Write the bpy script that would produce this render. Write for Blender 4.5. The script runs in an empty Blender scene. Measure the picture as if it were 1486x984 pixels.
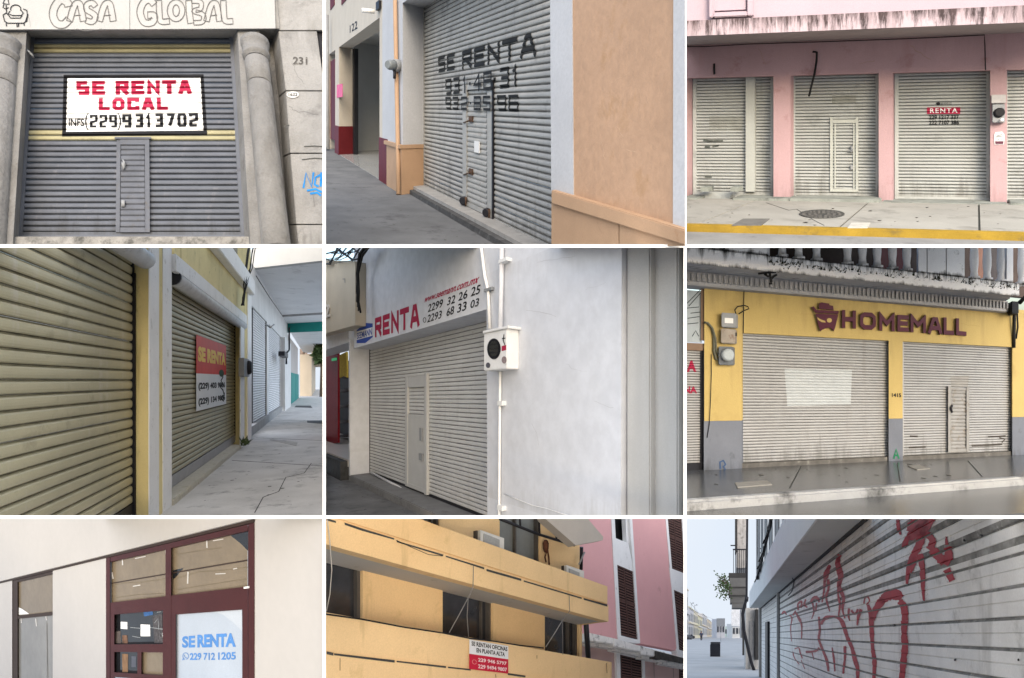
import bpy, bmesh, math, random
from mathutils import Vector, Matrix
random.seed(7)
SC = bpy.context.scene
COL = SC.collection
# ---------------------------------------------------------------- camera, sky, sun, exposure
F = 1486 * 20.0 / 36.0            # focal length in photograph pixels
CAM = Vector((0, 0, 4.05))
cd = bpy.data.cameras.new('camera'); cd.lens = 20; cd.sensor_width = 36; cd.clip_start = .1; cd.clip_end = 6000
co = bpy.data.objects.new('camera', cd); COL.objects.link(co)
co.location = CAM; co.rotation_euler = (math.radians(90), 0, 0); SC.camera = co
SKYE = .34                        # brightness of the sky backdrop
W = bpy.data.worlds.new('World'); SC.world = W; W.use_nodes = True
SUN_EL, SUN_AZ = math.radians(24), math.radians(168)   # azimuth clockwise from +Y: behind the camera, a little left
nt = W.node_tree; bg = nt.nodes['Background']
sk = nt.nodes.new('ShaderNodeTexSky'); sk.sky_type = 'NISHITA'; sk.sun_disc = False
sk.sun_elevation = SUN_EL; sk.sun_rotation = SUN_AZ; sk.air_density = 1.0; sk.dust_density = 2.5; sk.ozone_density = 1.6
nt.links.new(sk.outputs[0], bg.inputs[0]); bg.inputs[1].default_value = .11
sl = bpy.data.lights.new('sun', 'SUN'); sl.energy = 1.5; sl.angle = math.radians(170); sl.color = (1, .955, .895)
so = bpy.data.objects.new('sun', sl); COL.objects.link(so)
sd = Vector((math.sin(SUN_AZ) * math.cos(SUN_EL), math.cos(SUN_AZ) * math.cos(SUN_EL), math.sin(SUN_EL)))
so.rotation_euler = sd.to_track_quat('Z', 'Y').to_euler(); so.location = (0, -20, 30)
vs = SC.view_settings; vs.view_transform = 'Standard'; vs.look = 'None'; vs.exposure = 1.58; vs.gamma = 1; vs.use_curve_mapping = False

# ---------------------------------------------------------------- materials
MATS = {}
def mat(name, col, rough=.8, var=.18, vs=3.0, grime=None, streak=None, bump=.15, bs=40, metal=0.0, spec=.15, fine=.1, emit=0, drips=(), bd=.02):
    """procedural paint / stone: mottled base, optional grime patches (colour, amount, scale) and vertical run marks"""
    if name in MATS: return MATS[name]
    m = bpy.data.materials.new(name); m.use_nodes = True; MATS[name] = m
    t = m.node_tree; N = t.nodes; L = t.links; p = N['Principled BSDF']
    p.inputs['Roughness'].default_value = rough; p.inputs['Metallic'].default_value = metal
    p.inputs['Specular IOR Level'].default_value = spec
    geo = N.new('ShaderNodeNewGeometry')
    def noise(scale, detail=5, vec=None, rough_=.6):
        n = N.new('ShaderNodeTexNoise'); n.inputs['Scale'].default_value = scale; n.inputs['Detail'].default_value = detail
        n.inputs['Roughness'].default_value = rough_
        L.new(vec if vec else geo.outputs['Position'], n.inputs['Vector']); return n.outputs[0]
    def ramp(x, a, b, lo=0., hi=1.):
        r = N.new('ShaderNodeMapRange'); r.inputs[1].default_value = a; r.inputs[2].default_value = b
        r.inputs[3].default_value = lo; r.inputs[4].default_value = hi; L.new(x, r.inputs[0]); return r.outputs[0]
    def mix(fac, a, b, mode='MIX'):
        x = N.new('ShaderNodeMix'); x.data_type = 'RGBA'; x.blend_type = mode
        if isinstance(fac, (int, float)): x.inputs[0].default_value = fac
        else: L.new(fac, x.inputs[0])
        for i, v in ((6, a), (7, b)):
            if isinstance(v, (tuple, list)): x.inputs[i].default_value = (v[0], v[1], v[2], 1)
            else: L.new(v, x.inputs[i])
        return x.outputs[2]
    dark = [c * (1 - var) for c in col]; lite = [min(1, c * (1 + var)) for c in col]
    c = mix(ramp(noise(vs), .3, .7), dark, lite)
    if fine: c = mix(ramp(noise(bs * 1.7, 3), .35, .65, 0, fine * 2), c, [x * .55 for x in col])
    if streak:
        mp = N.new('ShaderNodeVectorMath'); mp.operation = 'MULTIPLY'; mp.inputs[1].default_value = (streak[2], streak[2], .35)
        L.new(geo.outputs['Position'], mp.inputs[0])
        s = ramp(noise(1.0, 6, mp.outputs[0]), .62 - .22 * streak[1], .74, 0, .85)
        c = mix(s, c, streak[0])
    if grime:
        g = ramp(noise(grime[2], 8, None, .7), .66 - .26 * grime[1], .74 - .1 * grime[1], 0, .9)
        c = mix(g, c, grime[0])
    for fr_, T0, sg, ln, dc, fq, st_ in drips:          # runs of dirt below an edge (sg 1) or splash-up above a base (sg -1)
        (gs, ks), (gt, kt) = fr_.lin()
        def lin(gv, k):
            d = N.new('ShaderNodeVectorMath'); d.operation = 'DOT_PRODUCT'; d.inputs[1].default_value = gv; L.new(geo.outputs['Position'], d.inputs[0])
            a = N.new('ShaderNodeMath'); a.operation = 'ADD'; a.inputs[1].default_value = k; L.new(d.outputs['Value'], a.inputs[0]); return a.outputs[0]
        S__, T__ = lin(gs, ks), lin(gt, kt); cx = N.new('ShaderNodeCombineXYZ')
        ms = N.new('ShaderNodeMath'); ms.operation = 'MULTIPLY'; ms.inputs[1].default_value = fq; L.new(S__, ms.inputs[0]); L.new(ms.outputs[0], cx.inputs[0])
        mt_ = N.new('ShaderNodeMath'); mt_.operation = 'MULTIPLY'; mt_.inputs[1].default_value = fq * .12; L.new(T__, mt_.inputs[0]); L.new(mt_.outputs[0], cx.inputs[1])
        Ln = ramp(noise(1.0, 7, cx.outputs[0], .75), .36, .74, -.15 * ln, ln)
        dd = N.new('ShaderNodeMath'); dd.operation = 'SUBTRACT'; dd.inputs[0].default_value = T0; L.new(T__, dd.inputs[1])
        d2 = N.new('ShaderNodeMath'); d2.operation = 'MULTIPLY'; d2.inputs[1].default_value = sg; L.new(dd.outputs[0], d2.inputs[0])
        df = N.new('ShaderNodeMath'); df.operation = 'SUBTRACT'; L.new(Ln, df.inputs[0]); L.new(d2.outputs[0], df.inputs[1])
        on = N.new('ShaderNodeMath'); on.operation = 'GREATER_THAN'; on.inputs[1].default_value = -.004; L.new(d2.outputs[0], on.inputs[0])
        mk = N.new('ShaderNodeMath'); mk.operation = 'MULTIPLY'; L.new(ramp(df.outputs[0], -.05 * ln, .4 * ln, 0, st_), mk.inputs[0]); L.new(on.outputs[0], mk.inputs[1])
        c = mix(mk.outputs[0], c, dc)
    L.new(c, p.inputs['Base Color'])
    if bump:
        b = N.new('ShaderNodeBump'); b.inputs['Strength'].default_value = bump; b.inputs['Distance'].default_value = bd
        L.new(noise(bs, 4), b.inputs['Height']); L.new(b.outputs[0], p.inputs['Normal'])
    if emit:
        L.new(c, p.inputs['Emission Color']); p.inputs['Emission Strength'].default_value = emit
    return m
def glass(name, col, rough=.04):
    if name in MATS: return MATS[name]
    m = mat(name, col, rough=rough, var=.3, vs=1.5, bump=0, fine=0, spec=.8); return m

# ---------------------------------------------------------------- bays, frames, mesh building
def ray(u, v): return Vector(((u - 743) / F, 1, -(v - 492) / F))
def proj(P):
    d = P - CAM; return 743 + F * d.x / d.y, 492 - F * d.z / d.y
CUT = []           # planes of the partition walls that bound the bay being built
class Bay:
    """one of the nine bays; ox, oy, k convert measured detail-view pixels to photograph pixels"""
    def __init__(s, ox, oy, k, box):
        s.ox, s.oy, s.k = ox, oy, k
        u0, u1, v0, v1 = box; s.planes = []
        if u0 is not None: s.planes.append(Vector((1, -(u0 - 743) / F, 0)))
        if u1 is not None: s.planes.append(Vector((-1, (u1 - 743) / F, 0)))
        if v0 is not None: s.planes.append(Vector((0, -(v0 - 492) / F, -1)))
        if v1 is not None: s.planes.append(Vector((0, (v1 - 492) / F, 1)))
        CUT[:] = s.planes
    def px(s, x, y): return s.ox + x / s.k, s.oy + y / s.k
class Fr:
    """a wall frame: a = along the wall (to the right), b = up the wall, c = out of the wall; vanishing points measured in the photograph"""
    def __init__(s, bay, a, b, c, anchor, depth):
        s.bay = bay
        s.O = CAM + ray(*bay.px(*anchor)) * depth
        def dv(V): return Vector(V).normalized() if len(V) == 3 else ray(*V).normalized()
        s.a, s.b = dv(a), dv(b)
        u0, v0 = proj(s.O)
        if proj(s.O + s.a * .01)[0] < u0: s.a = -s.a
        if proj(s.O + s.b * .01)[1] > v0: s.b = -s.b
        s.c = dv(c) if len(c) == 3 else -ray(*c).normalized()
    def lin(s):
        Mi = Matrix((s.a, s.b, s.c)).transposed().inverted(); return [(tuple(Mi[i]), -Vector(Mi[i]).dot(s.O)) for i in (0, 1)]
    def pt(s, S, T, w=0): return s.O + s.a * S + s.b * T + s.c * w
    def st(s, x, y, w=0):
        r = ray(*s.bay.px(x, y)); M = Matrix((s.a, s.b, -r)).transposed()
        q = M.inverted() @ (CAM - s.O - s.c * w); return q[0], q[1]
    def S(s, x, y, w=0): return s.st(x, y, w)[0]
    def T(s, x, y, w=0): return s.st(x, y, w)[1]
    def Z(s, x, y, w=0): return s.pt(*s.st(x, y, w), w)
    def on_t(s, x, y, T):                      # the floor / soffit plane at height T -> (S, w)
        r = ray(*s.bay.px(x, y)); M = Matrix((s.a, s.c, -r)).transposed()
        q = M.inverted() @ (CAM - s.O - s.b * T); return q[0], q[1]
    def zt(s, x, y, T):
        S_, w = s.on_t(x, y, T); return s.pt(S_, T, w)
    def on_s(s, x, y, S_):                     # the cross-wall plane at S -> (T, w)
        r = ray(*s.bay.px(x, y)); M = Matrix((s.b, s.c, -r)).transposed()
        q = M.inverted() @ (CAM - s.O - s.a * S_); return q[0], q[1]
    def depth(s, x, y, w=0): return (s.Z(x, y, w) - CAM).y
    def m(s, n, x, y, w=0): return n / s.bay.k * s.depth(x, y, w) / F      # n detail pixels in metres there
class MB:
    def __init__(s): s.v = []; s.f = []; s.sm = False
    def add(s, vs, fs):
        o = len(s.v); s.v += [Vector(p) for p in vs]; s.f += [tuple(i + o for i in q) for q in fs]; return s
    def prism(s, front, vec):
        n = len(front); back = [p + vec for p in front]
        return s.add(list(front) + back, [tuple(range(n)), tuple(range(2 * n - 1, n - 1, -1))] + [(i, n + i, n + (i + 1) % n, (i + 1) % n) for i in range(n)])
    def slab(s, fr, pts, w=0, d=.1): return s.prism([fr.Z(x, y, w) for x, y in pts], fr.c * -d)
    def box(s, fr, s0, s1, t0, t1, w0, w1):
        return s.prism([fr.pt(s0, t0, w1), fr.pt(s1, t0, w1), fr.pt(s1, t1, w1), fr.pt(s0, t1, w1)], fr.c * (w0 - w1))
    def rect(s, fr, x0, x1, yt, yb, w=0, d=.1, xr=None):
        """upright box: edges at columns x0, x1; top and bottom heights read off at column xr"""
        xr = x0 if xr is None else xr; ym = (yt + yb) / 2
        s0, s1 = fr.S(x0, ym, w), fr.S(x1, ym, w); return s.box(fr, s0, s1, fr.T(xr, yb, w), fr.T(xr, yt, w), w - d, w)
    def tube(s, pts, r, n=7, cap=True):
        pts = [Vector(p) for p in pts]; rs = r if isinstance(r, (list, tuple)) else [r] * len(pts); rings = []
        prev = None
        for i, p in enumerate(pts):
            d = (pts[min(i + 1, len(pts) - 1)] - pts[max(i - 1, 0)]).normalized()
            x = prev - d * prev.dot(d) if prev else (Vector((0, 0, 1)).cross(d) if abs(d.z) < .9 else Vector((1, 0, 0)).cross(d))
            x.normalize(); prev = x; y = d.cross(x)
            rings.append([p + (x * math.cos(2 * math.pi * k / n) + y * math.sin(2 * math.pi * k / n)) * rs[i] for k in range(n)])
        fs = [(i * n + k, i * n + (k + 1) % n, (i + 1) * n + (k + 1) % n, (i + 1) * n + k) for i in range(len(pts) - 1) for k in range(n)]
        if cap: fs += [tuple(range(n - 1, -1, -1)), tuple(range((len(pts) - 1) * n, len(pts) * n))]
        s.sm = True
        return s.add([q for g in rings for q in g], fs)
    def lathe(s, base, axis, x, prof, n=20):
        """prof: list of (distance along axis, radius)"""
        axis = axis.normalized(); x = (x - axis * x.dot(axis)).normalized(); y = axis.cross(x); vs_ = []
        for h, r in prof: vs_ += [base + axis * h + (x * math.cos(2 * math.pi * k / n) + y * math.sin(2 * math.pi * k / n)) * r for k in range(n)]
        fs = [(i * n + k, i * n + (k + 1) % n, (i + 1) * n + (k + 1) % n, (i + 1) * n + k) for i in range(len(prof) - 1) for k in range(n)]
        fs += [tuple(range(n - 1, -1, -1)), tuple(range((len(prof) - 1) * n, len(prof) * n))]
        s.sm = True
        return s.add(vs_, fs)
    def quad(s, *p): return s.add(p, [tuple(range(len(p)))])
def outside(v): return any((v - CAM).dot(n) < -1e-4 for n in CUT)
def trim(me, off):
    """cut a mesh where it meets the partition walls of its bay"""
    if not any(outside(v.co + off) for v in me.vertices): return
    bm = bmesh.new(); bm.from_mesh(me)
    for n in CUT:
        bmesh.ops.bisect_plane(bm, geom=bm.verts[:] + bm.edges[:] + bm.faces[:], plane_co=CAM - off, plane_no=n, clear_inner=True, dist=1e-5)
    bm.to_mesh(me); bm.free()
LOC = {}
def build(name, mb, m, parent=None, label=None, cat=None, group=None, kind=None, smooth=None, bevel=0, keep=False):
    if parent is not None: base = LOC[parent.name]
    else:
        n = len(mb.v); base = Vector((sum(p.x for p in mb.v) / n, sum(p.y for p in mb.v) / n, min(p.z for p in mb.v)))
    me = bpy.data.meshes.new(name); me.from_pydata([p - base for p in mb.v], [], mb.f)
    if not mb.sm or bevel:
        bm = bmesh.new(); bm.from_mesh(me)
        bmesh.ops.recalc_face_normals(bm, faces=bm.faces[:])
        if bevel: bmesh.ops.bevel(bm, geom=bm.edges[:], offset=bevel, segments=2, affect='EDGES', clamp_overlap=True)
        bm.to_mesh(me); bm.free()
    if not keep: trim(me, base)
    me.materials.append(m)
    if smooth or (smooth is None and mb.sm):
        for p in me.polygons: p.use_smooth = len(p.vertices) == 4
    o = bpy.data.objects.new(name, me); COL.objects.link(o)
    if parent is not None: o.parent = parent
    else: o.location = base
    LOC[o.name] = base
    for k, v in (('label', label), ('category', cat), ('group', group), ('kind', kind)):
        if v: o[k] = v
    return o
def thing(name, label, cat, base, group=None):
    o = bpy.data.objects.new(name, None); COL.objects.link(o); o.location = base; o.empty_display_size = .2
    o['label'] = label; o['category'] = cat
    if group: o['group'] = group
    LOC[o.name] = Vector(base); return o

# ---------------------------------------------------------------- shutters, lettering, strokes
PROF = [(0, 0), (.06, .35), (.22, .85), (.42, 1), (.62, .92), (.82, .6), (.95, .2), (1, 0)]
class Shutter: pass
def groove_of(m):
    """darkened copy of a slat paint for the dark lines at its joints"""
    nm = 'darkened joint of ' + m.name
    if nm in MATS: return MATS[nm]
    c = [x.default_value[:3] for n_ in m.node_tree.nodes if n_.bl_idname == 'ShaderNodeMix' for x in n_.inputs if x.name == 'A' and x.type == 'RGBA'][0]
    return mat(nm, tuple(v * .5 for v in c), .8, .45, 2.5, grime=(tuple(v * .8 for v in c), .4, 4), bump=0, fine=.2)
def spots(fr, T, pts, seed, m, parent, n=60, r=(.012, .04), lift=.007):
    """gum marks, small litter and stains on a pavement: one scatter inside the quad pts"""
    random.seed(seed); mb = MB(); a, b, c, d = [Vector(p) for p in pts]
    for k in range(n):
        u, v = random.random(), random.random(); p = (a * (1 - u) + b * u) * (1 - v) + (d * (1 - u) + c * u) * v
        P = fr.zt(p.x, p.y, T) + fr.b * lift; R_ = random.uniform(*r) * random.choice([.6, .8, 1, 1.5]); q = random.randint(5, 8)
        mb.add([P + (fr.a * math.cos(6.283 * i / q) + fr.a.cross(fr.b).normalized() * math.sin(6.283 * i / q)) * R_ * random.uniform(.6, 1.2) for i in range(q)], [tuple(range(q))])
    o = build('pavement_spots', mb, m, parent); o['kind'] = 'stuff'
def joint(fr, T, p, q, wd, m, parent, lift=.005, name='joint'):
    A, B_ = fr.zt(*p, T), fr.zt(*q, T); s = (B_ - A).cross(fr.b).normalized() * wd / 2; u = fr.b * lift
    build(name, MB().prism([A - s + u, B_ - s + u, B_ + s + u, A + s + u], fr.b * -.004), m, parent)
GUM = mat('dark gum marks', (.07, .068, .06), .8, .3, 5, bump=0)
JNT = mat('dark paving joint', (.06, .06, .055), .9, .3, 5, bump=0)
def shutter(bld, fr, s0, s1, t0, t1, n, dep, fm, rail, prof=PROF, w=0, label=None, name='slat', railw=.05, bar=True, part='roll_up_shutter', gn=2):
    """a roll-up shutter: the part holds rails and bottom bar, every slat is a sub-part sharing one mesh"""
    sh = Shutter(); sh.fr, sh.s0, sh.s1, sh.t0, sh.p, sh.dep, sh.prof, sh.w0 = fr, s0, s1, t0, (t1 - t0) / n, dep, prof, w
    mb = MB()
    mb.box(fr, s0 - railw * .2, s0 + railw, t0 - .18, t1, w - .03, w + dep + .02); mb.box(fr, s1 - railw, s1 + railw * .2, t0 - .18, t1, w - .02, w + dep + .02)
    if bar: mb.box(fr, s0 + railw, s1 - railw, t0 - max(.18, .5 * sh.p), t0, w - .03, w + dep * 1.1)
    sh.o = build(part, mb, rail, bld, label); base = LOC[sh.o.name]
    a0, a1 = s0 + railw * .6, s1 - railw * .6
    vs_ = [];
    for y, d in prof: vs_ += [fr.a * a0 + fr.b * (y * sh.p) + fr.c * (w + d * dep), fr.a * a1 + fr.b * (y * sh.p) + fr.c * (w + d * dep)]
    fs = [(2 * i, 2 * i + 1, 2 * i + 3, 2 * i + 2) for i in range(len(prof) - 1)]
    shared = {}
    for i in range(n):
        m = fm(i) if callable(fm) else fm; loc = fr.pt(0, t0 + i * sh.p)
        cut = any(outside(loc + v) for v in vs_); me = None if cut else shared.get(m.name)
        if me is None:
            me = bpy.data.meshes.new(name); me.from_pydata(vs_, [], fs); me.materials.append(m)
            gv = groove_of(m); me.materials.append(gv); np_ = len(me.polygons)
            for k_, q in enumerate(me.polygons): q.use_smooth = False; q.material_index = 1 if (k_ == 0 or k_ >= np_ - gn) else 0
            if cut:
                trim(me, loc)
                if not me.polygons: continue
            else: shared[m.name] = me
        o = bpy.data.objects.new(name, me); COL.objects.link(o); o.parent = sh.o; o.location = loc - base + fr.c * (dep * random.uniform(-.07, .07))
    def wf(t):
        x = ((t - t0) / sh.p) % 1.0
        for (y0, d0), (y1, d1) in zip(prof, prof[1:]):
            if x <= y1: return w + dep * (d0 + (d1 - d0) * (x - y0) / max(1e-6, y1 - y0))
        return w
    sh.wf = wf
    sh.levels = [t0 + (i + y) * sh.p for i in range(n) for y, d in prof[:-1]]
    return sh
def flat(name, fr, v2, f2, m, parent, w=0, eps=.004, sh=None, label=None, thick=0, breaks=0, **kw):
    """a sheet of paint or print lying on the wall, or following every bulge of a shutter's slats"""
    v2 = [(q[0], q[1], q[2] if len(q) > 2 else 0.) for q in v2]
    bm = bmesh.new(); vv = [bm.verts.new(q) for q in v2]
    for q in f2:
        try: bm.faces.new([vv[i] for i in q])
        except ValueError: pass
    if sh:
        lo, hi = min(q[1] for q in v2), max(q[1] for q in v2)
        for lv in sh.levels:
            if lo < lv < hi: bmesh.ops.bisect_plane(bm, geom=bm.verts[:] + bm.edges[:] + bm.faces[:], plane_co=(0, lv, 0), plane_no=(0, 1, 0))
    bm.verts.ensure_lookup_table(); bm.verts.index_update(); mb = MB()
    W_ = (lambda t: sh.wf(t) + eps) if sh else (lambda t: w + eps)
    vs_ = [fr.pt(v.co.x, v.co.y, W_(v.co.y) + v.co.z) for v in bm.verts]; fs = [tuple(v.index for v in q.verts) for q in bm.faces if not (breaks and sh and (sh.wf(q.calc_center_median().y) - sh.w0) < breaks * sh.dep)]; bm.free()
    if thick:
        n = len(vs_); bnd = {}
        for q in fs:
            for i, j in zip(q, q[1:] + q[:1]): bnd[(i, j)] = 1
        side = [(i, j, j + n, i + n) for (i, j) in bnd if (j, i) not in bnd]
        mb.add(vs_ + [v - fr.c * thick for v in vs_], fs + [tuple(i + n for i in reversed(q)) for q in fs] + side)
    else: mb.add(vs_, fs); mb.sm = True
    return build(name, mb, m, parent, label, smooth=False, **kw)
GEO = {}
def text_geo(body, bold=0., space=1., outline=0.):
    k = (body, bold, space, outline)
    if k in GEO: return GEO[k]
    cu = bpy.data.curves.new('lettering', 'FONT'); cu.body = body; cu.offset = bold; cu.space_character = space; cu.resolution_u = 3
    if outline: cu.fill_mode = 'NONE'; cu.bevel_depth = outline; cu.bevel_resolution = 0
    ob = bpy.data.objects.new('lettering', cu); COL.objects.link(ob)
    me = bpy.data.meshes.new_from_object(ob.evaluated_get(bpy.context.evaluated_depsgraph_get()))
    v = [(p.co.x, p.co.y, p.co.z) for p in me.vertices]; f_ = [tuple(q.vertices) for q in me.polygons]
    bpy.data.objects.remove(ob); bpy.data.curves.remove(cu); bpy.data.meshes.remove(me)
    x0, x1 = min(p[0] for p in v), max(p[0] for p in v); y0, y1 = min(p[1] for p in v), max(p[1] for p in v)
    GEO[k] = ([((p[0] - x0) / (x1 - x0), (p[1] - y0) / (y1 - y0)) for p in v], f_, [p[2] for p in v]); return GEO[k]
def text(fr, body, bl, br, tl, m, parent, w=0, sh=None, bold=.02, space=1., eps=.008, name='lettering', thick=0, **kw):
    """lettering whose box has the given lower left, lower right and upper left corners"""
    v, f_, _ = text_geo(body, bold, space); A, B, C = Vector(fr.st(*bl, w)), Vector(fr.st(*br, w)), Vector(fr.st(*tl, w))
    v2 = [tuple(A + (B - A) * x + (C - A) * y) for x, y in v]
    return flat(name, fr, v2, f_, m, parent, w, eps, sh, thick=thick, **kw)
def outline_text(fr, body, bl, br, tl, m, parent, w, r, name='lettering', space=1.0, bold=0.):
    v, f_, z = text_geo(body, bold, space, .012); A, B, C = Vector(fr.st(*bl, w)), Vector(fr.st(*br, w)), Vector(fr.st(*tl, w)); mb = MB()
    mb.add([fr.pt(*(A + (B - A) * x + (C - A) * y), w + zz * r + .004) for (x, y), zz in zip(v, z)], f_)
    return build(name, mb, m, parent)
def ribbon(pts, wd):
    """2-D band along a polyline, joints mitred; wd is a width or a list of widths"""
    P = [Vector(p) for p in pts]; n = len(P); ws = wd if isinstance(wd, (list, tuple)) else [wd] * n; L_, R_ = [], []
    for i, p in enumerate(P):
        d0 = (P[i] - P[i - 1]).normalized() if i else None; d1 = (P[i + 1] - P[i]).normalized() if i < n - 1 else None
        d = ((d0 or d1) + (d1 or d0))
        d = d.normalized() if d.length > .2 else (d1 or d0); q = Vector((-d.y, d.x)) * ws[i] / 2; L_.append(p + q); R_.append(p - q)
    return L_ + R_, [(i, i + 1, n + i + 1, n + i) for i in range(n - 1)]
def strokes(name, fr, lines, wd, m, parent, w=0, sh=None, eps=.01, **kw):
    """brush or spray strokes given in detail-view pixels, joined into one painted mark"""
    if len(lines) > 1 and name in ('tape', 'scrape', 'crack', 'sticker', 'run_mark', 'glint', 'wrinkle', 'print'):
        for k, ln in enumerate(lines): o_ = strokes(name, fr, [ln], wd[k] if isinstance(wd, list) else wd, m, parent, w, sh, eps + .0004 * k, **kw)
        return o_
    v2, f2 = [], []
    for k, ln in enumerate(lines):
        v, q = ribbon(ln, wd[k] if isinstance(wd, list) else wd); o = len(v2)
        v2 += [fr.st(p[0], p[1], w) for p in v]; f2 += [tuple(i + o for i in g) for g in q]
    return flat(name, fr, v2, f2, m, parent, w, eps, sh, **kw)
def area(name, fr, pts, m, parent, w=0, sh=None, eps=.004, **kw):
    return flat(name, fr, [fr.st(x, y, w) for x, y in pts], [tuple(range(len(pts)))], m, parent, w, eps, sh, **kw)
def arc(cx, cy, rx, ry, a0=0, a1=360, n=16): return [(cx + rx * math.cos(math.radians(a0 + (a1 - a0) * i / n)), cy + ry * math.sin(math.radians(a0 + (a1 - a0) * i / n))) for i in range(n + 1)]
def wfind(fr, S_, T_, x, hi=4.0):
    """how far out of the wall the point (S_, T_) must stand to show at column x"""
    best = min((abs((proj(fr.pt(S_, T_, k * hi / 800))[0] - fr.bay.ox) * fr.bay.k - x), k * hi / 800) for k in range(801)); return best[1]
def cable(name, fr, pts, rpx, m, label, cat, w=.05, group=None, parent=None):
    mb = MB(); P = [fr.Z(q[0], q[1], q[2] if len(q) > 2 else w) for q in pts]; mb.tube(P, fr.m(rpx, pts[0][0], pts[0][1], w), 6); return build(name, mb, m, parent, label, cat, group)
GLYPH = {'S': [[(1, 1), (0, 1), (0, .5), (1, .5), (1, 0), (0, 0)]], 'E': [[(1, 1), (0, 1), (0, 0), (1, 0)], [(0, .5), (.86, .5)]], 'R': [[(0, 0), (0, 1), (1, 1), (1, .48), (0, .48)], [(.45, .48), (1, 0)]],
 'N': [[(0, 0), (0, 1), (1, 0), (1, 1)]], 'T': [[(-.06, 1), (1.06, 1)], [(.5, 1), (.5, 0)]], 'A': [[(0, 0), (.36, 1), (.64, 1), (1, 0)], [(.2, .3), (.8, .3)]], 'L': [[(0, 1), (0, 0), (1, 0)]], 'O': [[(.22, 0), (0, .2), (0, .8), (.22, 1), (.78, 1), (1, .8), (1, .2), (.78, 0), (.22, 0)]],
 'C': [[(1, .72), (1, 1), (0, 1), (0, 0), (1, 0), (1, .28)]], 'H': [[(0, 1), (0, 0)], [(1, 1), (1, 0)], [(0, .5), (1, .5)]], 'M': [[(0, 0), (0, 1), (.5, .42), (1, 1), (1, 0)]], '0': [[(.12, 0), (0, .12), (0, .88), (.12, 1), (.88, 1), (1, .88), (1, .12), (.88, 0), (.12, 0)]], '1': [[(.2, .82), (.55, 1), (.55, 0)]], '2': [[(0, .8), (0, 1), (1, 1), (1, .52), (0, .40), (0, 0), (1, 0)]],
 '3': [[(0, 1), (1, 1), (1, 0), (0, 0)], [(.2, .5), (1, .5)]], '4': [[(.75, 0), (.75, 1), (0, .36), (1.05, .36)]], '5': [[(1, 1), (0, 1), (0, .56), (1, .52), (1, 0), (0, 0)]], '6': [[(1, .86), (1, 1), (0, 1), (0, 0), (1, 0), (1, .5), (0, .5)]], '7': [[(0, 1), (1, 1), (.4, 0)]],
 '8': [[(0, 0), (0, 1), (1, 1), (1, 0), (0, 0)], [(0, .5), (1, .5)]], '9': [[(.12, 0), (1, 0), (1, 1), (0, 1), (0, .48), (1, .48)]], '.': [[(.35, .5), (.65, .5)]]}
NARROW = {'1': .62, '.': .4, 'M': 1.15, 'L': .9}
def band(P, wd):
    """block-letter stroke with square mitred corners"""
    P = [Vector(p) for p in P]; n = len(P); closed = (P[0] - P[-1]).length < 1e-6; L_, R_ = [], []
    for i in range(n):
        d0 = (P[i] - P[i - 1]) if i else ((P[i] - P[-2]) if closed else None); d1 = (P[i + 1] - P[i]) if i < n - 1 else ((P[1] - P[0]) if closed else None)
        d0 = d0.normalized() if d0 else None; d1 = d1.normalized() if d1 else None; a, b = d0 or d1, d1 or d0; n0, n1 = Vector((-a.y, a.x)), Vector((-b.y, b.x)); q = n0 + n1
        q = q.normalized() if q.length > .05 else n0; k = min(2.2, 1 / max(.3, q.dot(n0))); p = P[i]
        if d0 is None: p = p - d1 * 0
        L_.append(p + q * (k * wd / 2)); R_.append(p - q * (k * wd / 2))
    return L_ + R_, [(i, i + 1, n + i + 1, n + i) for i in range(n - 1)]
def block(fr, body, bl, br, tl, m, parent, w=0, sh=None, sw=.2, gap=.34, eps=.016, thick=0, door=None, breaks=0):
    """square block lettering, one object per letter; door = (x0, x1, w) letters painted on a raised door instead of the slats"""
    A, B_, C = Vector(fr.st(*bl, w)), Vector(fr.st(*br, w)), Vector(fr.st(*tl, w)); H = (C - A).length; Wd = (B_ - A).length; th = sw * H
    if door:
        A2, B2, C2 = [Vector(fr.st(*q, door[2])) for q in (bl, br, tl)]; k2 = (B2 - A2).length / Wd
    ux, uy = (B_ - A) / Wd, (C - A) / H; ws = [NARROW.get(ch, 1.0) if ch != ' ' else .7 for ch in body]; tot = sum(ws) + gap * (len(body) - 1); u = Wd / tot; x = 0
    for ch, cw in zip(body, ws):
        if ch in GLYPH:
            v2, f2 = [], []
            for k, ln in enumerate(GLYPH[ch]):
                P = [(x * u + th / 2 + px_ * (cw * u - th), th / 2 + py_ * (H - th)) for px_, py_ in ln]
                if ch in 'ELTHNAR14M.' and (Vector(P[0]) - Vector(P[-1])).length > 1e-6:      # square ends
                    e0 = (Vector(P[0]) - Vector(P[1])).normalized() * th / 2; e1 = (Vector(P[-1]) - Vector(P[-2])).normalized() * th / 2; P = [tuple(Vector(P[0]) + e0)] + P[1:-1] + [tuple(Vector(P[-1]) + e1)]
                v, q = band(P, th); o = len(v2); v2 += [tuple(A + ux * p.x + uy * p.y) + (k * .0025,) for p in v]; f2 += [tuple(i + o for i in g) for g in q]
            xm = bl[0] + (br[0] - bl[0]) * (x + cw / 2) * u / Wd
            if door and door[0] < xm < door[1]:
                v2 = [(lambda q: (A2.x + q.x * k2, A2.y + q.y * k2, v[2]))(Vector(v[:2]) - A) for v in v2]; flat('letter', fr, v2, f2, m, parent, door[2], .006)
            else: flat('letter', fr, v2, f2, m, parent, w, eps, sh, thick=thick, breaks=breaks)
        x += cw + gap
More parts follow.
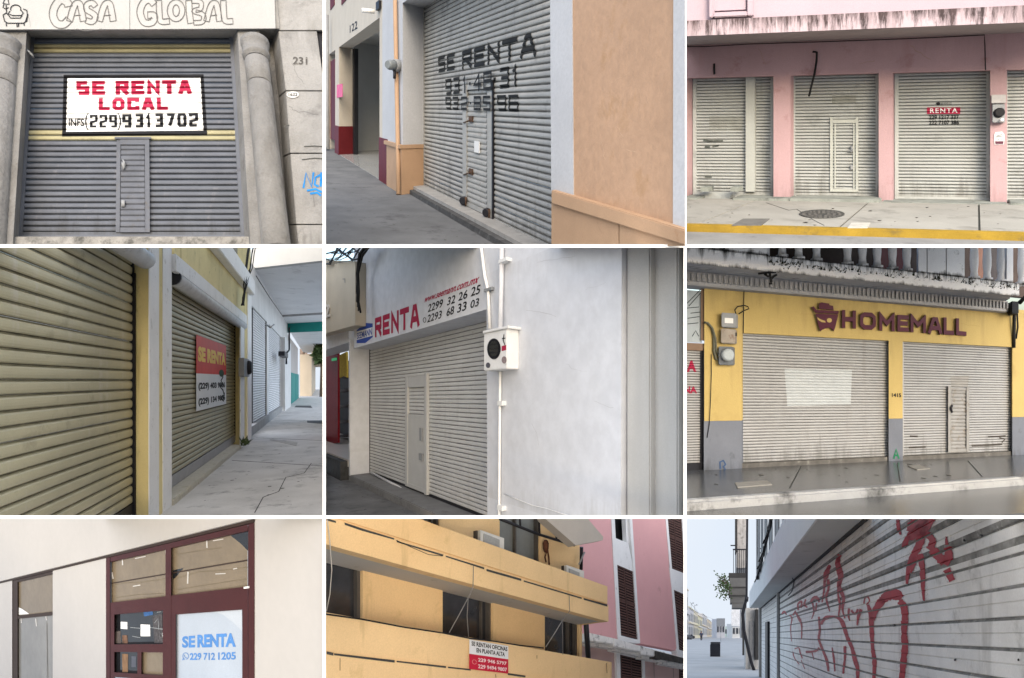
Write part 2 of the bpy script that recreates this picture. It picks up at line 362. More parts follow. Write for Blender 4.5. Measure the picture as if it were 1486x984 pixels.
def smooth(pts, n=4):
    """rounds off a hand-drawn polyline"""
    P = [Vector(p) for p in pts]; out = []
    for i in range(len(P) - 1):
        a, b, c, d = P[max(i - 1, 0)], P[i], P[i + 1], P[min(i + 2, len(P) - 1)]
        for k in range(n):
            t = k / n; out.append(tuple(.5 * ((2 * b) + (c - a) * t + (2 * a - 5 * b + 4 * c - d) * t * t + (3 * b - a - 3 * c + d) * t ** 3)))
    return out + [tuple(P[-1])]
def cracks(fr, parent, w, starts, seed=1, col=(.2, .19, .18)):
    """hairline cracks wandering over a plaster wall"""
    random.seed(seed); m = mat('hairline crack %d' % int(col[0] * 100), col, .9, bump=0)
    for x, y, dx, dy, n in starts:
        P = [(x, y)]
        for k in range(n): P.append((P[-1][0] + dx * random.uniform(.5, 1.5) + random.gauss(0, 3), P[-1][1] + dy * random.uniform(.5, 1.5) + random.gauss(0, 3)))
        strokes('crack', fr, [P], [random.uniform(.5, 1.3) for p in P], m, parent, w, eps=.003)
BLACK = mat('black paint', (.012, .012, .014), .6, bump=0, fine=0, var=.3)
RED = mat('red paint', (.36, .02, .06), .6, bump=0, fine=.15)
WHITEP = mat('white paint', (.74, .74, .73), .6, bump=.05, fine=.08, var=.06)
DARKM = mat('dark steel', (.03, .03, .035), .5, metal=.3)
GREYM = mat('grey enamelled metal', (.26, .27, .28), .5, var=.12)
CABLE = mat('black cable', (.015, .015, .015), .6, bump=0, fine=0)
CONCRETE = mat('concrete paving', (.27, .265, .25), .85, .16, 1.3, grime=((.12, .12, .115), .35, 2.2), bump=.25)
# ---------------------------------------------------------------- the ground the bays stand on, and the partition walls between them
bays_m = mat('white painted board', (.82, .82, .80), .6, .03, 2, bump=.05, fine=.02)
gm = mat('hillside concrete', (.40, .40, .395), .9, .12, .2)
g = MB(); X = 900
ys = [(-250, 0), (0, 0), (6, -3.12), (60, -31.2), (400, -208), (1500, -780)]
for (y0, z0), (y1, z1) in zip(ys, ys[1:]): g.quad(Vector((-X, y0, z0)), Vector((X, y0, z0)), Vector((X, y1, z1)), Vector((-X, y1, z1)))
CUT[:] = []
build('ground', g, gm, kind='structure')
def wall_v(u0, u1, y0, y1):
    mb = MB(); P = lambda u, v, y: CAM + ray(u, v) * y
    for v0, v1 in ((-60, 1060),):
        vs_ = [P(u, v, y) for y in (y0, y1) for u, v in ((u0, v0), (u1, v0), (u1, v1), (u0, v1))]
        mb.add(vs_, [(0, 1, 2, 3), (7, 6, 5, 4), (0, 4, 5, 1), (1, 5, 6, 2), (2, 6, 7, 3), (3, 7, 4, 0)])
    build('partition_wall', mb, bays_m, kind='structure')
def wall_h(v0, v1, us, y0, y1):
    P = lambda u, v, y: CAM + ray(u, v) * y
    for u0, u1 in us:
        mb = MB(); vs_ = [P(u, v, y) for y in (y0, y1) for u, v in ((u0, v0), (u1, v0), (u1, v1), (u0, v1))]
        mb.add(vs_, [(0, 1, 2, 3), (7, 6, 5, 4), (0, 4, 5, 1), (1, 5, 6, 2), (2, 6, 7, 3), (3, 7, 4, 0)])
        build('partition_floor', mb, bays_m, kind='structure')
wall_v(468.2, 472.8, 5.6, 7.6); wall_v(992.0, 996.4, 5.6, 7.6)
for v0, v1 in ((354.6, 359.4), (748.0, 752.8)): wall_h(v0, v1, ((-90, 468.2), (472.8, 992.0), (996.4, 1580)), 5.6, 6.05)
VB = ((None, 470.5), (470.5, 994.2), (994.2, None)); HB = ((None, 357), (357, 750.4), (750.4, None))
def bay(i, j, ox, oy, k): return Bay(ox, oy, k, VB[j] + HB[i])
UP = (0, 0, 1)
# ================================================================ bay 1: stone shopfront, CASA GLOBAL
by = bay(0, 0, 0, 0, 2.718)
fr = Fr(by, (1, 0, 0), by.px(538, -6530), by.px(516, 897), (516, 920), 8.0)
stone = mat('grey stone', (.200, .198, .194), .85, .2, 2.2, grime=((.128, .120, .112), .35, 3), streak=((.136, .132, .124), .45, 4), bump=.45, bd=.04, bs=22)  # paints of bays 1, 2, 3, 6, 7 baked a fifth darker against frontal light
stone2 = mat('pale stone wall', (.264, .260, .252), .85, .14, 2, drips=((fr, fr.T(1200, 123, .5), 1, 1.2, (.120, .116, .112), 3, .5), (fr, fr.T(1200, 985, .5), -1, .8, (.096, .092, .088), 3, .6)), grime=((.160, .156, .152), .4, 2.5), streak=((.176, .172, .160), .35, 3), bump=.35, bd=.04, bs=22)
fascia_m = mat('white sign board', (.344, .344, .336), .7, .06, 1.5, drips=((fr, fr.T(500, -60, .6), 1, .7, (.200, .192, .184), 3, .5),), streak=((.400, .392, .368), .2, 4), bump=.08)  # board colour lowered, since the front light overexposed it
sl_g = mat('blue grey shutter paint', (.108, .117, .137), .45, .12, 3, grime=((.072, .072, .080), .22, 2.5), streak=((.160, .160, .176), .18, 9), bump=0, fine=0, drips=((fr, fr.T(516, 925), -1, .7, (.06, .06, .06), 2.5, .6),))
sl_y = mat('cream shutter band', (.336, .308, .188), .5, .14, 4, grime=((.200, .176, .112), .3, 7), bump=.06)
S0, T0 = fr.st(78, 915); S1 = fr.S(960, 915); TT = fr.T(516, 152)
B = thing('stone_shop', 'grey stone shopfront with fluted half columns under a white CASA GLOBAL sign board', 'shop', fr.Z(516, 980, .4))
wj = .52
build('backing_wall', MB().box(fr, S1 + .1, S1 + 2.4, T0 - .5, TT + 1.5, -.25, -.05), stone, B)
build('jamb', MB().box(fr, S0 - 1.3, S0, T0 - .5, TT, -.1, wj), stone, B)
build('jamb', MB().box(fr, S1, S1 + .32, T0 - .5, TT, -.1, wj), stone, B)
build('lintel', MB().box(fr, S0 - 1.3, S1 + .62, TT, TT + 1.4, -.1, wj + .03), stone2, B)
fa = build('fascia', MB().slab(fr, [(-60, -90), (511, -90), (511, 115), (-60, 116)], wj + .1, .06), fascia_m, B)
fb = build('fascia', MB().slab(fr, [(513, -90), (1080, -90), (1087, 112), (513, 115)], wj + .1, .06), fascia_m, B)
pen = mat('grey pencil paint', (.112, .108, .104), .8, bump=0)
# hand-drawn double-line letters on the fascia
wl = wj + .1
LET = []
def dbl(pts, wd=26):
    pts = smooth(pts); v, q = ribbon(pts, wd); n = len(pts); LET.append([tuple(p) for p in v[:n]] + [tuple(p) for p in reversed(v[n:])] + [tuple(v[0])])
def sc(x0, pts, sx=1, y0=0): return [(x0 + x * sx, y + y0) for x, y in pts]
C_ = [(78, 20), (72, 2), (48, -6), (26, 22), (20, 56), (34, 86), (60, 90), (80, 70)]
A_ = [(8, 84), (22, 34), (34, 14), (48, 16), (56, 46), (62, 84)]
S_ = [(60, 26), (46, 12), (24, 18), (22, 38), (46, 52), (60, 66), (46, 86), (18, 80)]
dbl(sc(188, C_, 1.05, 6), 30); dbl(sc(266, A_), 24); dbl(sc(322, S_, .9), 22); dbl(sc(384, A_), 24)
dbl(sc(530, [(78, 14), (60, -4), (36, 6), (22, 44), (38, 84), (70, 84), (78, 58), (52, 56)], 1, 4), 26); dbl([(626, 2), (628, 50), (634, 84), (668, 84)], 22)
LET.append(arc(694, 42, 35, 44)); LET.append(arc(694, 42, 13, 23))
dbl([(744, 2), (746, 48), (752, 92)], 24); dbl([(756, 4), (790, 8), (790, 34), (764, 44), (800, 58), (798, 86), (764, 90)], 18)
dbl(sc(806, A_, .95), 22); dbl([(880, 2), (882, 50), (888, 82), (918, 84)], 22)
BAR = [[(292, 62), (318, 60)], [(410, 62), (436, 60)], [(832, 62), (856, 60)]]
strokes('lettering', fr, LET + BAR, 3.2, pen, fb, wl)
# armchair and lamp sketch
strokes('logo', fr, [arc(62, 36, 20, 16, 160, 380), [(40, 44), (32, 54), (50, 62), (84, 62), (92, 52), (82, 40)], [(92, 36), (106, 42), (108, 62), (100, 88)], [(14, 58), (24, 52), (34, 60), (42, 72), (80, 72), (88, 60)],
        [(12, 58), (18, 84), (30, 92), (92, 92), (106, 84), (110, 56)], [(24, 92), (26, 104)], [(66, 92), (68, 108)], [(94, 90), (96, 102)], [(74, 92), (73, 106)], [(22, -10), (12, 14), (36, 18), (30, -10)], [(24, 18), (26, 50)], [(16, 16), (12, 30), (22, 36), (34, 30)]], 4, BLACK, fa, wl)
# half columns
def column(x0, y0, x1, y1, r0, r1, w=.62):
    P0, P1 = fr.Z(x1, y1, w), fr.Z(x0, y0, w); ax = P1 - P0; H = ax.length; R1, R0 = fr.m(r1, x1, y1, w), fr.m(r0, x0, y0, w)
    c = thing('stone_column', COLLAB.pop(0), 'column', P0, 'stone columns beside the CASA GLOBAL shutter'); X_ = Vector((1, 0, 0)); u = ax.normalized()
    cuts = [0, .86, 1]
    for a_, b_ in zip(cuts, cuts[1:]):
        h0, h1 = a_ * H + .004, b_ * H - .004; ra, rb = R1 + (R0 - R1) * a_, R1 + (R0 - R1) * b_
        build('drum', MB().lathe(P0 + u * h0, u, X_, [(0, ra - .012), (.012, ra), (h1 - h0 - .012, rb), (h1 - h0, rb - .012)], 22), stone, c)
    k = R0
    build('capital', MB().lathe(P1, u, X_, [(0, k), (.05, k * 1.02), (.06, k * 1.14), (.1, k * 1.16), (.11, k * 1.05), (.2, k * 1.1), (.24, k * 1.12), (.26, k * 1.2), (.33, k * 1.22), (.335, k * 1.15)], 22), stone, c)
COLLAB = ['stone half column at the right side of the blue grey shutter, beside the wall numbered 231', 'stone half column at the left end of the CASA GLOBAL shutter, partly cut off']
column(1013, 240, 1092, 985, 44, 54); column(11, 240, -46, 985, 46, 54)
# right-hand wall of large stone blocks
wr = .5
for p in ([(1090, -60), (1310, -60), (1310, 119), (1092, 119)], [(1099, 123), (1250, 123), (1281, 357), (1128, 356)], [(1128, 360), (1300, 361), (1300, 603), (1146, 603)], [(1146, 607), (1310, 607), (1310, 884), (1170, 884)], [(1170, 888), (1310, 888), (1310, 1040), (1186, 1040)]):
    build('stone_block', MB().slab(fr, p, wr, .5), stone2, B, bevel=.006)
build('side_opening', MB().slab(fr, [(1240, 110), (1320, 110), (1320, 380), (1240, 380)], wr - .1, .05), DARKM, B)
wb_ = build('plate', MB().slab(fr, arc(1155, 373, 24, 13, 0, 345, 15), wr + .02, .02), mat('enamel plate', (.560, .560, .544), .4, bump=0), B)
text(fr, '1632', (1138, 379), (1172, 379), (1138, 366), BLACK, wb_, wr + .02, bold=.01)
text(fr, '231', (1155, 254), (1212, 256), (1155, 224), mat('faded black paint', (.080, .076, .072), .8, grime=((.280, .264, .240), .5, 20)), B, wr, bold=.03)
blue = mat('blue spray paint', (.016, .192, .496), .5, bump=0)
strokes('graffiti', fr, [[(1196, 742), (1206, 682), (1228, 738), (1236, 680)], [(1262, 690), (1244, 700), (1240, 728), (1256, 736)], [(1266, 680), (1264, 736)], [(1280, 690), (1266, 712), (1280, 734)], [(1210, 752), (1244, 746), (1268, 758)], [(1222, 764), (1250, 760), (1266, 772)]], 8, blue, B, wr)
strokes('crack', fr, [[(1198, 578), (1240, 576), (1285, 580)], [(1190, 630), (1240, 624), (1290, 628)], [(1116, 500), (1140, 494)]], 3.5, mat('dark crack', (.064, .064, .060), .9), B, wr)
build('threshold', MB().slab(fr, [(30, 934), (995, 934), (1010, 1030), (20, 1030)], .42, .5), mat('worn threshold stone', (.240, .232, .216), .9, .3, 5, grime=((.056, .056, .052), .7, 6), bump=.5), B)
def fmA(i):
    y = 915 - (i + .5) * 763 / 36
    return sl_y if (183 < y < 214 or 524 < y < 580) else sl_g
sh = shutter(B, fr, S0, S1, T0, TT, 36, .05, fmA, sl_g, label='blue grey roll-up shutter with two cream bands and a painted SE RENTA LOCAL sign')
pan = area('painted_sign', fr, [(246, 540), (816, 533), (801, 296), (252, 298)], BLACK, sh.o, sh=sh, eps=.006)
wp = area('sign_panel', fr, [(262, 522), (801, 516), (789, 309), (267, 311)], WHITEP, sh.o, sh=sh, eps=.010)
block(fr, 'SE', (302, 378), (415, 377), (302, 323), RED, sh.o, sh=sh, sw=.27, gap=.2); block(fr, 'RENTA', (456, 377), (755, 373), (456, 322), RED, sh.o, sh=sh, sw=.27, gap=.2)
block(fr, 'LOCAL', (390, 438), (662, 436), (390, 389), RED, sh.o, sh=sh, sw=.27, gap=.22)
text(fr, 'INFS', (272, 501), (333, 501), (272, 469), BLACK, sh.o, sh=sh, eps=.016, bold=.025)
text(fr, '(', (336, 516), (350, 516), (336, 448), BLACK, sh.o, sh=sh, eps=.016, bold=0); text(fr, ')', (464, 515), (478, 515), (464, 448), BLACK, sh.o, sh=sh, eps=.016, bold=0)
block(fr, '229', (355, 505), (462, 505), (355, 455), BLACK, sh.o, sh=sh, sw=.17, gap=.24); block(fr, '9313702', (482, 506), (782, 502), (482, 452), BLACK, sh.o, sh=sh, sw=.2, gap=.26)
# wicket door in the shutter
dm = mat('blue grey door steel', (.105, .112, .13), .5, .15, 5, grime=((.096, .088, .080), .3, 9))
wd = build('wicket_door', MB().rect(fr, 458, 474, 548, 916, .08, .05).rect(fr, 572, 590, 548, 916, .10, .06, 581).rect(fr, 474, 572, 548, 570, .10, .06).rect(fr, 474, 572, 897, 916, .10, .06).rect(fr, 452, 596, 540, 547, .12, .08), dm, B)
s2, t2 = fr.st(475, 896, .06); s3 = fr.S(571, 896, .06); t3 = fr.T(475, 571, .06)
n = 15; p = (t3 - t2) / n
for i in range(n):
    tz = t2 + i * p
    mb = MB(); mb.add([fr.pt(s_, tz + y * p, .055 + .03 * d) for y, d in PROF for s_ in (s2, s3)], [(2 * k, 2 * k + 1, 2 * k + 3, 2 * k + 2) for k in range(len(PROF) - 1)]); build('door_slat', mb, dm, wd)
build('latch', MB().rect(fr, 480, 494, 640, 662, .12, .05).tube([fr.Z(484, 630, .11), fr.Z(490, 640, .13), fr.Z(486, 668, .12)], .012).rect(fr, 478, 492, 790, 815, .12, .05), GREYM, wd)
cable('wire', fr, [(85, 190, .3), (110, 200, .35), (125, 215, .3), (132, 226, .2)], 4, mat('white flex', (.480, .480, .464), .5, bump=0), 'short loose white wire end at the upper left corner of the stone jamb', 'wire')
cracks(fr, B, wr, [(1140, 420, 12, 3, 9), (1220, 700, 4, 14, 8), (1150, 250, 9, 10, 7)], 4, (.1, .1, .1))
cracks(fr, fa, wl, [(120, 108, -2, -12, 6), (300, 112, 14, -2, 6)], 5, (.25, .24, .23))
# ================================================================ bay 2: orange and white shop, dented white shutter
by = bay(0, 1, 468, 0, 2.718)
fr = Fr(by, (376, 153), UP, (1333, 188), (900, 500), 9.6)
wht = mat('bluish white wall paint', (.456, .468, .492), .7, .06, 1.2, grime=((.400, .416, .448), .2, 3), bump=.12, bs=14)
org = mat('peach orange wall paint', (.43, .28, .185), .7, .07, 1.0, grime=((.360, .224, .128), .35, 2), bump=.3, bs=6, bd=.04, drips=((fr, fr.T(1200, 820, .3), -1, .7, (.288, .192, .128), 2.5, .35),))
org2 = mat('light peach plinth paint', (.400, .264, .168), .7, .08, 1.4, grime=((.320, .192, .112), .2, 4), bump=.1)
crm = mat('cream wall paint', (.496, .456, .392), .75, .06, 1.5, bump=.1)
mar = mat('maroon wall paint', (.112, .014, .018), .6, .12, 2, bump=.08)
slw = mat('greyed white shutter', (.336, .332, .316), .45, .12, 1.5, grime=((.160, .156, .148), .35, 1.6), streak=((.192, .188, .176), .3, 6), bump=0, fine=0, drips=((fr, fr.T(404, 727), -1, .8, (.13, .125, .11), 3, .6),))
pave = mat('grey paving', (.136, .140, .144), .85, .2, 1.0, grime=((.072, .072, .076), .4, 1.7), bump=.3)
S0 = fr.S(404, 700); S1 = fr.S(960, 900); TB = fr.T(404, 727); TT = fr.T(400, -240)
wf = wfind(fr, S0, fr.T(404, 500), 316)
B = thing('peach_shop', 'peach and white shopfront with black SE RENTA painted on its shutter', 'shop', fr.Z(410, 760, wf))
T1 = fr.T(400, 36)
sh = shutter(B, fr, S0, S1, TB, TT, 62, .045, slw, slw, label='greyed white roll-up shutter with black phone numbers')
build('lintel', MB().box(fr, S0 - .2, S1 + .2, T1, T1 + 1.6, .08, wf), wht, B)
# left pilaster, its plinth
sl_, sr_ = fr.S(236, 300, wf), S0
TP = fr.T(316, 571, wf); TF = fr.T(320, 770, wf)
build('pilaster', MB().box(fr, sl_, sr_, TP, T1 + 1.7, -.1, wf - .002), wht, B)
build('plinth', MB().box(fr, fr.S(257, 650, wf), sr_ + .003, TF - .1, TP - .003, -.1, wf + .05), org2, B)
build('plinth_cap', MB().box(fr, fr.S(252, 580, wf), sr_ + .03, TP - .12, TP, -.05, wf + .12), org2, B, bevel=.01)
# right-hand wall
sw0 = fr.S(897, 500, wf)
ledge = [(900, 752), (1600, 980)]
def TL(x, y): return fr.T(x, y, wf)
tl = TL(990, 775)
build('pilaster', MB().slab(fr, [(897, -120), (984, -120), (990, 776), (902, 752)], wf + .02, wf), wht, B)
build('wall', MB().slab(fr, [(984, -120), (1384, -120), (1382, 884), (990, 776)], wf, wf), org, B)
build('pilaster', MB().slab(fr, [(1384, -120), (1560, -120), (1560, 940), (1382, 884)], wf + .02, wf), wht, B)
build('plinth_cap', MB().slab(fr, [(902, 750), (1560, 945), (1560, 1010), (902, 803)], wf + .12, wf), org2, B, bevel=.012)
build('plinth', MB().slab(fr, [(903, 800), (1168, 884), (1168, 1100), (903, 1100)], wf + .06, wf), org2, B)
build('plinth', MB().slab(fr, [(1171, 885), (1560, 1000), (1560, 1100), (1171, 1100)], wf + .06, wf), org2, B)
# threshold, step and pavement
wthr = fr.on_t(600, 862, TB - .02)[1]
build('threshold', MB().box(fr, S0 - .02, S1 + .6, TB - .32, TB - .02, -.05, wthr), mat('pale threshold', (.320, .312, .296), .8, .15, 3, grime=((.160, .160, .152), .3, 5)), B)
sxx, wst = fr.on_t(600, 893, TB - .10)
build('step', MB().box(fr, S0 + .1, S1 + .6, TB - .6, TB - .10, wthr, wst), mat('dark step concrete', (.080, .080, .080), .9, .25, 4, grime=((.160, .160, .160), .4, 5), bump=.4), B)
CUTT = TB - .34
sa, sb = fr.S(-60, 500, 0) - 30, S1 + 2
pvB = build('pavement', MB().prism([fr.pt(sa, TF, wf - .6), fr.pt(sb, TF, wf - .6), fr.pt(sb, TF, wf + 9), fr.pt(sa, TF, wf + 9)], fr.b * -.1), pave, None, kind='structure')
# lettering
spr = mat('black spray paint', (.016, .016, .016), .7, .3, 6, grime=((.128, .124, .120), .25, 14), bump=0)
block(fr, 'SE', (461, 288), (526, 276), (461, 224), spr, sh.o, sh=sh, sw=.23, gap=.26, breaks=.3); block(fr, 'RENTA', (556, 276), (848, 222), (556, 202), spr, sh.o, sh=sh, sw=.24, gap=.26, breaks=.3)
block(fr, '931.48.31', (490, 376), (778, 341), (490, 314), spr, sh.o, sh=sh, sw=.18, gap=.28, door=(553, 690, .125))
block(fr, '932.85.96', (490, 432), (778, 441), (490, 383), spr, sh.o, sh=sh, sw=.18, gap=.28, door=(553, 690, .125))
# wicket door
dw = mat('white door steel', (.360, .356, .336), .5, .1, 4, grime=((.200, .160, .128), .35, 8))
T_ = fr.T(560, 335, .09); Tm = fr.T(560, 385, .09); Tb = fr.T(560, 805, .05)
door = build('wicket_door', MB().box(fr, fr.S(553, 500, .09), fr.S(569, 500, .09), Tb, T_, .04, .1).box(fr, fr.S(650, 500, .09), fr.S(668, 500, .09), Tb, T_, .04, .1)
      .box(fr, fr.S(569, 500, .09), fr.S(650, 500, .09), T_ - .12, T_, .04, .09).box(fr, fr.S(569, 500, .09), fr.S(650, 500, .09), Tm - .1, Tm, .04, .09).box(fr, fr.S(569, 500, .09), fr.S(650, 500, .09), Tb, Tb + .1, .04, .09), dw, B, label='white steel wicket door with padlocks at its foot')
n = 20; s2, s3 = fr.S(570, 600, .06), fr.S(649, 600, .06); pp = (Tm - .1 - Tb - .1) / n
for i in range(n):
    build('door_slat', MB().add([fr.pt(s_, Tb + .1 + (i + y) * pp, .05 + .03 * d) for y, d in PROF for s_ in (s2, s3)], [(2 * k, 2 * k + 1, 2 * k + 3, 2 * k + 2) for k in range(len(PROF) - 1)]), dw, door)
build('door_edge', MB().box(fr, fr.S(668, 500, .09), fr.S(672, 500, .09), Tb - .3, T_ + .04, .02, .10), DARKM, door)
rust = mat('rusty latch', (.096, .056, .036), .7, .4, 20)
for y in (458, 664): build('latch', MB().rect(fr, 576, 590, y, y + 22, .12, .05), rust, door); build('latch_bar', MB().tube([fr.Z(556, y + 26, .12), fr.Z(582, y + 16, .14)], .014), rust, door)
build('notice', MB().rect(fr, 598, 618, 556, 600, .12, .03), WHITEP, door)
for x, y, l in ((557, 792, 'black padlock hanging at the left foot of the white wicket door'), (648, 838, 'black padlock hanging at the right foot of the white wicket door')):
    P = fr.Z(x, y, .16); r = fr.m(17, x, y, .16); t = thing('padlock', l, 'padlock', P, 'padlocks at the foot of the white wicket door')
    build('lock_body', MB().lathe(P + fr.c * .06, fr.c * -1, fr.b, [(0, r * .8), (.02, r), (.1, r), (.12, r * .7)], 14), DARKM, t)
    build('shackle', MB().tube([P + fr.a * (r * .4) + fr.b * (r * .4), P + fr.a * (r * 1.3) + fr.b * (r * .9), P + fr.a * (r * 1.7) + fr.b * .1, P + fr.a * (r * 1.5) - fr.b * r], .018), rust, t)
# pipe and round meter on the pilaster
pp_ = thing('drain_pipe', 'peach painted pipe running down the white pilaster', 'pipe', fr.Z(298, 745, wf + .08))
pr = fr.m(8.5, 295, 400, wf)
build('pipe', MB().tube([fr.Z(285, -80, wf + .1), fr.Z(291, 250, wf + .1), fr.Z(297, 560, wf + .1), fr.Z(300, 768, wf + .16)], pr, 10), org2, pp_)
P = fr.Z(284, 258, wf + .22); r = fr.m(22, 284, 258, wf)
mt = thing('electric_meter', 'round grey electric meter on the peach pipe of the white pilaster', 'meter', P)
build('socket', MB().lathe(P - fr.c * .2, fr.c, fr.b, [(0, r), (.2, r), (.22, r * .9)], 16), GREYM, mt)
build('dial', MB().lathe(P - fr.c * .02, fr.c, fr.b, [(0, r * .82), (.22, r * .8), (.3, r * .6)], 16), mat('meter glass', (.200, .224, .240), .2, bump=0), mt)
build('conduit', MB().tube([P - fr.b * r * .9, P - fr.b * r * 2.2], r * .25, 8), DARKM, mt)
# ---------------- the cream building next door
N_ = thing('cream_building', 'cream building numbered 122 with maroon base and an open doorway', 'building', fr.Z(65, 610, wf))
wn = wf - .01
sL, sR = fr.S(65, 400, wn), fr.S(225, 400, wn); TDt = fr.T(65, 186, wn)
sEnd = fr.S(258, 500, wn); far = fr.S(-120, 400, wn); TFl = TF
build('wall', MB().box(fr, sR, sEnd - .02, TFl, TDt, wf - 1.0, wn), crm, N_)
build('wall', MB().box(fr, far, sEnd - .02, TDt, TDt + 7, wf - .8, wn - .003), crm, N_)
build('wall', MB().box(fr, fr.S(50, 400, wn), sL, TFl, TDt, wf - .9, wn), crm, N_)
build('wall', MB().box(fr, far, fr.S(26, 400, wn), TFl, TDt, wf - .9, wn), crm, N_)
build('base_band', MB().box(fr, sR - .02, sEnd, TFl, fr.T(240, 545, wn), wf - 1.0, wn + .03), mar, N_)
build('base_band', MB().box(fr, fr.S(50, 400, wn), sL + .02, TFl, fr.T(65, 498, wn), wf - .93, wn + .03), mar, N_)
build('window_frame', MB().box(fr, fr.S(26, 400, wn), fr.S(50, 400, wn), TFl + .6, TDt - .4, wf - .4, wn - .1), mar, N_)
for x0, x1 in ((30, 46), (74, 100)): build('upper_shutter', MB().rect(fr, x0, x1, -90, 40 - (x0 - 30) * .45, wn + .04, .1), mar, N_)
text(fr, '122', (108, 130), (138, 112), (108, 100), BLACK, N_, wn, bold=.01)
room = mat('white interior wall', (.528, .544, .544), .7, .05, 1, bump=.05)
wr0 = wf - 7
build('interior_wall', MB().box(fr, sL - 2, sR + 9, TFl, TDt + .6, wr0 - .2, wr0), room, N_)
build('interior_wall', MB().box(fr, sL - 2.2, sL - 2, TFl, TDt + .6, wr0, wf - 1.0), room, N_)
build('interior_floor', MB().box(fr, sL - 2, sEnd - .06, TFl - .1, TFl + .02, wr0, wf - .05), mat('polished floor tile', (.400, .400, .384), .12, .05, 1, bump=0), N_)
build('interior_ceiling', MB().box(fr, sL - 2, sR + 9, TDt + .6, TDt + .7, wr0, wf - 1.0), room, N_)
build('interior_door', MB().slab(fr, [(158, 352), (224, 352), (224, 590), (158, 596)], wr0 + .06, .05), mat('grey interior door', (.176, .200, .240), .4, .08, 2, bump=0), N_)
build('door_track', MB().box(fr, sL - .02, sL + .5, TFl, TDt, wf - 1.2, wf - .92), DARKM, N_)
P = fr.Z(205, 45, wn + .2); c_ = thing('security_camera', 'white security camera on the cream wall above the doorway', 'camera', P); rr = fr.m(8, 205, 45, wn)
build('camera_body', MB().tube([P, P + fr.c * .5 - fr.a * .3], rr, 10), WHITEP, c_); build('bracket', MB().rect(fr, 210, 222, 10, 42, wn + .12, .14), DARKM, c_)
build('pink_notice', MB().slab(fr, [(56, 335), (78, 330), (78, 382), (56, 386)], wn + .03, .03), mat('pink paper', (.640, .144, .280), .7, bump=0), None, 'pink paper notice on the cream wall beside the doorway', 'notice')
pw = MB().tube([fr.Z(18, 60, wn + .3), fr.Z(20, 300, wn + .3), fr.Z(22, 590, wn + .3)], fr.m(6, 20, 300, wn)); build('drain_pipe', pw, GREYM, None, 'thin grey pipe on the far end of the cream building', 'pipe')
cracks(fr, B, wf, [(1130, 330, 14, -4, 7), (1160, 500, 5, 9, 5), (1100, 560, 3, 12, 5), (1200, 590, 10, 4, 4)], 6, (.6, .43, .3))
cracks(fr, B, wf + .06, [(1080, 850, 2, 14, 6)], 7, (.3, .2, .13))
spots(fr, TF, [(20, 640), (230, 760), (560, 950), (20, 950)], 8, GUM, pvB, 35)
# ================================================================ bay 3: pink building with four white shutters
by = bay(0, 2, 990, 0, 2.718)
fr = Fr(by, (-3151, 221), UP, (1417, 160), (640, 762), 10.5)
pink = mat('rose pink wall paint', (.41, .275, .285), .75, .1, .9, drips=((fr, fr.T(684, 150, .3), 1, .9, (.264, .168, .176), 2.2, .15), (fr, fr.T(684, 790, .3), -1, .9, (.240, .160, .160), 3, .55)), grime=((.288, .160, .168), .3, 2.5), streak=((.336, .200, .208), .25, 3), bump=.15)
pale = mat('pale pink wall paint', (.432, .344, .384), .75, .05, 1, bump=.1)
soff = mat('grey pink soffit', (.320, .272, .264), .8, .12, 1.5, grime=((.200, .160, .160), .35, 3))
slc = mat('dirty white shutter', (.38, .395, .38), .5, .10, 1.2, grime=((.208, .220, .204), .34, 1.5), streak=((.216, .228, .212), .25, 3), bump=0, drips=((fr, fr.T(640, 770), -1, .8, (.13, .125, .11), 3, .6),))
S_ = lambda x, y=560, w=0: fr.S(x, y, w)
B = thing('pink_building', 'pink building with dirty white shutters under a stained canopy', 'building', fr.Z(640, 790, .3))
TB = fr.T(640, 766); TT = fr.T(640, 296); wp = .30
def post(x0, x1, n='pillar', m=pink): build(n, MB().box(fr, S_(x0, 560, wp), S_(x1, 560, wp), TB - .35, TT, -.1, wp), m, B)
post(-60, 20); post(360, 427); post(775, 830); post(1215, 1281)
build('wall', MB().box(fr, S_(-80), S_(1560), TT, TT + 3.2, -.1, wp + .003), pink, B)
for x0, x1, n in ((48, 362, 0), (436, 776, 1), (842, 1212, 2), (1270, 1600, 3)):
    sh = shutter(B, fr, S_(x0), S_(x1), TB + .02, TT + .01, 37, .035, slc, slc, label=['dirty white shutter split by an upright post', 'dirty white shutter with a wicket door', 'dirty white shutter with a RENTA notice printed on it', 'dirty white shutter cut off past the electric meter'][n])
    if n == 0: sh0 = sh
    if n == 1: sh1 = sh
    if n == 2: sh2 = sh
build('shutter_post', MB().rect(fr, 250, 286, 305, 756, .12, .1), mat('grey white post', (.368, .384, .360), .6, .08, 3), sh0.o)
stain = mat('peeled dark patch', (.072, .080, .072), .9, .4, 12, grime=((.280, .288, .264), .4, 10), bump=0)
strokes('scrape', fr, [[(86, 553), (110, 556), (164, 555)], [(92, 578), (112, 580)], [(122, 578), (146, 574)], [(92, 697), (120, 698)]], [7, 8, 6, 4], stain, sh0.o, sh=sh0)
area('faded_patch', fr, [(592, 410), (686, 406), (686, 376), (592, 378)], mat('greyed patch', (.240, .248, .224), .7, .2, 9, bump=0), sh1.o, sh=sh1)
area('faded_patch', fr, [(110, 515), (240, 515), (240, 460), (110, 458)], mat('greyed patch two', (.288, .296, .272), .7, .2, 5, grime=((.320, .336, .316), .5, 5), bump=0), sh0.o, sh=sh0)
